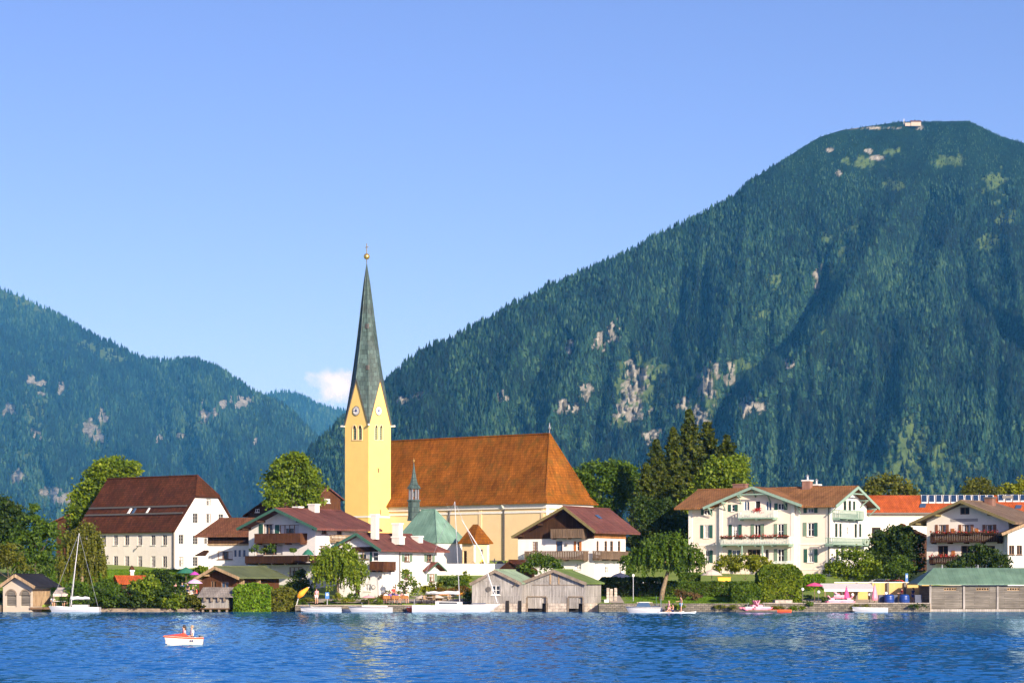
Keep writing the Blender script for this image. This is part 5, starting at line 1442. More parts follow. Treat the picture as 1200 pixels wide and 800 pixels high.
a, z = h.px('f', 572.5, 690); MB().lathe([(.3, -.03), (.3, .03)], (0, 0, 0), 14).build('wall_lamp', M['pipe'], h.root).matrix_local = Matrix.Translation((a, -.08, z)) @ Matrix.Rotation(R(90), 4, 'X')
b = MB(); b.beam((h.x(601), -.1, h.z(687)), (h.x(608), -.55, h.z(682)), .1, .1); b.build('bracket', M['post'], h.root)

h, xl = boathouse_mid('moss_green_boathouse', 'wide grey boarded boathouse with moss green roof and two low boat gates', 685.5, 612, -19, 6.2, (609.5, 682), (648.6, 667), (687.5, 682.5), 'm_roof', 288.6)
for (u0, u1) in ((618.5, 640), (666.5, 682.8)):
    a0, a1 = h.x(u0), h.x(u1); zt = h.z(699.5); zb = h.z(711.5)
    h.holes['f'].append((a0, a1, .96, zt))
    g = MB(); am = (a0 + a1) / 2
    g.box(a0 + .03, am - .02, .02, .09, zb - .1, zt - .05); g.box(am + .02, a1 - .5, .02, .09, zb - .1, zt - .05); gt = g.build('boat_gate', M['w_grey'], h.root)
    b = MB(); b.box(a0 - .02, a1 + .02, -.06, -.004, zt, zt + .14); b.box(a0 - .16, a0, -.08, -.004, -.5, zt - .002); b.box(a1, a1 + .16, -.08, -.004, -.5, zt - .002); b.build('frame', M['post'], gt)
h.build_walls(M['w_grey'])
b = MB(); a0, a1, a2, a3 = xl, h.x(618.3), h.x(640.2), h.x(666.3); a4 = h.x(683)
for p, q in ((a0, a1 - .16), (a2 + .17, a3 - .17), (a4 + .17, 0)): b.box(p, q, .02, .3, -.6, .95)
b.box(-.3, 0, .31, 6.2, -.6, .945); b.box(xl, xl + .3, .31, 6.2, -.6, .945); b.build('plinth', M['stonepale'], h.root)
MB().box(xl + .35, -.35, .55, .65, -.6, 2.6).build('dark_backing', M['dark'], h.root)  # added near-black sheet standing in for the dim interior behind the gates
for uu in (645, 655): 
    a = h.x(uu); MB().box(a - .08, a + .08, -.09, -.003, h.z(684), h.under(a) - .05).build('batten', M['w_light'], h.root)
a0, z0 = h.x(648), h.z(685); MB().box(h.x(624), h.x(682), -.05, -.003, h.z(685.5), h.z(684.6)).build('batten', M['post'], h.root)

# green sheet roofed boathouse at the right edge
def boathouse_right():
    h = House('long_boathouse', 'long timber boathouse with green sheet roof at the right edge of the shore', 'boathouse', 1089, 718, 289.5, 0, z=0)
    W = h.x(1290); D = 7; zo = h.z(683.5, 0, -.6); rz = h.z(665, 0, D/2)
    mb = MB(); xl = h.x(1075.5, -.6); xa = h.x(1094, D/2)
    mb.slab([(xl, -.6, zo), (W, -.6, zo), (W, D/2, rz), (xa, D/2, rz)], .14); mb.slab([(W, D + .6, zo), (xl, D + .6, zo), (xa, D/2, rz), (W, D/2, rz)], .14); mb.slab([(xl, D + .6, zo), (xl, -.6, zo), (xa, D/2, rz)], .14)
    roof = mb.build('roof', M['g_roof'], h.root)
    for u in (1104, 1146): 
        x = h.x(u, D/2); MB().tube([(x, D/2, rz - .1), (x, D/2, rz + .35)], .06, 8).build('vent_pipe', M['metal'], roof)
    zt = zo - .25
    h.face('f', 'f', 0, [(0, .35), (W, .35), (W, zt), (0, zt)]); h.face('l', 'l', 0, [(0, .35), (D, .35), (D, zt), (0, zt)]); h.face('b', 'b', D, [(0, .35), (W, .35), (W, zt), (0, zt)]); h.face('r', 'r', W, [(0, .35), (D, .35), (D, zt), (0, zt)])
    for u in (1112, 1150, 1186, 1225): h.win('f', u - 6, 688.2, u + 9, 691.5, 5, 1, 'w_light', 'dark', sill=False)
    h.build_walls(M['w_grey_h'])
    for u in (1090.2, 1129.5, 1169, 1209): 
        x = h.x(u); MB().box(x - .12, x + .12, -.14, -.003, .3, zt + .1).build('post', M['w_grey'], h.root)
    MB().box(-.4, W, -.5, -.2, .02, .3).build('beam', M['w_grey'], h.root)
    for k in range(9):
        x = 1.2 + k * 1.9; MB().box(x - .12, x + .12, -.45, -.1, -.6, .018).build('pile', M['post'], h.root)
boathouse_right()

def boathouse_left():
    h = House('arched_boathouse', 'pale plastered boathouse with two arched gates and dark slate roof', 'boathouse', 36.5, 713, 289.8, -18, z=.1)
    xl = h.x(3.5); D = 4.6
    h.gable_roof(-.8, D + 1.0, (-.5, 685.5), (17.5, 672.3), (41, 686.5), M['slate'], .14, 0, 'w_light')
    h.gable_walls(xl, 0, D, z0=-.8)
    for (u0, u1) in ((7.5, 19.3), (24.2, 35.6)):
        a0, a1 = h.x(u0), h.x(u1); c = (a0 + a1) / 2; r = (a1 - a0) / 2; zt = h.z(690.5); zb = h.z(711); zs = zt - r
        h.holes['f'].append((a0, a1, zb, zs))
        g = MB(); pts = [(a0, zs), (a1, zs)] + [(c + r * math.cos(t), zs + r * math.sin(t)) for t in np.linspace(0, math.pi, 11)]
        g.poly(*[(p[0], -.012, p[1]) for p in pts[2:]]); g.box(a0 + .02, a1 - .02, .15, .21, h.z(709), zs - .01)
        o = g.build('boat_gate', M['w_grey_h'], h.root)
        rm = MB()
        for q in range(10): rm.beam((pts[2+q][0], -.05, pts[2+q][1]), (pts[3+q][0], -.05, pts[3+q][1]), .1, .16)
        rm.build('arch', M['post'], o)
    h.build_walls(M['greybeige'])
    h.band('r', .4, D - .3, h.z(710), h.z(690), 'w_light', 'timber_cladding')
    MB().box(0.01, D * .8, .3, D, 0, .01)
    b = MB(); b.slab([(.06, 1.0, h.z(687)), (2.6, 1.0, h.z(695.5)), (2.6, D + 1.2, h.z(695.5)), (.06, D + 1.2, h.z(687))], .05)
boathouse_left()
tag(MB().box(X(36.5, 290.5), X(60, 290.5), 289.6, 294, .25, .5).build('jetty', M['wood']), 'small wooden jetty beside the arched boathouse', 'jetty')

def shed():
    h = House('shingled_shed', 'small shed with silver grey shingle roof standing on the water below the hut', 'shed', 267, 716, 289.4, -14, z=0)
    xl = h.x(236.5); D = 3.2
    zt = h.z(687.5, 0, 1.4); zo = h.z(698.5, 0, -.5); zo2 = zt - 1.0
    a, b_ = h.x(231, -.5), h.x(274.5, -.5)
    mb = MB(); mb.slab([(a, -.5, zo), (b_, -.5, zo), (b_, 1.4, zt), (a, 1.4, zt)], .1); mb.slab([(b_, D + .4, zo2), (a, D + .4, zo2), (a, 1.4, zt), (b_, 1.4, zt)], .1); mb.build('roof', M['w_shingle'], h.root)
    zc = zo - .05
    h.face('f', 'f', 0, [(xl, .4), (0, .4), (0, zc), (xl, zc)]); h.face('r', 'r', 0, [(0, .4), (D, .4), (D, zc), (1.4, zt - .2), (0, zc)]); h.face('l', 'l', xl, [(0, .4), (D, .4), (D, zc), (0, zc)]); h.face('b', 'b', D, [(xl, .4), (0, .4), (0, zc), (xl, zc)])
    h.build_walls(M['w_grey'])
    for u in (241, 249, 257, 264): 
        x = h.x(u); MB().box(x - .1, x + .1, -.4, -.003, zc - .5, zc).build('bracket', M['post'], h.root)
    MB().box(xl - .1, .1, -.25, D, .28, .395).build('floor', M['wood'], h.root)
    for u in (238, 247, 257, 266): 
        x = h.x(u); MB().box(x - .1, x + .1, -.15, .1, -.8, .275).build('pile', M['post'], h.root)
shed()

def garden_hut():
    h = House('garden_hut', 'garden house with brown timber gable and long olive green sheet roof', 'hut', 277, 699, 305, -26)
    xl = h.x(233); D = h.y(327)
    h.gable_roof(-1.2, D + .8, (226.5, 678), (251.5, 663.3), (280.5, 676), M['o_roof'], .16, 0, 'w_light')
    h.gable_walls(xl, 0, D)
    h.win('f', 247, 680.5, 253, 688, 2, 1, 'framebrown', 'dark'); h.win('f', 259, 681, 268, 695, 2, 1, 'framebrown', 'glassblue'); h.win('r', 286, 681, 292, 690, 1, 1, 'framebrown', 'dark'); h.win('r', 298, 681, 306, 690, 2, 1, 'framebrown', 'dark')
    h.build_walls(M['w_red']); h.purlins(-1.2, 'w_light')
    for u in (281, 300): h.strip('r', u, 678.5, 699, .2, 'w_light', 'post', .6)
garden_hut()

def orange_hut():
    h = House('orange_roofed_hut', 'little dark timber hut with orange tile roof and a small chimney above the shore bushes', 'hut', 142.5, 693, 308, 22)
    W = h.x(171); D = 3.4; zo = h.z(683.3); rz = h.z(673.6, 0, D/2); e = .35
    mb = MB(); mb.slab([(-.5, -e, zo), (W + .4, -e, zo), (W + .4, D/2, rz), (-.5, D/2, rz)], .12); mb.slab([(W + .4, D + e, zo), (-.5, D + e, zo), (-.5, D/2, rz), (W + .4, D/2, rz)], .12); roof = mb.build('roof', M['r_orange'], h.root)
    k = zo + .05
    f = [(0, -1), (W, -1), (W, k), (0, k)]; g = [(0, -1), (D, -1), (D, k), (D/2, rz - .15), (0, k)]
    h.face('f', 'f', 0, f); h.face('b', 'b', D, f); h.face('l', 'l', 0, g); h.face('r', 'r', W, g)
    h.win('f', 151, 684.8, 157, 688.5, 2, 1, 'frame'); h.build_walls(M['w_brown'])
    ch = h.chimney(roof, 155, 667.5, .42, .4, None, D/2 + .2, base=1.1); x = h.x(155, D/2 + .2); z = h.z(667.5, x, D/2)
    MB().lathe([(.42, 0), (.3, .25), (.03, .55)], (x, D/2 + .4, z + .02), 4, R(45)).build('hood', M['r_dark'], ch)
orange_hut()

def wall_box(name, label, pts, z0, z1, th, m, cat='wall', cap=None):
    """wall along ground points (x, y), joined into one mesh"""
    b = MB(); c = MB()
    for p, q in zip(pts[:-1], pts[1:]):
        d = (Vector(q) - Vector(p)).normalized(); n = Vector((-d.y, d.x)) * th / 2
        a = [Vector(p) - n, Vector(q) - n, Vector(q) + n, Vector(p) + n]
        b.slab([(v.x, v.y, z1) for v in a], z1 - z0)
        n2 = n * 1.25; a = [Vector(p) - n2, Vector(q) - n2, Vector(q) + n2, Vector(p) + n2]
        if cap: c.slab([(v.x, v.y, z1 + .1) for v in a], .098)
    o = tag(b.build(name, M[m]), label, cat)
    if cap: c.build('coping', M[cap], o)
    return o
wall_box('churchyard_wall', 'smooth white churchyard wall under the small orange roofed chapel', [(X(500, 338), 338.6), (X(611, 338), 338)], 2, Z(661, 338), .5, 'white', cap='cornice')
wall_box('quay_wall', 'rough stone quay wall along the lawn between moss green boathouse and big hedge', [(X(702, 287.6), 287.75), (X(893, 287.6), 287.75)], -1, .95, .5, 'stone')
wall_box('quay_wall', 'stone quay wall below the terrace with the pink parasols', [(X(893.5, 287.6), 287.7), (X(1090, 287.6), 287.7)], -1, .92, .5, 'stone', cap='stonepale')
wall_box('quay_wall', 'low stone quay wall behind the moored boats by the lakeside white house', [(X(346, 287.6), 287.7), (X(552, 287.6), 287.7)], -1, .72, .5, 'stone')
wall_box('shore_edging', 'low mossy bank edging under the shore bushes on the left', [(X(62, 291.6), 291.6), (X(236, 291.6), 291.6)], -1, .35, 2.2, 'post')
wall_box('terrace_wall', 'yellow garden wall with dark posts behind the pink pedal boats', [(X(978, 299), 299.3), (X(1092, 299), 299)], .8, Z(682.5, 299), .35, 'yellowwall', cap='cornice')
for u in (1040, 1060): pass
for i, u in enumerate((1004, 1021, 1040.5, 1060.5, 1079)):
    tag(MB().box(X(u, 298.7) - .12, X(u, 298.7) + .12, 298.6, 298.78, .8, Z(682, 298.7)).build('wall_post', M['pipe']), ['dark post on the yellow wall under the awning', 'dark post on the yellow wall at the right end of the awning', 'dark post on the yellow wall, third from the awning', 'dark post on the yellow wall above the blue barrels', 'dark post on the yellow wall nearest the long boathouse'][i], 'post', group='posts on the yellow wall')
wall_box('shore_edging', 'pale stone bank edging right beside the moss green boathouse', [(X(689, 291), 291), (X(703, 291), 291)], -1, .85, 2.6, 'stonepale')
wall_box('shore_edging', 'dark bank edging left of the arched boathouse', [(X(-160, 291), 291.2), (X(1, 291), 291.2)], -1, .75, 2.2, 'post')
# gravel terrace and path
def sheet(name, pts, m, lift=.03):
    b = MB(); b.poly(*[(x, y, zg(y) + lift) for x, y in pts]); return struct(b.build(name, M[m]))
def strip_path(name, uL, uR, Ys, m, lift=.16):
    b = MB()
    for y0, y1 in zip(Ys[:-1], Ys[1:]):
        b.poly((X(uL, 290), y0, zg(y0) + lift), (X(uR, 290), y0, zg(y0) + lift), (X(uR, 290), y1, zg(y1) + lift), (X(uL, 290), y1, zg(y1) + lift))
    return struct(b.build(name, M[m]))
struct(MB().box(X(893.6, 288), X(1091, 288), 287.95, 293.5, -1, .93).build('terrace_paving', M['gravel']))
struct(MB().box(X(346, 288), X(552, 288), 287.95, 293.5, -1, .76).build('terrace_paving', M['gravel']))
struct(MB().box(X(702, 288), X(893.4, 288), 287.95, 293, -1, .9).build('lawn', bpy.data.materials['meadow_ground']))
strip_path('terrace_paving', 905, 1092, [293.5, 295, 297, 298.8], 'gravel')
strip_path('terrace_paving', 346, 552, [293.5, 295, 297, 300], 'gravel')
strip_path('garden_path', 716, 733, [293.2, 294.5, 296, 300, 306], 'gravel')
tag(MB().box(X(907, 290), X(927, 290), 288.6, 291.5, .7, Z(702.5, 289)).build('stone_block', M['stonepale']), 'pale stone landing block beside the big clipped hedge', 'block')

# ================================================================ VEGETATION
def crown_points(lobes, Y, dens, r, flat=0.85, dy=0.6):
    """leaf clumps spread over ellipsoid lobes given in pixels (u, v, ru, rv)"""
    C = []; T = []
    for k, lb in enumerate(lobes):
        u, v, ru, rv = lb[:4]; yo = lb[4] if len(lb) > 4 else r.normal(0, dy)
        rx, rz = ru * Y / F, rv * Y / F; ry = (rx + rz) / 2 * flat
        c = np.array([X(u, Y), Y + yo, Z(v, Y)])
        nc = max(10, int(dens * 5.2 * (rx * rz + rx * ry + ry * rz) ** 0.85))
        d = r.normal(0, 1, (nc, 3)); d /= np.linalg.norm(d, axis=1, keepdims=True); d[:, 2] = np.where(d[:, 2] < -.55, -d[:, 2], d[:, 2])
        rad = 0.62 + 0.42 * r.random(nc) ** 0.7
        pc = c + d * rad[:, None] * np.array([rx, ry, rz])
        ct = r.random(nc)
        nl = 26
        rc = 0.30 * (rx * ry * rz) ** (1 / 3) ** 1.0
        rc = min(max(rc, .16), .62)
        g = r.normal(0, 1, (nc, nl, 3)) * np.array([rc, rc, rc * .6]) * (0.5 + 0.6 * r.random((nc, 1, 1)))
        C.append((pc[:, None] + g).reshape(-1, 3))
        T.append((0.30 + 0.42 * ct[:, None] + 0.17 * r.normal(0, 1, (nc, nl))).ravel())
    return np.vstack(C), np.clip(np.concatenate(T), 0, 1)

def plant(name, label, cat, Y, lobes, fol, base=None, trunk=None, leaf=.34, dens=1.0, group=None, seed=None, lean=None, bark='bark', crown='crown'):
    """tree or bush: trunk with limbs and a crown of leaf sprays; base = (u, v) foot of the trunk"""
    r = np.random.default_rng(seed if seed is not None else int(lobes[0][0] * 13 + lobes[0][1] * 7 + Y) % 99991)
    Cc, T = crown_points(lobes, Y, dens, r)
    bu = base[0] if base else float(np.mean([l[0] for l in lobes])); bv = base[1] if base else max(l[1] + l[3] for l in lobes)
    zb = zg(Y) - .1 if not base else Z(bv, Y)
    O = np.array([X(bu, Y), Y, zb])
    t = thing(name, label, cat, O, 0, group)
    V, Fc, T2 = leaf_quads(Cc - O, leaf, r, tint=T)
    np_mesh(crown, V, Fc, LM[fol], t, T2)
    mb = MB(); tr = trunk or max(.05, .035 * (max(l[1] for l in lobes) and (bv - min(l[1] - l[3] for l in lobes)) * Y / F) * .55)
    top = min(lobes, key=lambda l: l[1]); tp = np.array([X(top[0], Y), Y, Z(top[1] + top[3] * .2, Y)]) - O
    path = [(0, 0, -.2)]
    if lean: path += [tuple(np.array([X(u, Y), Y, Z(v, Y)]) - O) for u, v in lean]
    path.append(tuple(tp)); n = len(path)
    if n == 2: path.insert(1, tuple(np.array(tp) * .45 + r.normal(0, .12, 3))); n = 3
    mb.tube(path, [tr * (1 - .8 * i / (n - 1)) for i in range(n)], 8)
    o = mb.build('trunk' if cat == 'tree' else 'stem', M[bark], t, True)
    if len(lobes) > 1:
        for l in lobes:
            if l is top: continue
            q = np.array([X(l[0], Y), Y, Z(l[1], Y)]) - O; s = np.array(path[1]) * (.9 if not lean else 1)
            q0 = np.minimum(s, q * .8 + s * .2) if False else s
            MB().tube([tuple(q0), tuple((q0 + q) / 2 + np.array([0, 0, -.15])), tuple(q)], [tr * .5, tr * .35, tr * .12], 6).build('limb', M[bark], t, True)
    return t

def weeping(name, label, Y, lobes, fol, base, lean, hang, seed, strands=150, trunk=.28, leaf=.26):
    r = np.random.default_rng(seed)
    Cc, T = crown_points(lobes, Y, .8, r)
    O = np.array([X(base[0], Y), Y, Z(base[1], Y)])
    P = [Cc]; TT = [T]
    for _ in range(strands):
        l = lobes[r.integers(len(lobes))]; u, v, ru, rv = l[:4]
        a = r.random() * 6.283; q = math.sqrt(r.random()); q = .45 + .6 * q
        c = np.array([X(u, Y) + math.cos(a) * ru * Y / F * q, Y + math.sin(a) * ru * Y / F * q, Z(v, Y) + rv * Y / F * (1 - min(q, 1) ** 2) * .8])
        zend = Z(hang[0] + (hang[1] - hang[0]) * r.random(), Y); L = max(.6, (c[2] - zend) * (.35 + .65 * vnoise(a * 2.2 + u, q * 3, seed)))
        n = int(L / .085); s = np.linspace(0, 1, n)
        dr = r.normal(0, .22, 2)
        pts = np.stack([c[0] + dr[0] * s + .05 * r.normal(0, 1, n), c[1] + dr[1] * s + .05 * r.normal(0, 1, n), c[2] - L * s], -1)
        P.append(pts); TT.append(np.clip(.35 + .5 * r.random() + .15 * r.normal(0, 1, n), 0, 1))
    C = np.vstack(P) - O; T = np.concatenate(TT)
    t = thing(name, label, 'tree', O)
    V, Fc, T2 = leaf_quads(C, leaf, r, tint=T, hang=.75)
    np_mesh('crown', V, Fc, LM[fol], t, T2)
    pts = [(0, 0, -.25)] + [tuple(np.array([X(u, Y), Y, Z(v, Y)]) - O) for u, v in lean]
    MB().tube(pts, [trunk * (1 - .55 * i / (len(pts) - 1)) for i in range(len(pts))], 9).build('trunk', M['barkpale'], t, True)
    for l in lobes:
        q = np.array([X(l[0], Y), Y, Z(l[1], Y)]) - O
        MB().tube([pts[-1], tuple((np.array(pts[-1]) + q) / 2 + np.array([0, 0, .2])), tuple(q)], [trunk * .45, trunk * .3, trunk * .1], 6).build('limb', M['barkpale'], t, True)
    return t

def spruce(label, u, vtop, vbase, Y, rpx, fol='spruce', seed=1, group=None, gap=.5):
    r = np.random.default_rng(seed)
    zb = zg(Y) - .1; H = Z(vtop, Y) - zb; Rr = rpx * Y / F
    O = np.array([X(u, Y), Y, zb]); t = thing('spruce_tree', label, 'tree', O, 0, group)
    P = []; T = []
    z = H * .12
    while z < H * .985:
        f = 1 - z / H; rad = Rr * 1.75 * (f ** .8) * (.7 + .5 * r.random()) + .12
        nb = int(6 + 5 * f)
        a0 = r.random() * 6.283
        for k in range(nb):
            a = a0 + 6.283 * k / nb + r.normal(0, .18); L = rad * (.65 + .5 * r.random()); n = max(4, int(L / .16))
            s = np.linspace(.08, 1, n)
            x = math.cos(a) * L * s; y = math.sin(a) * L * s; zz = z - L * (.42 * s ** 1.0 - .26 * s ** 2.6) + .1
            tt = .25 + .5 * r.random()
            for w in (0, 1, 2):
                off = r.normal(0, 1, (n, 3)) * np.array([.13, .13, .06]) * (0.4 + L * .28); off[:, 2] -= (.06 + .10 * w) * (.4 + L * .25)
                P.append(np.stack([x, y, zz], -1) + off); T.append(np.clip(tt + .14 * r.normal(0, 1, n), 0, 1))
        z += gap * (.55 + .75 * f) * (.8 + .4 * r.random())
    C = np.vstack(P); T = np.concatenate(T)
    V, Fc, T2 = leaf_quads(C, .50, r, tint=T, hang=.35)
    np_mesh('crown', V, Fc, LM[fol], t, T2)
    MB().tube([(0, 0, -.2), (0, 0, H * .5), (0, 0, H * .99)], [.012 * H + .06, .008 * H, .02], 8).build('trunk', M['bark'], t, True)
    return t

def hedge(name, label, u0, u1, v0, v1, Y, depth, fol, leaf=.2, rnd=.35, dens=150, cat='hedge', hang=0.0, wav=.18, seed=3):
    """clipped hedge: rounded block, leaves over its skin, dark twigs inside"""
    r = np.random.default_rng(seed + int(u0))
    x0, x1 = X(u0, Y), X(u1, Y); zb, zt = Z(v1, Y), Z(v0, Y)
    O = np.array([(x0 + x1) / 2, Y + depth / 2, zb]); w, dp, hh = (x1 - x0) / 2, depth / 2, zt - zb
    t = thing(name, label, cat, O)
    A = [(2 * w * hh), (2 * w * hh), (2 * dp * hh), (2 * dp * hh), (4 * w * dp)]
    P = []
    for k, a in enumerate(A):
        n = int(a * dens); s = r.random(n) * 2 - 1; q = r.random(n)
        if k < 2: p = np.stack([s * w, np.full(n, (-1 if k == 0 else 1) * dp), q * hh], -1)
        elif k < 4: p = np.stack([np.full(n, (-1 if k == 2 else 1) * w), s * dp, q * hh], -1)
        else: p = np.stack([s * w, (2 * q - 1) * dp, np.full(n, hh)], -1)
        P.append(p)
    P = np.vstack(P)
    # round the top edges and the corners
    ex = np.clip((np.abs(P[:, 0]) - (w - rnd)) / rnd, 0, 1); ez = np.clip((P[:, 2] - (hh - rnd)) / rnd, 0, 1); ey = np.clip((np.abs(P[:, 1]) - (dp - rnd)) / rnd, 0, 1)
    P[:, 2] -= rnd * .55 * np.maximum(ex, ey) ** 2 * ez; P[:, 0] -= np.sign(P[:, 0]) * rnd * .35 * ez ** 2 * ex; P[:, 1] -= np.sign(P[:, 1]) * rnd * .35 * np.maximum(ez, ex) ** 2 * ey
    nz_ = fbm(P[:, 0] * .9 + 5, P[:, 2] * .9 + P[:, 1] * .7, 3, seed) - .5
    P[:, 1] += nz_ * wav * 2 * np.sign(P[:, 1]); P[:, 2] += nz_ * wav * 1.6 * ez
    P += r.normal(0, .05, P.shape)
    T = np.clip(.5 + 1.0 * (fbm(P[:, 0] * 1.5, P[:, 2] * 1.2, 3, seed + 2) - .5) + .2 * r.normal(0, 1, len(P)), 0, 1)
    V, Fc, T2 = leaf_quads(P, leaf, r, tint=T, hang=hang)
    np_mesh('foliage', V, Fc, LM[fol], t, T2)
    MB().box(-w + .4, w - .4, -dp + .4, dp - .4, 0, max(.2, hh - .4 - rnd * .6)).build('twigs', M['bark'], t)
    return t

# left group
plant('broadleaf_tree', 'dark tree at the left edge above the arched boathouse', 'tree', 334, [(-4, 606, 24, 24), (-25, 635, 34, 40), (14, 612, 16, 20), (4, 645, 24, 34)], 'dark', (0, 690), leaf=.42)
plant('broadleaf_tree', 'mid green tree right of the dark left edge tree, spiky crown', 'tree', 324, [(36, 622, 18, 18), (26, 645, 22, 24), (50, 640, 20, 26), (42, 603, 8, 12), (60, 622, 9, 10), (45, 668, 26, 20)], 'mid', (40, 694), leaf=.36)
plant('broadleaf_tree', 'yellowish small tree just behind the slate roofed boathouse', 'tree', 314, [(8, 652, 16, 14), (20, 662, 14, 12), (-6, 664, 14, 16)], 'olive', (8, 694), leaf=.32)
weeping('willow_tree', 'olive willow hanging over the shore beside the mast of the small sailboat', 303, [(88, 640, 16, 15), (106, 636, 15, 16), (98, 622, 14, 10), (112, 655, 12, 14), (80, 662, 14, 14)], 'olive', (97, 706), [(96, 680), (98, 650)], (668, 704), 41, 210)
plant('broadleaf_tree', 'tall light green tree rising behind the old cream house', 'tree', 376, [(134, 556, 26, 18), (150, 551, 14, 12), (116, 566, 18, 18), (104, 584, 18, 18), (96, 606, 16, 22), (92, 632, 16, 22), (110, 610, 14, 20)], 'light', (108, 668), leaf=.42, dens=1.2)
plant('broadleaf_tree', 'full round green tree behind the white chalet roof', 'tree', 386, [(342, 556, 25, 22), (326, 570, 18, 17), (358, 568, 17, 18), (342, 584, 28, 16), (346, 541, 14, 9), (330, 550, 12, 10), (320, 586, 12, 12), (364, 588, 12, 14)], 'light', (342, 668), leaf=.42, dens=1.25)
for i, (u, v, ru, rv, Y, fol, lab) in enumerate([
    (93, 698, 15, 16, 290.8, 'mid', 'bright green bush right of the small white sailboat'),
    (115, 702, 14, 12, 291.3, 'dark', 'dark shore bush below the willow'),
    (133, 703, 13, 11, 291.3, 'mid', 'shore bush left of the orange roofed hut'),
    (152, 702, 14, 12, 291.3, 'dark', 'shore bush straight below the orange roofed hut'),
    (173, 694, 13, 19, 291.3, 'light', 'tall rounded shore bush right of the orange roofed hut'),
    (190, 703, 13, 11, 291.3, 'dark', 'low shore bush below the party on the grass'),
    (208, 706, 13, 9, 291.3, 'light', 'low shore bush left of the yellowish bush'),
    (225, 706, 12, 9, 291.3, 'olive', 'yellowish bush touching the shingled shed'),
    (10, 704, 14, 12, 298, 'dark', 'dark bush behind the arched boathouse'),
    (83, 706, 10, 9, 291.2, 'mid', 'low bush just behind the stern of the small sailboat'),
    (124, 692, 15, 13, 294, 'mid', 'higher bush behind the shore bushes left of the orange roofed hut'),
    (163, 690, 12, 9, 294, 'mid', 'higher bush just below the orange roof of the hut'),
    (203, 694, 12, 8, 295, 'dark', 'dark bush in front of the person in pink at the lawn party'),
    (240, 708, 8, 8, 291.4, 'olive', 'little olive bush left of the shingled shed'),
    (190, 679, 14, 10, 318, 'dark', 'dark bush behind the lawn party, left of the green parasol'),
    (215, 677, 11, 6, 322, 'mid', 'bush below the green parasol'),
    (237, 668, 6, 5, 326, 'light', 'small pale bush beside the porch of the old house'),
    (172, 676, 6, 7, 322, 'light', 'thin pale shrub against the corner of the old cream house'),
]): plant('bush', lab, 'bush', Y, [(u, v, ru, rv), (u - ru * .6, v + rv * .3, ru * .7, rv * .75), (u + ru * .6, v + rv * .25, ru * .7, rv * .8)], fol, leaf=.30, dens=1.7, group='bushes along the left shore' if i < 13 else None)
hedge('ivy_hedge', 'bright green ivy curtain hanging to the water right of the shingled shed', 274, 316, 685, 717, 288.6, 3, 'ivy', .26, .5, 130, hang=.7, wav=.3)
hedge('ivy_hedge', 'darker brownish green hedge between the ivy curtain and the moored boats', 316, 346, 690, 716, 289, 3, 'olive', .26, .6, 130, hang=.4, wav=.35)
plant('dark_shrub', 'near black conifer shrub in front of the white chalet', 'bush', 302, [(352, 684, 11, 14), (346, 690, 9, 10), (357, 692, 9, 9), (354, 674, 5, 7)], 'dark', leaf=.24, dens=2)
weeping('weeping_tree', 'bright green weeping tree on the bank between the white chalet and lakeside house', 297, [(397, 656, 22, 15), (378, 666, 13, 14), (414, 664, 16, 15), (386, 652, 14, 12), (404, 648, 14, 10)], 'light', (397, 706), [(396, 690), (397, 665)], (675, 702), 42, 300, .2)
plant('flowering_shrub', 'loose pale green oleander against the lakeside house wall', 'bush', 297.5, [(477, 682, 8, 10), (470, 692, 9, 9), (484, 690, 8, 9), (476, 672, 5, 6)], 'light', leaf=.22, dens=1.1)
plant('bush', 'small dark bush below the front corner of the lakeside house', 'bush', 297, [(462, 697, 9, 6), (455, 699, 6, 4)], 'olive', leaf=.2, dens=1.6)
plant('bush', 'yellow green bush at the foot of the weeping tree', 'bush', 292, [(396, 700, 5, 5)], 'yellow', leaf=.18, dens=2)
plant('bush', 'small bush beside the dark door of the lakeside house', 'bush', 296, [(416, 699, 5, 5), (409, 700, 3, 4)], 'mid', leaf=.18, dens=2)
for i, (u, v, ru, rv, fol, lab) in enumerate([(496, 692, 11, 6, 'yellow', 'yellow green bush at the left of the restaurant garden'), (512, 689, 10, 7, 'yellow', 'yellowish bush under the gabled hood of the lakeside house'), (530, 684, 16, 8, 'mid', 'dark green mound in front of the churchyard wall'),
                              (545, 681, 6, 11, 'light', 'slim young tree left of the pale green boathouse'), (540, 692, 13, 5, 'autumn', 'orange flowering bed behind the moored sailboat'), (520, 693, 12, 4, 'autumn', 'orange flowering bed left of the sailboat mast')]):
    plant('bush', lab, 'bush', 303 if fol != 'autumn' else 301, [(u, v, ru, rv), (u + ru * .6, v + rv * .2, ru * .6, rv * .7), (u - ru * .6, v + rv * .2, ru * .6, rv * .7)], fol, leaf=.22, dens=1.6)
plant('bush', 'green bush between the maroon shed and the two grey boathouses', 'bush', 310, [(632, 659, 15, 11), (622, 666, 10, 10), (645, 664, 12, 10), (652, 668, 8, 7)], 'mid', leaf=.28, dens=1.5)
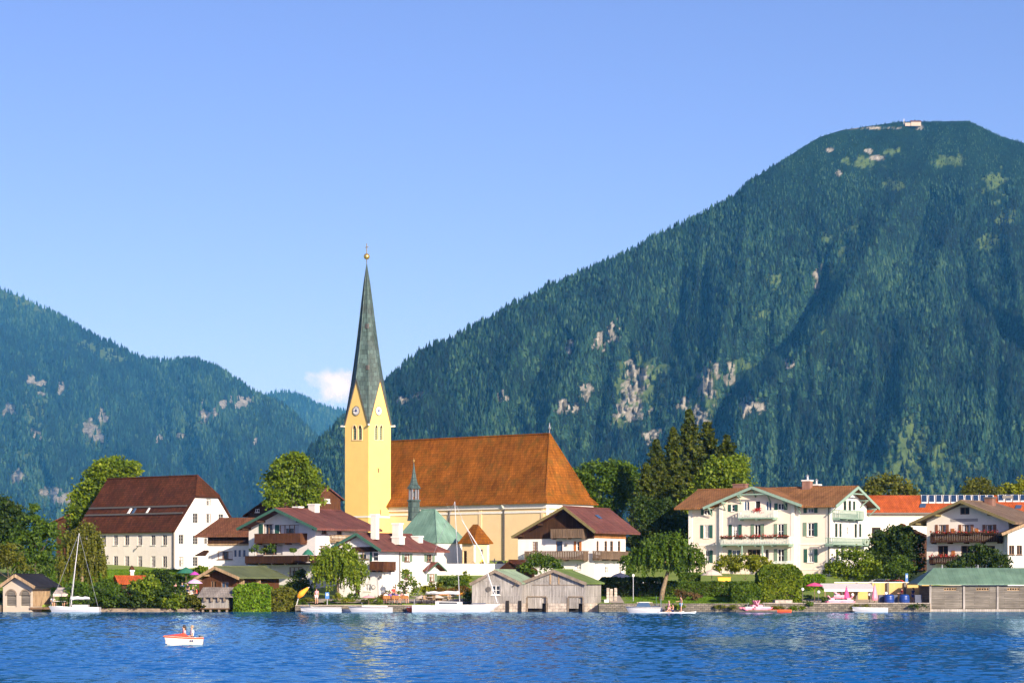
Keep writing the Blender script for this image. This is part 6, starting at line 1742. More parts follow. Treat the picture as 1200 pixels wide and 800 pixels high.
# behind the church and centre
plant('broadleaf_tree', 'broad dark green tree right behind the nave', 'tree', 405, [(697, 560, 22, 18), (720, 560, 22, 20), (684, 578, 16, 20), (712, 588, 28, 22), (738, 580, 16, 24), (735, 556, 12, 12), (700, 610, 28, 24)], 'mid', (708, 664), leaf=.42, dens=1.2)
for i, (u, vt, Y, rp, fol, lab) in enumerate([(808, 477, 398, 24, 'spruce', 'tallest dark spruce in the clump left of the hotel'), (789, 499, 390, 20, 'spruce', 'spruce left of the tallest one in the clump'), (769, 513, 384, 22, 'spruce', 'leftmost brownish spruce of the clump, by the broad tree'),
                             (829, 491, 402, 28, 'spruce', 'spruce right of the tallest one in the clump'), (852, 508, 396, 30, 'spruce', 'rightmost spruce of the clump above the hotel roof'), (757, 540, 376, 18, 'spruce', 'shorter spruce at the left foot of the clump')]):
    spruce(lab, u, vt, 664, Y, rp, fol, 50 + i, 'spruces left of the hotel')
plant('broadleaf_tree', 'leafy tree in front of the spruces, beside the hotel roof', 'tree', 372, [(846, 556, 22, 20), (862, 565, 14, 16), (830, 575, 20, 18), (818, 598, 20, 22), (842, 590, 22, 20), (866, 548, 12, 14)], 'light', (835, 668), leaf=.40, dens=1.2)
plant('broadleaf_tree', 'dark tree in the shade between the timber gabled chalet and the hotel', 'tree', 358, [(778, 608, 20, 24), (762, 625, 20, 24), (795, 630, 18, 26), (780, 650, 28, 20), (752, 600, 12, 18)], 'dark', (778, 672), leaf=.38, dens=1.2)
weeping('weeping_tree', 'olive weeping tree with leaning trunk on the lawn beside the hedge', 299, [(764, 645, 18, 14), (800, 648, 18, 15), (783, 636, 20, 12), (745, 652, 10, 10), (815, 655, 12, 12), (780, 655, 22, 12)], 'mid', (774, 704), [(777, 690), (782, 672), (786, 660)], (655, 680), 43, 300, .34, .28)
plant('climbing_shrub', 'climbing shrub on the corner of the timber gabled chalet', 'bush', 318, [(736, 664, 7, 12), (731, 658, 5, 7), (739, 674, 6, 8)], 'mid', leaf=.24, dens=1.6)
hedge('clipped_hedge', 'dark shaded hedge behind the white fence, under the beige parasols', 704, 779, 677, 703, 306, 2, 'dark', .26, .3, 110)
hedge('clipped_hedge', 'long clipped green hedge behind the lawn', 779.5, 892, 682, 703.5, 305, 1.6, 'mid', .24, .25, 150)
hedge('clipped_hedge', 'short pale hedge standing behind the long clipped hedge', 797, 820, 672, 683, 311, 1.2, 'mid', .24, .25, 140)
hedge('clipped_hedge', 'huge rounded clipped hedge on the shore in front of the hotel', 890, 940, 662.5, 708, 292.5, 4.5, 'light', .26, 1.0, 170, wav=.3)
hedge('clipped_hedge', 'lower dark rounded hedge left of the huge clipped one', 858, 891, 684, 709, 291.5, 4.2, 'mid', .26, .7, 160, wav=.3)
hedge('clipped_hedge', 'green climber hedge below the hotel, behind the open pink parasol', 943, 966, 673.5, 692, 303, 1, 'ivy', .24, .2, 140)
for (u, v, ru, rv, lab) in ((853, 662, 13, 11, 'leftmost yellow green garden bush in front of the hotel'), (873, 661, 15, 12, 'middle yellow green garden bush in front of the hotel'), (893, 663, 12, 11, 'yellow green garden bush next to the huge clipped hedge')):
    plant('bush', lab, 'bush', 318, [(u, v, ru, rv), (u + ru * .6, v + rv * .3, ru * .6, rv * .7), (u - ru * .6, v + rv * .3, ru * .6, rv * .7)], 'yellow', leaf=.28, dens=1.5, group='garden bushes in front of the hotel')
plant('bush', 'brownish dry bush on the lawn behind the paddle boards', 'bush', 299, [(806, 699, 12, 5), (796, 697, 7, 6), (816, 700, 6, 4)], 'brown', leaf=.2, dens=1.6)
plant('broadleaf_tree', 'spreading fresh green tree below the white hotel gable', 'tree', 313, [(1000, 660, 22, 15), (984, 668, 13, 11), (1017, 667, 15, 12), (1004, 673, 26, 9), (973, 668, 6, 10)], 'light', (1000, 690), leaf=.3, dens=1.5)
plant('dark_shrub', 'tall dark shrub mass left of the flowered chalet', 'bush', 326, [(1040, 655, 14, 22), (1058, 645, 14, 24), (1030, 668, 14, 14), (1050, 628, 10, 12), (1068, 660, 12, 18), (1073, 640, 8, 14), (1034, 640, 12, 18), (1045, 672, 22, 12), (1062, 625, 8, 9), (1024, 655, 8, 14)], 'dark', leaf=.34, dens=1.8)
plant('broadleaf_tree', 'small young tree above the yellow wall', 'tree', 307, [(1055, 660, 10, 10), (1048, 667, 8, 9), (1063, 667, 9, 9), (1056, 673, 11, 6)], 'mid', (1056, 690), leaf=.24, dens=1.4)
plant('dark_shrub', 'dark shrub under the lower balcony of the flowered chalet', 'bush', 305, [(1138, 660, 20, 10), (1158, 656, 14, 12), (1120, 666, 12, 8), (1172, 662, 12, 12), (1148, 648, 12, 9)], 'dark', leaf=.3, dens=2)
plant('broadleaf_tree', 'dark rounded tree beyond the orange roof, right of the hotel gable', 'tree', 425, [(1040, 572, 22, 15), (1022, 580, 14, 12), (1060, 580, 16, 12)], 'olive', (1040, 660), leaf=.42)
plant('broadleaf_tree', 'olive tree beyond the orange roof, behind the solar panels', 'tree', 425, [(1148, 574, 16, 13), (1134, 580, 10, 9), (1164, 580, 12, 9)], 'olive', (1148, 660), leaf=.42)
plant('broadleaf_tree', 'yellow green tree beyond the orange roof at the right edge', 'tree', 425, [(1185, 578, 13, 10), (1205, 574, 18, 12)], 'yellow', (1190, 660), leaf=.42)
plant('bush', 'small shrub on the terrace below the open pink parasol', 'bush', 291, [(965.5, 704, 3, 5)], 'mid', leaf=.16, dens=2)
plant('bush', 'bush against the hotel terrace, right of the huge clipped hedge', 'bush', 300, [(935, 700, 9, 8), (944, 702, 7, 6)], 'mid', leaf=.22, dens=1.6)
# beyond the frame, for a viewer stepping aside
plant('broadleaf_tree', 'mid green tree far beyond the left edge of the shore', 'tree', 316, [(-170, 640, 36, 34), (-145, 665, 26, 22), (-200, 660, 26, 26)], 'mid', (-170, 695), leaf=.5, dens=.8)
plant('broadleaf_tree', 'dark broad tree beyond the left edge behind the bank', 'tree', 340, [(-125, 625, 30, 34), (-50, 630, 26, 30), (-60, 655, 30, 24)], 'dark', (-60, 685), leaf=.5, dens=.8)
plant('broadleaf_tree', 'green tree standing beyond the right edge boathouse', 'tree', 330, [(1285, 600, 40, 40), (1255, 640, 24, 30)], 'mid', (1285, 680), leaf=.5, dens=.7)
plant('broadleaf_tree', 'green tree standing beyond the left edge of the shore', 'tree', 322, [(-95, 620, 40, 44), (-70, 660, 24, 24)], 'mid', (-90, 690), leaf=.5, dens=.7)
for (u, v, ru, rv, fol, lab) in ((363, 705, 7, 4, 'olive', 'low garden plant right of the orange bundled awning'), (390, 706, 6, 4, 'mid', 'low garden plant at the foot of the blue information sign'), (407, 705, 6, 4, 'yellow', 'low yellowish plant left of the dark lakeside house door'), (440, 704, 7, 5, 'light', 'low garden plant left of the wooden benches'), (425, 706, 6, 3, 'olive', 'low plant on the bank behind the two motorboats'), (452, 700, 6, 4, 'autumn', 'reddish flower clump behind the left wooden bench'), (550, 700, 5, 7, 'mid', 'plant beside the corner of the pale green boathouse'), (505, 700, 10, 4, 'autumn', 'flowering plants behind the beige topped tables'), (355, 706, 6, 4, 'mid', 'plant at the foot of the slanting orange pole')):
    plant('bush', lab, 'bush', 294, [(u, v, ru, rv), (u + ru * .7, v + 1, ru * .6, rv * .8), (u - ru * .7, v + 1, ru * .6, rv * .8)], fol, leaf=.18, dens=1.8)
def lawn_grass(name, label, quads, n, size, seed):
    r = np.random.default_rng(seed); P = []
    for (u0, u1, y0, y1, zf) in quads:
        k = int(n * (u1 - u0) * (y1 - y0)); y = y0 + (y1 - y0) * r.random(k); u = u0 + (u1 - u0) * r.random(k)
        z = np.array([zf if zf is not None else zg(q) for q in y]); P.append(np.stack([(u - 600) / F * y, y, z + size * .25], -1))
    P = np.vstack(P); T = np.clip(.45 + .5 * (fbm(P[:, 0] * .5, P[:, 1] * .35, 3, seed) - .5) + .2 * r.normal(0, 1, len(P)), 0, 1)
    V, Fc, T2 = leaf_quads(P, size, r, tint=T, hang=.72)
    o = np_mesh(name, V, Fc, LM['ivy'], None, T2); o['kind'] = 'stuff'; o['label'] = label; o['category'] = 'grass'
lawn_grass('grass', 'short mown grass of the lawn between boathouse and huge hedge', [(703, 716, 288, 293, .92), (733, 892, 288, 293, .92), (703, 716, 293, 305, None), (733, 890, 293, 305, None)], 14, .13, 71)
lawn_grass('grass', 'meadow grass below the old cream house', [(60, 235, 312, 351, None)], 7, .2, 72)
for (u, v, ru, rv, fol, lab) in ((945, 707.5, 7, 2.5, 'mid', 'tuft of greenery on the quay edge under the open pink parasol'), (915, 712, 9, 2.5, 'olive', 'weeds hanging over the quay beside the pale stone block'), (870, 710, 12, 2.5, 'mid', 'weeds along the lawn quay left of the pedal boats'), (720, 711, 8, 2, 'olive', 'weeds on the quay at the end of the gravel path'), (828, 710, 9, 2, 'mid', 'tuft of grass on the quay edge right of the paddle boards'), (850, 711, 11, 2.5, 'olive', 'straggling weeds on the lawn quay below the brown bush'), (792, 710, 9, 2, 'light', 'grass tuft on the quay edge behind the standing paddler'), (1008, 710, 9, 2, 'olive', 'weeds on the quay edge behind the white rowing boat'), (1075, 710, 8, 3, 'dark', 'dark weeds on the quay beside the long boathouse'), (935, 712, 8, 2.5, 'light', 'pale weeds on the quay wall right of the low red boat')):
    plant('bush', lab, 'bush', 287.6, [(u, v, ru, rv), (u + ru * .7, v + .5, ru * .6, rv * .8), (u - ru * .7, v + .5, ru * .6, rv * .8)], fol, (u, v + 3), leaf=.16, dens=2)
# ground cover and reeds at the foot of the walls
# ================================================================ BOATS
def hull_mesh(L, B, fb, bowrise=.35, transom=.8, draft=.22, rake=.5, open_=True, floor=.12, n=16):
    """outer skin from stern (x=0) to bow (x=L); open hulls also get an inner skin"""
    mb = MB()
    def sec(t, ins=0.0):
        b = B / 2 * (transom + (1 - transom) * min(1, t / .4)) if t < .4 else B / 2 * (1 - ((t - .4) / .6) ** 2.3)
        b = max(b - ins, 0.0); zs = fb * (1 + bowrise * t * t)
        out = []
        for (fy, fz) in ((1, 1), (.93, .45), (.70, -.3), (0, -1)):
            z = zs * fz if fz > 0 else draft * fz * (1 - t ** 3)
            x = t * L - rake * (t ** 4) * (1 - (z + draft) / (zs + draft))
            out.append((x, b * fy, z))
        return out
    ring = []
    for k in range(n + 1):
        s = sec(k / n); ring.append(s + [(x, -y, z) for x, y, z in s[-2::-1]])
    m = len(ring[0]); i0 = len(mb.v)
    for rr in ring: mb.v += rr
    for k in range(n):
        for j in range(m - 1): mb.f.append((i0 + k*m + j, i0 + (k+1)*m + j, i0 + (k+1)*m + j + 1, i0 + k*m + j + 1))
    mb.f.append(tuple(i0 + j for j in range(m)))
    if open_:
        i1 = len(mb.v); tops = []
        for k in range(n + 1):
            t = k / n; b = sec(t)[0][1]; zs = fb * (1 + bowrise * t * t); x = min(t * L, L - .12)
            bi = max(b - .08, .0); mb.v += [(x, bi, zs), (x, bi * .85, floor), (x, -bi * .85, floor), (x, -bi, zs)]
        for k in range(n):
            a, b = i1 + 4*k, i1 + 4*(k+1)
            for j in range(3): mb.f.append((a + j, a + j + 1, b + j + 1, b + j))
            mb.f.append((i0 + k*m, i1 + 4*k, i1 + 4*(k+1), i0 + (k+1)*m)); mb.f.append((i0 + k*m + m - 1, i0 + (k+1)*m + m - 1, i1 + 4*(k+1) + 3, i1 + 4*k + 3))
        mb.f.append((i1, i1 + 3, i1 + 2, i1 + 1)); mb.f.append((i0, i0 + m - 1, i1 + 3, i1))
    return mb
def deck_mesh(L, B, fb, bowrise, transom, drop=.03, t0=0.0, t1=.99, n=14):
    mb = MB(); top = []
    for k in range(n + 1):
        t = t0 + (t1 - t0) * k / n
        b = B / 2 * (transom + (1 - transom) * min(1, t / .4)) if t < .4 else B / 2 * (1 - ((t - .4) / .6) ** 2.3)
        top.append((t * L, max(b - .03, .005), fb * (1 + bowrise * t * t) - drop))
    for k in range(n):
        (x, b, z), (x2, b2, z2) = top[k], top[k+1]
        mb.poly((x, -b, z), (x2, -b2, z2), (x2, b2, z2 + 0), (x, b, z))
    return mb
def boat(name, label, cat, u, Y, yaw, L, B, fb, hull='boatwhite', deck='boatdeck', open_=False, bowrise=.3, transom=.75, rake=.5, rub=None, group=None):
    """boat whose middle shows at pixel column u; yaw = heading of the bow, degrees from +x"""
    a = R(yaw); O = (X(u, Y) - math.cos(a) * L / 2, Y - math.sin(a) * L / 2, 0.0)
    t = thing(name, label, cat, O, a, group)
    hull_mesh(L, B, fb, bowrise, transom, .22, rake, open_).build('hull', M[hull], t, False)
    if not open_: deck_mesh(L, B, fb, bowrise, transom).build('deck', M[deck], t)
    if rub:
        for s in (1, -1):
            pts = []
            for k in range(13):
                q = k / 12; b = B / 2 * (transom + (1 - transom) * min(1, q / .4)) if q < .4 else B / 2 * (1 - ((q - .4) / .6) ** 2.3)
                pts.append((q * L, s * (b + .015), fb * (1 + bowrise * q * q) - .06))
            MB().tube(pts, .045, 6).build('rub_rail', M[rub], t)
    return t
def sail_rig(t, mx, z0, H, boomL, mlean=0.0, r=.055, aft=-1, sail='sailcover', fore=None, back=None):
    ms = MB().tube([(mx, 0, z0), (mx + mlean, 0, z0 + H)], [r, r * .7], 8).build('mast', M['boatwhite'], t)
    b = MB().tube([(mx, 0, z0 + .9), (mx + aft * boomL, 0, z0 + .95)], .05, 8).build('boom', M['metal'], t)
    n = 9; pts = [(mx + aft * boomL * (i / (n - 1)) * .97, .02 * math.sin(i * 2), z0 + 1.08 - .05 * math.sin(i * 1.7)) for i in range(n)]
    MB().tube(pts, [.20 - .10 * i / (n - 1) + .02 * math.sin(i * 2.3) for i in range(n)], 8).build('furled_sail', M[sail], t, True)
    st = MB()
    top = Vector((mx + mlean, 0, z0 + H))
    if fore: MB().tube([fore, top * .96 + Vector(fore) * .04], .022, 5).build('forestay', M['metal'], t)
    if back: MB().tube([back, top], .018, 5).build('backstay', M['metal'], t)
    for s in (1, -1): MB().tube([(mx, s * .8, z0), (mx + mlean * .7, 0, z0 + H * .72)], .014, 4).build('shroud', M['metal'], t)
    return ms
# small sailboat left
t = boat('sailboat', 'small white sailboat with bare leaning mast beside the arched boathouse', 'sailboat', 87, 286, 178, 5.8, 1.9, .55, bowrise=.25)
sail_rig(t, 3.3, .5, 8.3, 2.2, -.95, .05, -1, back=(.2, 0, .5), fore=(5.6, 0, .65))
MB().box(1.3, 3.0, -.55, .55, .48, .82).build('cabin', M['boatwhite'], t)
# large moored sailboat, centre
t = boat('sailing_yacht', 'long white sailing yacht with cabin moored before the lakeside white house', 'sailboat', 535, 285, 2, 9.9, 2.6, .78, bowrise=.18, transom=.7, rake=1.6)
b = MB(); b.slab([(2.6, -.85, 1.22), (5.6, -.7, 1.15), (5.6, .7, 1.15), (2.6, .85, 1.22)], .5); cb = b.build('cabin', M['boatwhite'], t)
for s in (-1, 1): MB().slab([(3.0, s * .86, .95), (5.0, s * .78, .95), (5.0, s * .78, 1.1), (3.0, s * .86, 1.13)], .03, (0, s, 0)).build('window', M['glass'], cb)
sail_rig(t, 5.3, 1.1, 11.2, 3.8, -.55, .05, -1, fore=(9.7, 0, .95), back=(.1, 0, .8))
MB().tube([(9.5, 0, 1.0), (7.6, 0, 6.9), (5.5, 0, 10.3)], [.05, .065, .03], 7).build('furled_jib', M['sailcover'], t)
for k, (x, y) in enumerate(((.3, -.8), (.3, .8), (9.2, 0))):
    MB().tube([(x, y, .75), (x, y, 1.4)], .025, 5).build('stanchion', M['metal'], t)
MB().slab([(6.6, -.7, 1.0), (8.2, -.4, 1.02), (8.2, .4, 1.02), (6.6, .7, 1.0)], .12).build('hatch_cover', M['boatblue'], t)
# motor boats along the bank
t = boat('motorboat', 'white motorboat with orange awning folded at its stern, left of the moored boats', 'boat', 376, 286, 180, 4.7, 1.7, .55, open_=True, bowrise=.15, rub='metal')
MB().box(1.2, 1.5, -.6, .6, .14, .5).build('seat', M['boatdeck'], t); MB().box(2.8, 3.1, -.6, .6, .14, .5).build('seat', M['boatdeck'], t); MB().slab([(3.5, -.5, .62), (3.7, -.5, .95), (3.7, .5, .95), (3.5, .5, .62)], .03, (1, 0, 0)).build('windscreen', M['glassblue'], t)
t = boat('motorboat', 'white motorboat with dark cover moored left of the wooden benches', 'boat', 434, 286, 180, 5.0, 1.8, .55, open_=False, bowrise=.2, rub='metal')
MB().slab([(.6, -.7, .72), (3.4, -.6, .74), (3.4, .6, .74), (.6, .7, .72)], .14).build('boat_cover', M['awning'], t); MB().slab([(3.2, -.5, .7), (3.5, -.5, 1.05), (3.5, .5, 1.05), (3.2, .5, .7)], .03, (1, 0, 0)).build('windscreen', M['glassblue'], t)
t = boat('rowing_boat', 'orange red rowing boat drawn up between wooden benches and yacht', 'boat', 489, 286.6, 178, 2.6, 1.3, .5, 'boatred', 'boatred', True, .25, rub='boatwhite')
t = boat('dinghy', 'small dark dinghy floating between the two white motorboats', 'boat', 405, 286.4, 180, 1.6, .9, .3, 'boatblue', 'boatblue', True)
t = boat('cabin_boat', 'white motorboat with dark windscreen drifting before the lawn', 'boat', 754.5, 279, 178, 4.0, 1.6, .62, open_=False, bowrise=.15, rub='metal')
b = MB(); b.slab([(1.5, -.55, 1.12), (2.6, -.5, 1.12), (2.9, -.5, .62), (1.2, -.6, .62)][::-1], 1.05, (0, 1, 0)); b.build('windscreen', M['glassblue'], t)
MB().box(1.4, 2.5, -.58, .58, 1.121, 1.2).build('cabin_roof', M['boatdeck'], t); MB().box(.3, 1.1, -.5, .5, .6, .78).build('engine_cover', M['boatblue'], t); MB().box(-.32, -.02, -.16, .16, .1, .75).build('outboard_motor', M['pipe'], t)
MB().tube([(.15, -.5, .6), (.15, -.5, 1.5)], .025, 5).build('flagpole', M['metal'], t)
t = boat('white_boat', 'white rowing boat lying at the quay under the closed pink parasol', 'boat', 1019, 286, 180, 4.0, 1.4, .5, open_=True, bowrise=.2)
MB().box(1.4, 1.7, -.6, .6, .2, .45).build('seat', M['wood'], t)
t = boat('low_red_boat', 'low orange red flat boat at the foot of the pale stone block', 'boat', 912, 286, 178, 2.9, 1.0, .26, 'boatred', 'boatred', True, .2)
t = boat('raft', 'dark flat raft carrying two pink pedal boats', 'raft', 886, 286.2, 180, 4.6, 1.8, .25, 'post', 'wood', False, .05, .95, .1)

def pedal_boat(label, u, Y, yaw, z=.0, group='pink pedal boats', s=1.0):
    a = R(yaw); t = thing('pedal_boat', label, 'pedal boat', (X(u, Y), Y, z), a, group)
    for sy in (-.38, .38):
        MB().tube([(-1.15 * s, sy * s, .16), (-.8 * s, sy * s, .14), (.8 * s, sy * s, .14), (1.25 * s, sy * s, .3)], [.1 * s, .2 * s, .2 * s, .07 * s], 9).build('float', M['pink'], t, True)
    MB().box(-.9 * s, .9 * s, -.5 * s, .5 * s, .30, .40).build('deck', M['boatwhite'], t)
    for sy in (-.26, .26):
        b = MB(); b.slab([(-.6 * s, (sy - .2) * s, .62), (0, (sy - .2) * s, .60), (0, (sy + .2) * s, .60), (-.6 * s, (sy + .2) * s, .62)], .19); b.slab([(-.6 * s, (sy - .2) * s, .64), (-.85 * s, (sy - .18) * s, 1.1 * s), (-.85 * s, (sy + .18) * s, 1.1 * s), (-.6 * s, (sy + .2) * s, .64)], .1, (-1, 0, 0)); b.build('seat', M['pink'], t)
    MB().tube([(.45 * s, 0, .4), (.3 * s, 0, .85)], .03, 6).build('steering_lever', M['metal'], t)
    return t
pedal_boat('left one of two pink pedal boats on the dark raft', 880, 286.2, 200, .2); pedal_boat('right one of two pink pedal boats on the dark raft', 892, 286.2, 20, .2)
pedal_boat('pink pedal boat stacked left on the quay under the awning', 977, 289.2, 10, .95, s=.8); pedal_boat('pink pedal boat stacked right on the quay under the awning', 992, 289.4, 185, .95, s=.8); pedal_boat('pink pedal boat lying across the top of the stack', 984, 290.2, 0, 1.45, s=.75)

# ================================================================ PEOPLE
def skin_obj(nodes, edges, m, name, parent, sub=1, root=0):
    me = bpy.data.meshes.new(name)
    keys = list(nodes); ix = {k: i for i, k in enumerate(keys)}
    me.from_pydata([nodes[k][:3] for k in keys], [(ix[a], ix[b]) for a, b in edges], [])
    o = bpy.data.objects.new(name, me); COL.objects.link(o)
    md = o.modifiers.new('skin', 'SKIN'); md.use_smooth_shade = True
    for i, k in enumerate(keys):
        r = nodes[k][3]; r = r if hasattr(r, '__len__') else (r, r)
        me.skin_vertices[0].data[i].radius = r
    me.skin_vertices[0].data[root].use_root = True
    if sub:
        s = o.modifiers.new('sub', 'SUBSURF'); s.levels = sub; s.render_levels = sub
    dg = bpy.context.evaluated_depsgraph_get()
    nm = bpy.data.meshes.new_from_object(o.evaluated_get(dg)); nm.name = name
    bpy.data.objects.remove(o); bpy.data.meshes.remove(me)
    nm.materials.clear(); nm.materials.append(m)
    for p in nm.polygons: p.use_smooth = True
    q = bpy.data.objects.new(name, nm); COL.objects.link(q); q.parent = parent
    return q
def person(label, u, Y, z, face, pose='stand', top='c_white', bottom='c_navy', hair='hair', arms='down', group=None, s=1.0, long_hair=False):
    """face = direction the person looks, degrees from +x; the pose is built looking to -y"""
    t = thing('person', label, 'person', (X(u, Y), Y, z), R(face + 90), group); t.scale = (s, s, s)
    if pose == 'stand':
        P = .95; hip = .90; legs = {sd: [(sd * .10, 0, .90, .085), (sd * .115, -.02, .49, .058), (sd * .12, .03, .09, .042), (sd * .125, -.15, .035, .035)] for sd in (-1, 1)}
    elif pose == 'sit':
        P = .50; legs = {sd: [(sd * .11, -.04, .49, .088), (sd * .13, -.46, .50, .062), (sd * .12, -.42, .09, .042), (sd * .125, -.60, .035, .035)] for sd in (-1, 1)}
    elif pose == 'ground':
        P = .14; legs = {sd: [(sd * .11, -.05, .14, .088), (sd * .16, -.42, .40, .060), (sd * .13, -.72, .07, .042), (sd * .13, -.86, .05, .033)] for sd in (-1, 1)}
    elif pose == 'kneel':
        P = .42; legs = {sd: [(sd * .10, 0, .40, .085), (sd * .12, -.28, .09, .060), (sd * .11, .12, .07, .042), (sd * .11, .28, .05, .034)] for sd in (-1, 1)}
    nd = {'pelvis': (0, 0, P, (.135, .10)), 'waist': (0, 0, P + .17, (.115, .085)), 'chest': (0, .01, P + .36, (.145, .10)), 'neckb': (0, 0, P + .50, (.085, .07)), 'neck': (0, -.015, P + .56, .048), 'head': (0, -.02, P + .66, (.072, .085)), 'crown': (0, -.01, P + .76, (.062, .07)), 'nose': (0, -.115, P + .66, .014)}
    ed = [('pelvis', 'waist'), ('waist', 'chest'), ('chest', 'neckb'), ('neckb', 'neck'), ('neck', 'head'), ('head', 'crown'), ('head', 'nose')]
    for sd in (-1, 1):
        L = legs[sd]
        for i, q in enumerate(L):
            nd[f'l{sd}{i}'] = q; ed.append((f'l{sd}{i-1}' if i else 'pelvis', f'l{sd}{i}'))
        sh = (sd * .185, .01, P + .45, .058)
        mode = arms if isinstance(arms, str) else arms[0 if sd < 0 else 1]
        if mode == 'down': A = [sh, (sd * .235, .03, P + .17, .040), (sd * .25, -.06, P - .08, .030)]; hd = Vector((0, -.05, -1))
        elif mode == 'fwd': A = [sh, (sd * .22, -.10, P + .20, .040), (sd * .16, -.36, P + .18, .030)]; hd = Vector((-sd * .1, -1, -.1))
        elif mode == 'lap': A = [sh, (sd * .25, -.04, P + .18, .040), (sd * .14, -.24, P + .09, .030)]; hd = Vector((-sd * .3, -1, -.2))
        elif mode == 'up': A = [sh, (sd * .30, -.08, P + .60, .040), (sd * .22, -.10, P + .86, .030)]; hd = Vector((-sd * .2, 0, 1))
        else: A = [sh, (sd * .40, .02, P + .30, .040), (sd * .56, -.08, P + .16, .030)]; hd = Vector((sd * .8, -.2, -.5))
        hd.normalize()
        for i, q in enumerate(A): nd[f'a{sd}{i}'] = q; ed.append((f'a{sd}{i-1}' if i else 'chest', f'a{sd}{i}'))
        w = Vector(A[2][:3]); side = hd.cross(Vector((sd, .3, .2))).normalized()
        pm = w + hd * .07; nd[f'p{sd}'] = (*pm, .026); ed.append((f'a{sd}2', f'p{sd}'))
        for k, (o_, ln) in enumerate(((-.026, .066), (-.009, .078), (.009, .072), (.025, .056))):
            b1 = pm + side * o_ + hd * .035; b2 = b1 + hd * ln * .9 + side * o_ * .2 + Vector((0, -.012, 0))
            nd[f'f{sd}{k}a'] = (*b1, .010); nd[f'f{sd}{k}b'] = (*b2, .008); ed += [(f'p{sd}', f'f{sd}{k}a'), (f'f{sd}{k}a', f'f{sd}{k}b')]
        th = w + hd * .045 - side * .04; nd[f't{sd}'] = (*th, .011); ed.append((f'p{sd}', f't{sd}'))
    body = skin_obj(nd, ed, M['skin'], 'body', t)
    hz = P + .70
    hb = MB(); prof = [(.098, -.06), (.105, 0), (.098, .06), (.07, .11), (.02, .135)]
    hb.lathe(prof, (0, .012, hz), 12, 0, .86, 1.0)
    hb.build('hair', M[hair], t, True).scale = (1, 1, 1)
    if long_hair: MB().tube([(0, .07, hz + .02), (0, .10, hz - .14), (0, .11, hz - .28)], [.08, .085, .05], 8).build('hair', M[hair], t, True)
    if top:
        g = lambda k, d: (*nd[k][:3], tuple(x + d for x in (nd[k][3] if hasattr(nd[k][3], '__len__') else (nd[k][3],) * 2)))
        n2 = {'pelvis': (*Vector(nd['pelvis'][:3]) + Vector((0, 0, .06)), (.15, .115)), 'waist': g('waist', .016), 'chest': g('chest', .016), 'neckb': g('neckb', .004)}
        e2 = [('pelvis', 'waist'), ('waist', 'chest'), ('chest', 'neckb')]
        for sd in (-1, 1):
            a0, a1 = Vector(nd[f'a{sd}0'][:3]), Vector(nd[f'a{sd}1'][:3])
            n2[f'a{sd}'] = (*a0, .072); n2[f'b{sd}'] = (*(a0.lerp(a1, .6)), .060); e2 += [('chest', f'a{sd}'), (f'a{sd}', f'b{sd}')]
        skin_obj(n2, e2, M[top], 'shirt', t)
    if bottom:
        n3 = {'pelvis': (*nd['pelvis'][:3], (.15, .115))}; e3 = []
        for sd in (-1, 1):
            a0, a1 = Vector(nd[f'l{sd}0'][:3]), Vector(nd[f'l{sd}1'][:3])
            n3[f'a{sd}'] = (*a0, .10); n3[f'b{sd}'] = (*(a0.lerp(a1, .75)), .082); e3 += [('pelvis', f'a{sd}'), (f'a{sd}', f'b{sd}')]
        skin_obj(n3, e3, M[bottom], 'shorts', t)
    return t

# rowing boat with two people, nearest to the viewer
YB = 139
t = boat('rental_boat', 'small cream rental boat with orange red bow cover on open water', 'boat', 207, YB, 214, 2.75, 1.5, .52, 'boatdeck', 'boatdeck', True, .30, .82, .35, rub='boatred')
b = MB()
for (x0, x1) in ((1.55, 2.05), (2.05, 2.72)): pass
pts = []
for k in range(9):
    q = .42 + .57 * k / 8; bb = .75 * (1 - max(0, (q - .4) / .6) ** 2.3); pts.append((q * 2.75, max(bb, .02) + .05, .52 * (1 + .3 * q * q) + .02))
for k in range(8):
    (x, b1, z1), (x2, b2, z2) = pts[k], pts[k + 1]
    h1 = .26 * (1 - k / 8); h2 = .26 * (1 - (k + 1) / 8)
    b.poly((x, -b1, z1), (x2, -b2, z2), (x2, 0, z2 + h2), (x, 0, z1 + h1)); b.poly((x, 0, z1 + h1), (x2, 0, z2 + h2), (x2, b2, z2), (x, b1, z1))
b.poly((pts[0][0], -pts[0][1], pts[0][2]), (pts[0][0], 0, pts[0][2] + .26), (pts[0][0], pts[0][1], pts[0][2]), (pts[0][0], 0, pts[0][2] - .02))
b.build('bow_cover', M['boatred'], t)
MB().box(.9, 1.2, -.62, .62, .36, .42).build('seat', M['wood'], t); MB().box(.02, .3, -.55, .55, .36, .42).build('seat', M['wood'], t)
MB().box(-.25, -.02, -.12, .12, .05, .62).build('outboard_motor', M['pipe'], t)
t.scale = (.78, .78, .8)
for k in (.62, .74): MB().box(k * 2.75 * .5, k * 2.75 * .5 + .12, .735, .75, .25, .36).build('hull_number', M['c_navy'], t)
ca, sa = math.cos(R(214)), math.sin(R(214)); ox, oy = X(207, YB) - ca * 1.375 * .9, YB - sa * 1.375 * .9
def inb(x, y): return (t.location.x + x * .78 * ca - y * .78 * sa, t.location.y + x * .78 * sa + y * .78 * ca)
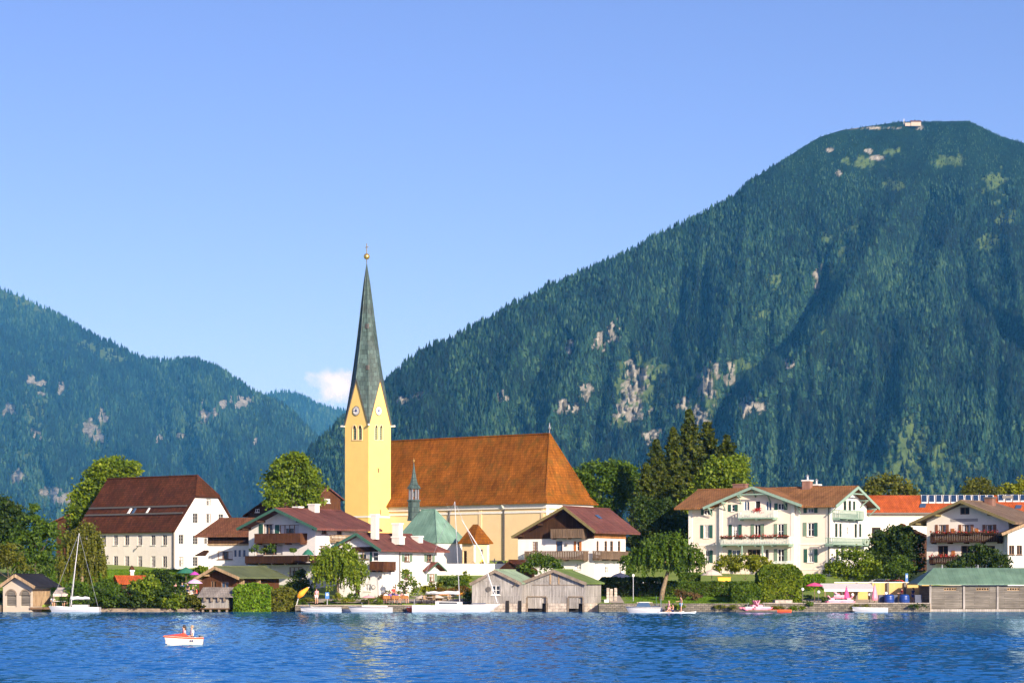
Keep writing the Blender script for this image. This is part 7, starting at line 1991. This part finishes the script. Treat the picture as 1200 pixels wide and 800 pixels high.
for (x, y, lab, tp, hr, lh) in ((1.05, -.30, 'dark haired person with bare shoulders sitting in the cream rental boat', 'c_pink', 'hair', True), (.72, .30, 'light haired person in pale top sitting in the cream rental boat', 'c_white', 'hairgrey', False)):
    px_, py_ = inb(x, y); o = person(lab, 600, 100, 0, 205, 'sit', tp, 'c_navy', hr, 'lap', long_hair=lh); o.location = (px_, py_, -.02); o.scale = (.84, .84, .84)
# paddle boards
def board(label, u, Y, L, m='boatwhite'):
    b = MB(); prof = [(-L/2, .16), (-L*.42, .3), (-L*.1, .38), (L*.25, .34), (L*.44, .18), (L/2, .03)]
    top = [(x, -w, .12 + (.1 if x > L * .45 else 0)) for x, w in prof] + [(x, w, .12 + (.1 if x > L * .45 else 0)) for x, w in prof[::-1]]
    b.slab(top, .13); o = b.build('paddle_board', M[m]); o.location = (X(u, Y), Y, 0); tag(o, label, 'paddle board', 'paddle boards'); return o
board('white paddle board carrying the two sitting people', 786, 277, 2.9); board('white paddle board under the standing person in blue trunks', 799, 276, 3.1)
person('person in aqua blue trunks standing bare chested on a paddle board', 798, 276, .12, 200, 'stand', None, 'c_aqua', 'hair', ('fwd', 'down'))
person('person sitting with bent knees at the rear of the paddle board', 788.5, 277, .12, 190, 'ground', None, 'c_navy', 'hair', 'lap'); person('person kneeling at the front of the paddle board beside the motorboat', 784, 277, .12, 10, 'kneel', 'c_pink', 'c_pink', 'hairgrey', 'lap')
# people on the restaurant bank
zq = .95
for (u, Y, z, f, pose, tp, bt, hr, ar, lab) in [
    (371, 290, .9, 250, 'stand', 'c_pink', 'c_white', 'hair', 'down', 'person in pink top standing on the bank under the weeping tree'),
    (452, 291, zq, 270, 'sit', 'c_white', 'c_navy', 'hair', 'lap', 'person in white sitting at the left end of the wooden benches'),
    (457, 292.5, zq, 300, 'sit', 'c_purple', 'c_navy', 'hair', 'lap', 'person in dark purple at the benches beside the one in white'),
    (464.5, 291, zq, 260, 'sit', 'c_purple', 'c_black', 'hairgrey', 'lap', 'person in bright purple sitting in the middle of the benches'),
    (471, 292, zq, 240, 'sit', 'c_pink', 'c_white', 'hair', 'fwd', 'person in pale pink sitting right of the bright purple one'),
    (476.5, 291, zq, 280, 'sit', 'c_white', 'c_blue', 'hairgrey', 'lap', 'light haired person in white at the right end of the benches'),
    (461, 295, 1.1, 270, 'stand', 'c_red', 'c_navy', 'hair', 'down', 'waiter in red top standing behind the benches'),
    (62, 290.5, .5, 290, 'sit', 'c_white', 'c_navy', 'hairgrey', 'lap', 'person in white sitting under the awning nearest the arched boathouse'),
    (70, 291, .5, 250, 'sit', 'c_red', 'c_black', 'hair', 'lap', 'person in red sitting under the awning by the arched boathouse'),
    (77.5, 290.5, .5, 240, 'sit', 'c_white', 'c_blue', 'hair', 'fwd', 'person in white sitting beside the mast of the small sailboat'),
    (206, 303, 1.5, 280, 'stand', 'c_pink', 'c_white', 'hair', 'down', 'person in pink at the left end of the lawn party'),
    (213.5, 304, 1.5, 260, 'stand', 'c_blue', 'c_white', 'hairgrey', 'fwd', 'person in blue shirt standing at the white lawn table'),
    (220, 303, 1.5, 240, 'stand', 'c_black', 'c_navy', 'hair', 'down', 'person in black standing at the right of the lawn table'),
    (226, 302, 1.5, 200, 'sit', 'c_navy', 'c_white', 'hairgrey', 'lap', 'person in navy sitting under the lilac parasol'),
    (230.5, 301, 1.4, 180, 'sit', 'c_red', 'c_black', 'hair', 'lap', 'person in red sitting beside the shingled shed'),
    (1057, 293, zq, 200, 'stand', 'c_red', 'c_navy', 'hair', 'fwd', 'person in red standing behind the blue barrels'),
    (1070, 294, zq, 220, 'stand', 'c_navy', 'c_blue', 'hair', 'down', 'person in dark blue behind the right hand blue barrel'),
    (660, 326.5, None, 250, 'stand', 'c_white', 'c_blue', 'hair', 'fwd', None)]:
    if lab: person(lab, u, Y, z, f, pose, tp, bt, hr, ar, long_hair=(hr == 'hair' and u % 2 < 1))

# ================================================================ PARASOLS, AWNINGS, FURNITURE
def parasol(label, u, v_rim, v_top, Y, rpx, m, v_foot, open_=True, group=None, trim=None):
    z0 = Z(v_foot, Y); t = thing('parasol', label, 'parasol', (X(u, Y), Y, z0), 0, group); zr, zt, r = Z(v_rim, Y) - z0, Z(v_top, Y) - z0, rpx * Y / F
    MB().tube([(0, 0, 0), (0, 0, zt + .12)], .04, 8).build('pole', M['w_light'], t)
    if open_:
        MB().lathe([(r, zr - .02), (r * 1.0, zr), (r * .55, zr + (zt - zr) * .62), (.05, zt)], (0, 0, 0), 12).build('canopy', M[m], t)
        b = MB()
        for k in range(8): b.beam((0, 0, zt - .25), (r * .95 * math.cos(k * .785), r * .95 * math.sin(k * .785), zr - .04), .03, .03)
        b.build('ribs', M['w_light'], t)
    else:
        MB().lathe([(r * .8, zr), (r, zr + .25), (r * .7, (zr + zt) / 2), (r * .25, zt - .15), (.04, zt)], (0, 0, 0), 10).build('canopy', M[m], t)
        MB().lathe([(r * .78, (zr + zt) / 2 - .25), (r * .78, (zr + zt) / 2 - .17)], (0, 0, 0), 10).build('tie', M['c_white'], t)
    MB().lathe([(.3, 0), (.3, .08), (.08, .14)], (0, 0, 0), 10).build('base', M['framegrey'], t)
    return t
parasol('open hot pink parasol between huge hedge and awning', 954.5, 686, 682.3, 292, 10.5, 'hotpink', 706)
parasol('closed hot pink parasol at left, under the awning', 992, 703, 687.5, 290, 4, 'hotpink', 708, False); parasol('closed pale pink parasol at right, in front of the yellow wall', 1025, 703, 684.5, 290, 4, 'pink', 709, False)
parasol('large green parasol on the lawn below the old cream house', 218, 671, 664, 318, 11, 'greencloth', 684); parasol('small magenta parasol right of the green one', 228, 673, 669.2, 314, 6, 'magenta', 686)
parasol('lilac parasol beside the garden hut gable', 228, 683, 678, 304, 9.5, 'lilac', 700); parasol('beige parasol in front of the timber gabled chalet', 727, 676.5, 670.5, 309, 13, 'beigecloth', 700); parasol('beige parasol left of the yellow garden bushes', 834, 673.5, 666.8, 310, 13, 'beigecloth', 692)
parasol('pale grey parasol at the right end of the yellow garden bushes', 895, 672, 664.5, 309, 9, 'trimgreen', 690)
parasol('green parasol on the terrace of the white chalet', 361, 649.5, 643, 313.5, 7, 'greencloth', 659); parasol('pale pink parasol by the dark door of the lakeside house', 432, 699.8, 697, 292, 8, 'c_pink', 709)
parasol('beige parasol in the restaurant garden left of the yacht mast', 512, 700, 696.5, 293, 9, 'beigecloth', 709); parasol('orange parasol in the restaurant garden behind the first beige one', 518, 696.5, 693.4, 297, 9, 'orangecloth', 707); parasol('beige parasol in the restaurant garden beside the rowing boat', 494, 700.5, 697, 293, 8, 'beigecloth', 709)
parasol('orange parasol in the restaurant garden nearest the pale green boathouse', 543, 697, 693.6, 297, 8, 'orangecloth', 707)
def awning(label, u0, u1, v_f, v_b, Y, m, depth, posts=True, z=.95):
    x0, x1 = X(u0, Y), X(u1, Y); zf, zb = Z(v_f, Y), Z(v_b, Y); t = thing('awning', label, 'awning', ((x0 + x1) / 2, Y, z)); w = (x1 - x0) / 2
    MB().slab([(-w, 0, zf - z), (w, 0, zf - z), (w, depth, zb - z), (-w, depth, zb - z)], .05).build('canopy', M[m], t)
    MB().box(-w, w, -.03, 0, zf - z - .28, zf - z - .02).build('valance', M[m], t)
    for sx in (-w + .1, w - .1): MB().box(sx - .05, sx + .05, .05, .15, -.1, zf - z - .06).build('post', M['w_light'], t)
awning('long off white awning in front of the yellow wall', 966, 1026, 689.8, 683.2, 293.5, 'awning', 4.2); awning('cream awning beside the arched boathouse', 62, 79.5, 695.5, 688, 289.8, 'beigecloth', 3, z=.5)
def lamp(label, u, v, Y, zf, group='white globe lamps along the terrace'):
    z = Z(v, Y); t = thing('globe_lamp', label, 'lamp', (X(u, Y), Y, zf), 0, group)
    MB().tube([(0, 0, 0), (0, 0, z - zf - .15)], .035, 7).build('post', M['pipe'], t); MB().lathe([(.02, -.17), (.12, -.14), (.18, -.04), (.18, .05), (.12, .14), (.02, .18)], (0, 0, z - zf), 12).build('globe', M['globe'], t, True)
for u, v, lab in ((940.5, 690, 'globe lamp beside the huge clipped hedge'), (959.3, 693.2, 'globe lamp under the open pink parasol'), (979.3, 695.3, 'globe lamp left of the first closed parasol'), (999, 696.4, 'globe lamp right of the first closed parasol'), (1019, 696.4, 'globe lamp left of the second closed parasol'), (1038.3, 694.8, 'globe lamp nearest the blue barrels')): lamp(lab, u, v, 290.5, .95)
def bench(label, u, Y, z, w, m='w_orange', group='wooden benches on the bank'):
    t = thing('bench', label, 'bench', (X(u, Y), Y, z), 0, group)
    MB().box(-w/2, w/2, -.2, .2, .42, .47).build('seat', M[m], t); b = MB(); b.slab([(-w/2, .22, .95), (-w/2, .2, .55), (w/2, .2, .55), (w/2, .22, .95)], .04, (0, 1, 0)); b.build('backrest', M[m], t)
    for sx in (-w/2 + .12, w/2 - .12): MB().box(sx - .03, sx + .03, -.18, .25, 0, .419).build('leg', M['pipe'], t)
for u, lab in ((453, 'yellow brown bench at the left on the bank'), (463, 'yellow brown bench in the middle on the bank'), (473.5, 'yellow brown bench at the right on the bank')): bench(lab, u, 289.2, .9, .85)
def table(label, u, Y, z, m='c_white', r=.5, group=None):
    t = thing('table', label, 'table', (X(u, Y), Y, z), 0, group)
    MB().lathe([(r, .70), (r * 1.04, .73), (r, .75)], (0, 0, 0), 16).build('tabletop', M[m], t); MB().tube([(0, 0, 0), (0, 0, .699)], .04, 8).build('leg', M['pipe'], t); MB().lathe([(.28, 0), (.28, .03), (.05, .06)], (0, 0, 0), 12).build('base', M['pipe'], t)
for u, Y, z, lab in ((503, 292.5, .9, 'beige topped table right of the orange red rowing boat'), (487, 293.5, .95, 'beige topped table behind the orange red rowing boat'), (524, 293.5, .95, 'beige topped table behind the cabin of the yacht'), (531, 295, 1.0, 'beige topped table left of the slim young tree')): table(lab, u, Y, z, 'beigecloth', .55, 'restaurant tables on the bank')
for u, Y, lab in ((211, 302, 'white clothed table on the lawn beside the blue shirt'), (217, 301.5, 'white clothed table on the lawn in front of the person in black')): table(lab, u, Y, 1.45, 'c_white', .6, 'tables of the lawn party')
for u, lab in ((66, 'white table under the cream awning, left one'), (74, 'white table under the cream awning, right one')): table(lab, u, 290.2, .45, 'c_white', .45, 'tables by the arched boathouse')
def chair(label, u, Y, z, rz, m='c_white', group=None):
    t = thing('chair', label, 'chair', (X(u, Y), Y, z), R(rz), group)
    MB().box(-.22, .22, -.22, .22, .43, .47).build('seat', M[m], t); MB().slab([(-.22, .2, .92), (-.22, .2, .48), (.22, .2, .48), (.22, .2, .92)], .04, (0, 1, 0)).build('backrest', M[m], t)
    for sx in (-.19, .19):
        for sy in (-.19, .19): MB().box(sx - .02, sx + .02, sy - .02, sy + .02, 0, .429).build('leg', M['pipe'], t)
for u, Y, z, rz, m, lab in ((499, 292, .9, 30, 'w_light', 'light wooden chair left of the beige topped table'), (507, 292, .9, -40, 'w_light', 'light wooden chair right of the beige topped table'), (527, 293, .95, 20, 'w_light', 'light wooden chair behind the yacht cabin'), (208, 301.5, 1.45, 60, 'c_white', 'white chair left at the lawn party'), (222, 301.5, 1.45, -50, 'c_white', 'white chair right at the lawn party')): chair(lab, u, Y, z, rz, m)
# orange cloth on a leaning mast beside the motorboat
t = thing('folded_awning', 'orange cloth bundled on a slanting pole above the motorboat', 'awning', (X(347, 288.5), 288.5, .6))
MB().tube([(0, 0, 0), (.35, 0, 1.3), (1.5, 0, 2.2)], .05, 7).build('pole', M['boatwhite'], t); MB().tube([(.2, 0, 1.0), (.6, 0, 1.45), (1.35, 0, 2.1)], [.22, .36, .12], 9).build('cloth', M['orangecloth'], t, True)
def sign(label, u, v0, v1, w, Y, z, m, cat='sign'):
    t = thing('sign_board', label, cat, (X(u, Y), Y, z)); z1, z0 = Z(v0, Y) - z, Z(v1, Y) - z
    MB().box(-w/2, w/2, -.04, .04, z0, z1).build('panel', M[m], t); MB().box(-.05, .05, .041, .12, 0, z1 - .1).build('post', M['metal'], t); MB().box(-w * .26, w * .26, -.048, -.041, z0 + (z1 - z0) * .45, z0 + (z1 - z0) * .8).build('pictogram', M['c_white'], t)
sign('blue information sign with white panel under the weeping tree', 383.5, 693.5, 701, .45, 291, .75, 'bluesign'); sign('tall blue and white sign post above the yellow wall', 1062.5, 671.5, 681, .32, 306, 1.6, 'bluesign'); sign('white sign on a post beside the yacht mast', 540, 674.5, 679.5, .7, 304, 1.4, 'c_white')
t = thing('yellow_crate', 'yellow box standing behind the clipped hedge', 'box', (X(848.5, 309), 309, 1.6)); zz = Z(681, 309) - 1.6
MB().box(-.75, .75, -.4, .4, zz - .2, zz + .45).build('body', M['yellowbox'], t); MB().slab([(-.8, -.45, zz + .5), (.8, -.45, zz + .5), (.8, .45, zz + .56), (-.8, .45, zz + .56)], .05).build('lid', M['yellowbox'], t); MB().box(-.7, .7, -.38, .38, 0, zz - .201).build('stand', M['post'], t)
def barrel(label, u, Y, z):
    t = thing('barrel', label, 'barrel', (X(u, Y), Y, z), 0, 'blue barrels on the quay')
    MB().lathe([(.5, .02), (.56, .12), (.58, .45), (.56, .8), (.5, .95), (.3, 1.0)], (0, 0, 0), 18).build('body', M['barrel'], t, True)
    for q in (.32, .62): MB().lathe([(.59, q), (.61, q + .03), (.59, q + .06)], (0, 0, 0), 18).build('hoop', M['barrel'], t)
barrel('left one of two blue barrels', 1042, 290, .95); barrel('right one of two blue barrels', 1060, 290, .95)
for u, w, lab in ((1049, .5, 'dark folded stack of chairs between the blue barrels'), (1033, .7, 'dark stack of folded chairs right of the closed pink parasol'), (1076, .8, 'dark box beside the long boathouse')):
    t = thing('folded_chairs' if 'chairs' in lab else 'storage_box', lab, 'chairs' if 'chairs' in lab else 'box', (X(u, 291), 291, .95))
    for k in range(4): MB().slab([(-w/2, -.3 + k * .16, .05), (w/2, -.3 + k * .16, .05), (w/2, -.2 + k * .16, .95), (-w/2, -.2 + k * .16, .95)], .05, (0, 1, 0)).build('frame' if 'chairs' in lab else 'panel', M['boatblue'], t)
def fence_post(i, u, lab):
    Y = 296; MB_ = MB().box(X(u, Y) - .16, X(u, Y) + .16, Y - .08, Y + .08, zg(Y) - .1, Z(688.5 + (i % 2), Y)); b = MB_.build('fence_panel', M['stonepale']); tag(b, lab, 'fence', 'pale fence boards by the boathouse')
for i, (u, lab) in enumerate(((712.5, 'leftmost pale fence board right of the moss green boathouse'), (716.5, 'second pale fence board right of the moss green boathouse'), (721.5, 'pale fence board nearest the gravel path'))): fence_post(i, u, lab)
tag(MB().box(X(708, 292), X(713.5, 292), 291.6, 292.6, .9, 1.35).build('white_trough', M['boatwhite']), 'low white trough on the grass beside the moss green boathouse', 'trough')
def lamp_post():
    Y = 297; t = thing('lamp_post', 'slender white lamp post in front of the shaded hedge', 'lamp', (X(742, Y), Y, zg(Y)))
    zt = Z(676, Y) - zg(Y); MB().tube([(0, 0, 0), (0, 0, zt)], .05, 8).build('post', M['metal'], t); MB().lathe([(.05, 0), (.14, .1), (.14, .28), (.17, .32), (.03, .4)], (0, 0, zt), 10).build('lantern', M['globe'], t)
lamp_post()
t = thing('bathing_ladder', 'green rails of a bathing ladder at the lawn quay', 'ladder', (X(772, 287.3), 287.3, -.3))
for sx in (-.28, .28): MB().tube([(sx, .3, 1.25), (sx, .3, 2.0), (sx, 0, 2.1), (sx, -.1, 1.2), (sx, -.1, 0)], .03, 6).build('rail', M['greentrim'], t)
for k in range(4): MB().tube([(-.28, -.1, .2 + k * .3), (.28, -.1, .2 + k * .3)], .022, 6).build('rung', M['metal'], t)
# gravestones along the churchyard wall
def grave(label, u, vt, w, kind, m):
    Y = 341.5; z0 = Z(662.5, Y); h = Z(vt, Y) - z0; t = thing('gravestone', label, 'gravestone', (X(u, Y), Y, z0 - .5), 0, 'gravestones above the churchyard wall')
    MB().box(-w * .6, w * .6, -.2, .2, 0, .65).build('base', M['stonepale'], t)
    b = MB()
    if kind == 'cross': b.box(-.07, .07, -.06, .06, .651, h + .5); b.box(-w/2, w/2, -.058, .058, h + .1, h + .24)
    elif kind == 'round': b.slab([(-w/2, -.1, .651), (w/2, -.1, .651)] + [(w/2 * math.cos(a), -.1, h + .2 + w/2 * math.sin(a) * .6) for a in np.linspace(0, math.pi, 9)], .2, (0, 1, 0))
    else: b.slab([(-w/2, -.1, .651), (w/2, -.1, .651), (w/2, -.1, h + .1), (0, -.1, h + .45), (-w/2, -.1, h + .1)], .2, (0, 1, 0))
    b.build('cross' if kind == 'cross' else 'headstone', M[m], t)
for a in ((554.5, 656.5, .85, 'point', 'w_light', 'peaked brown gravestone left of the tiny chapel wall'), (565, 654.5, .7, 'point', 'yellowbox', 'yellowish peaked gravestone in front of the tiny chapel'), (573, 658, .5, 'round', 'pipe', 'dark low rounded gravestone beside the tiny chapel'), (579.5, 654, .7, 'cross', 'stonepale', 'pale stone cross among the gravestones'), (586, 656.5, .9, 'round', 'pipe', 'dark round topped gravestone, rightmost but one'), (592, 657, .5, 'cross', 'pipe', 'dark cross at the right end of the gravestones')): grave(a[5], *a[:5])
# potted plants on the chalet terrace
for i, (u, vt, fol, lab) in enumerate(((299, 637, 'mid', 'tall potted shrub at the left of the chalet terrace'), (309, 641, 'light', 'potted grass in the middle of the chalet terrace'), (320, 637, 'mid', 'potted shrub right of the middle on the chalet terrace'), (343, 642, 'mid', 'small potted shrub beside the green parasol'))):
    Yp = H_CL.O.y + H_CL.x(u, -1.7) * H_CL.s - 1.7 * H_CL.c
    o = plant('potted_plant', lab, 'plant', Yp, [(u, (vt + 650) / 2, 4.5, (650 - vt) / 2)], fol, (u, 655.5), leaf=.2, dens=2, trunk=.05, crown='foliage')
    MB().lathe([(.2, 0), (.28, .4), (.3, .42)], (0, 0, .02), 12).build('pot', M['r_orange'], o)
# summit house on the peak, cross and station
t = thing('summit_hut', 'tiny white summit lodge on the flat top of the peak', 'hut', (X(1073, 5690), 5690, Z(144, 5690)))
MB().box(-11, 11, -6, 6, -8, 1.2).build('wall', M['stonepale'], t); MB().slab([(-12, -7, 1.5), (12, -7, 1.5), (12, 0, 5), (-12, 0, 5)], .5).build('roof', M['r_brown'], t)
MB().box(-24, -12, -5, 5, -8, -1).build('terrace', M['stonepale'], t); MB().box(-26.4, -25.6, -.4, .4, -8, 9).build('mast', M['metal'], t)
# cars behind the yellow wall
def car(label, u, Y, z, m, rz=0):
    t = thing('parked_car', label, 'car', (X(u, Y), Y, z), R(rz)); L = 4.1
    b = MB(); side = [(-L/2, .3), (L/2, .3), (L/2, .75), (L/2 - .9, .88), (L/2 - 1.5, 1.38), (-L/2 + .7, 1.42), (-L/2 + .15, .95), (-L/2, .8)]
    b.slab([(x, -.82, zz) for x, zz in side], 1.64, (0, 1, 0)); b.build('body', M[m], t)
    for s in (-1, 1):
        MB().slab([(x, s * .825, zz) for x, zz in ((-L/2 + .4, .95), (L/2 - 1.05, .92), (L/2 - 1.6, 1.3), (-L/2 + .8, 1.34))], .012, (0, s, 0)).build('window', M['glass'], t)
        for x in (-1.25, 1.25):
            w = MB().lathe([(.31, -.1), (.33, -.06), (.33, .06), (.31, .1)], (0, 0, 0), 16).build('wheel', M['tyre'], t); w.matrix_local = Matrix.Translation((x, s * .76, .32)) @ Matrix.Rotation(R(90), 4, 'X')
    MB().box(L/2 + .002, L/2 + .03, -.7, -.4, .55, .7).build('headlight', M['globe'], t); MB().box(L/2 + .002, L/2 + .03, .4, .7, .55, .7).build('headlight', M['globe'], t)
car('dark red car parked behind the yellow wall', 1051, 312, 2.2, 'carred'); car('white car parked behind the yellow wall', 1036, 313, 2.25, 'carwhite'); car('white car parked behind the dark hedge', 757, 317, 2.5, 'carwhite')
# garden lawn party screen and stone edge on the lawn
tag(MB().box(X(745, 291), X(763, 291), 288.2, 289.2, .9, 1.08).build('stone_step', M['stonepale']), 'flat stone step at the end of the gravel path', 'step')
# birds
def bird(label, u, v, Y, s, a):
    t = MB(); t.tube([(-.35 * s, 0, 0), (0, 0, .02 * s), (.3 * s, 0, 0), (.55 * s, 0, -.02 * s)], [.02 * s, .09 * s, .07 * s, .01 * s], 6)
    for q in (-1, 1): t.slab([(.15 * s, 0, .03 * s), (.05 * s, q * .5 * s, .22 * s), (-.1 * s, q * 1.0 * s, .12 * s), (-.12 * s, q * .45 * s, .16 * s), (-.15 * s, 0, .03 * s)], .015 * s)
    o = t.build('bird', M['pipe']); o.location = (X(u, Y), Y, Z(v, Y)); o.rotation_euler = (0, .1, R(a)); tag(o, label, 'bird', 'birds high over the peak')
bird('leftmost high bird over the peak', 1120.5, 23, 900, .55, 20); bird('upper right bird over the peak', 1143.5, 21, 900, .5, 60); bird('lowest of the three birds over the peak', 1141, 41, 900, .4, 130)
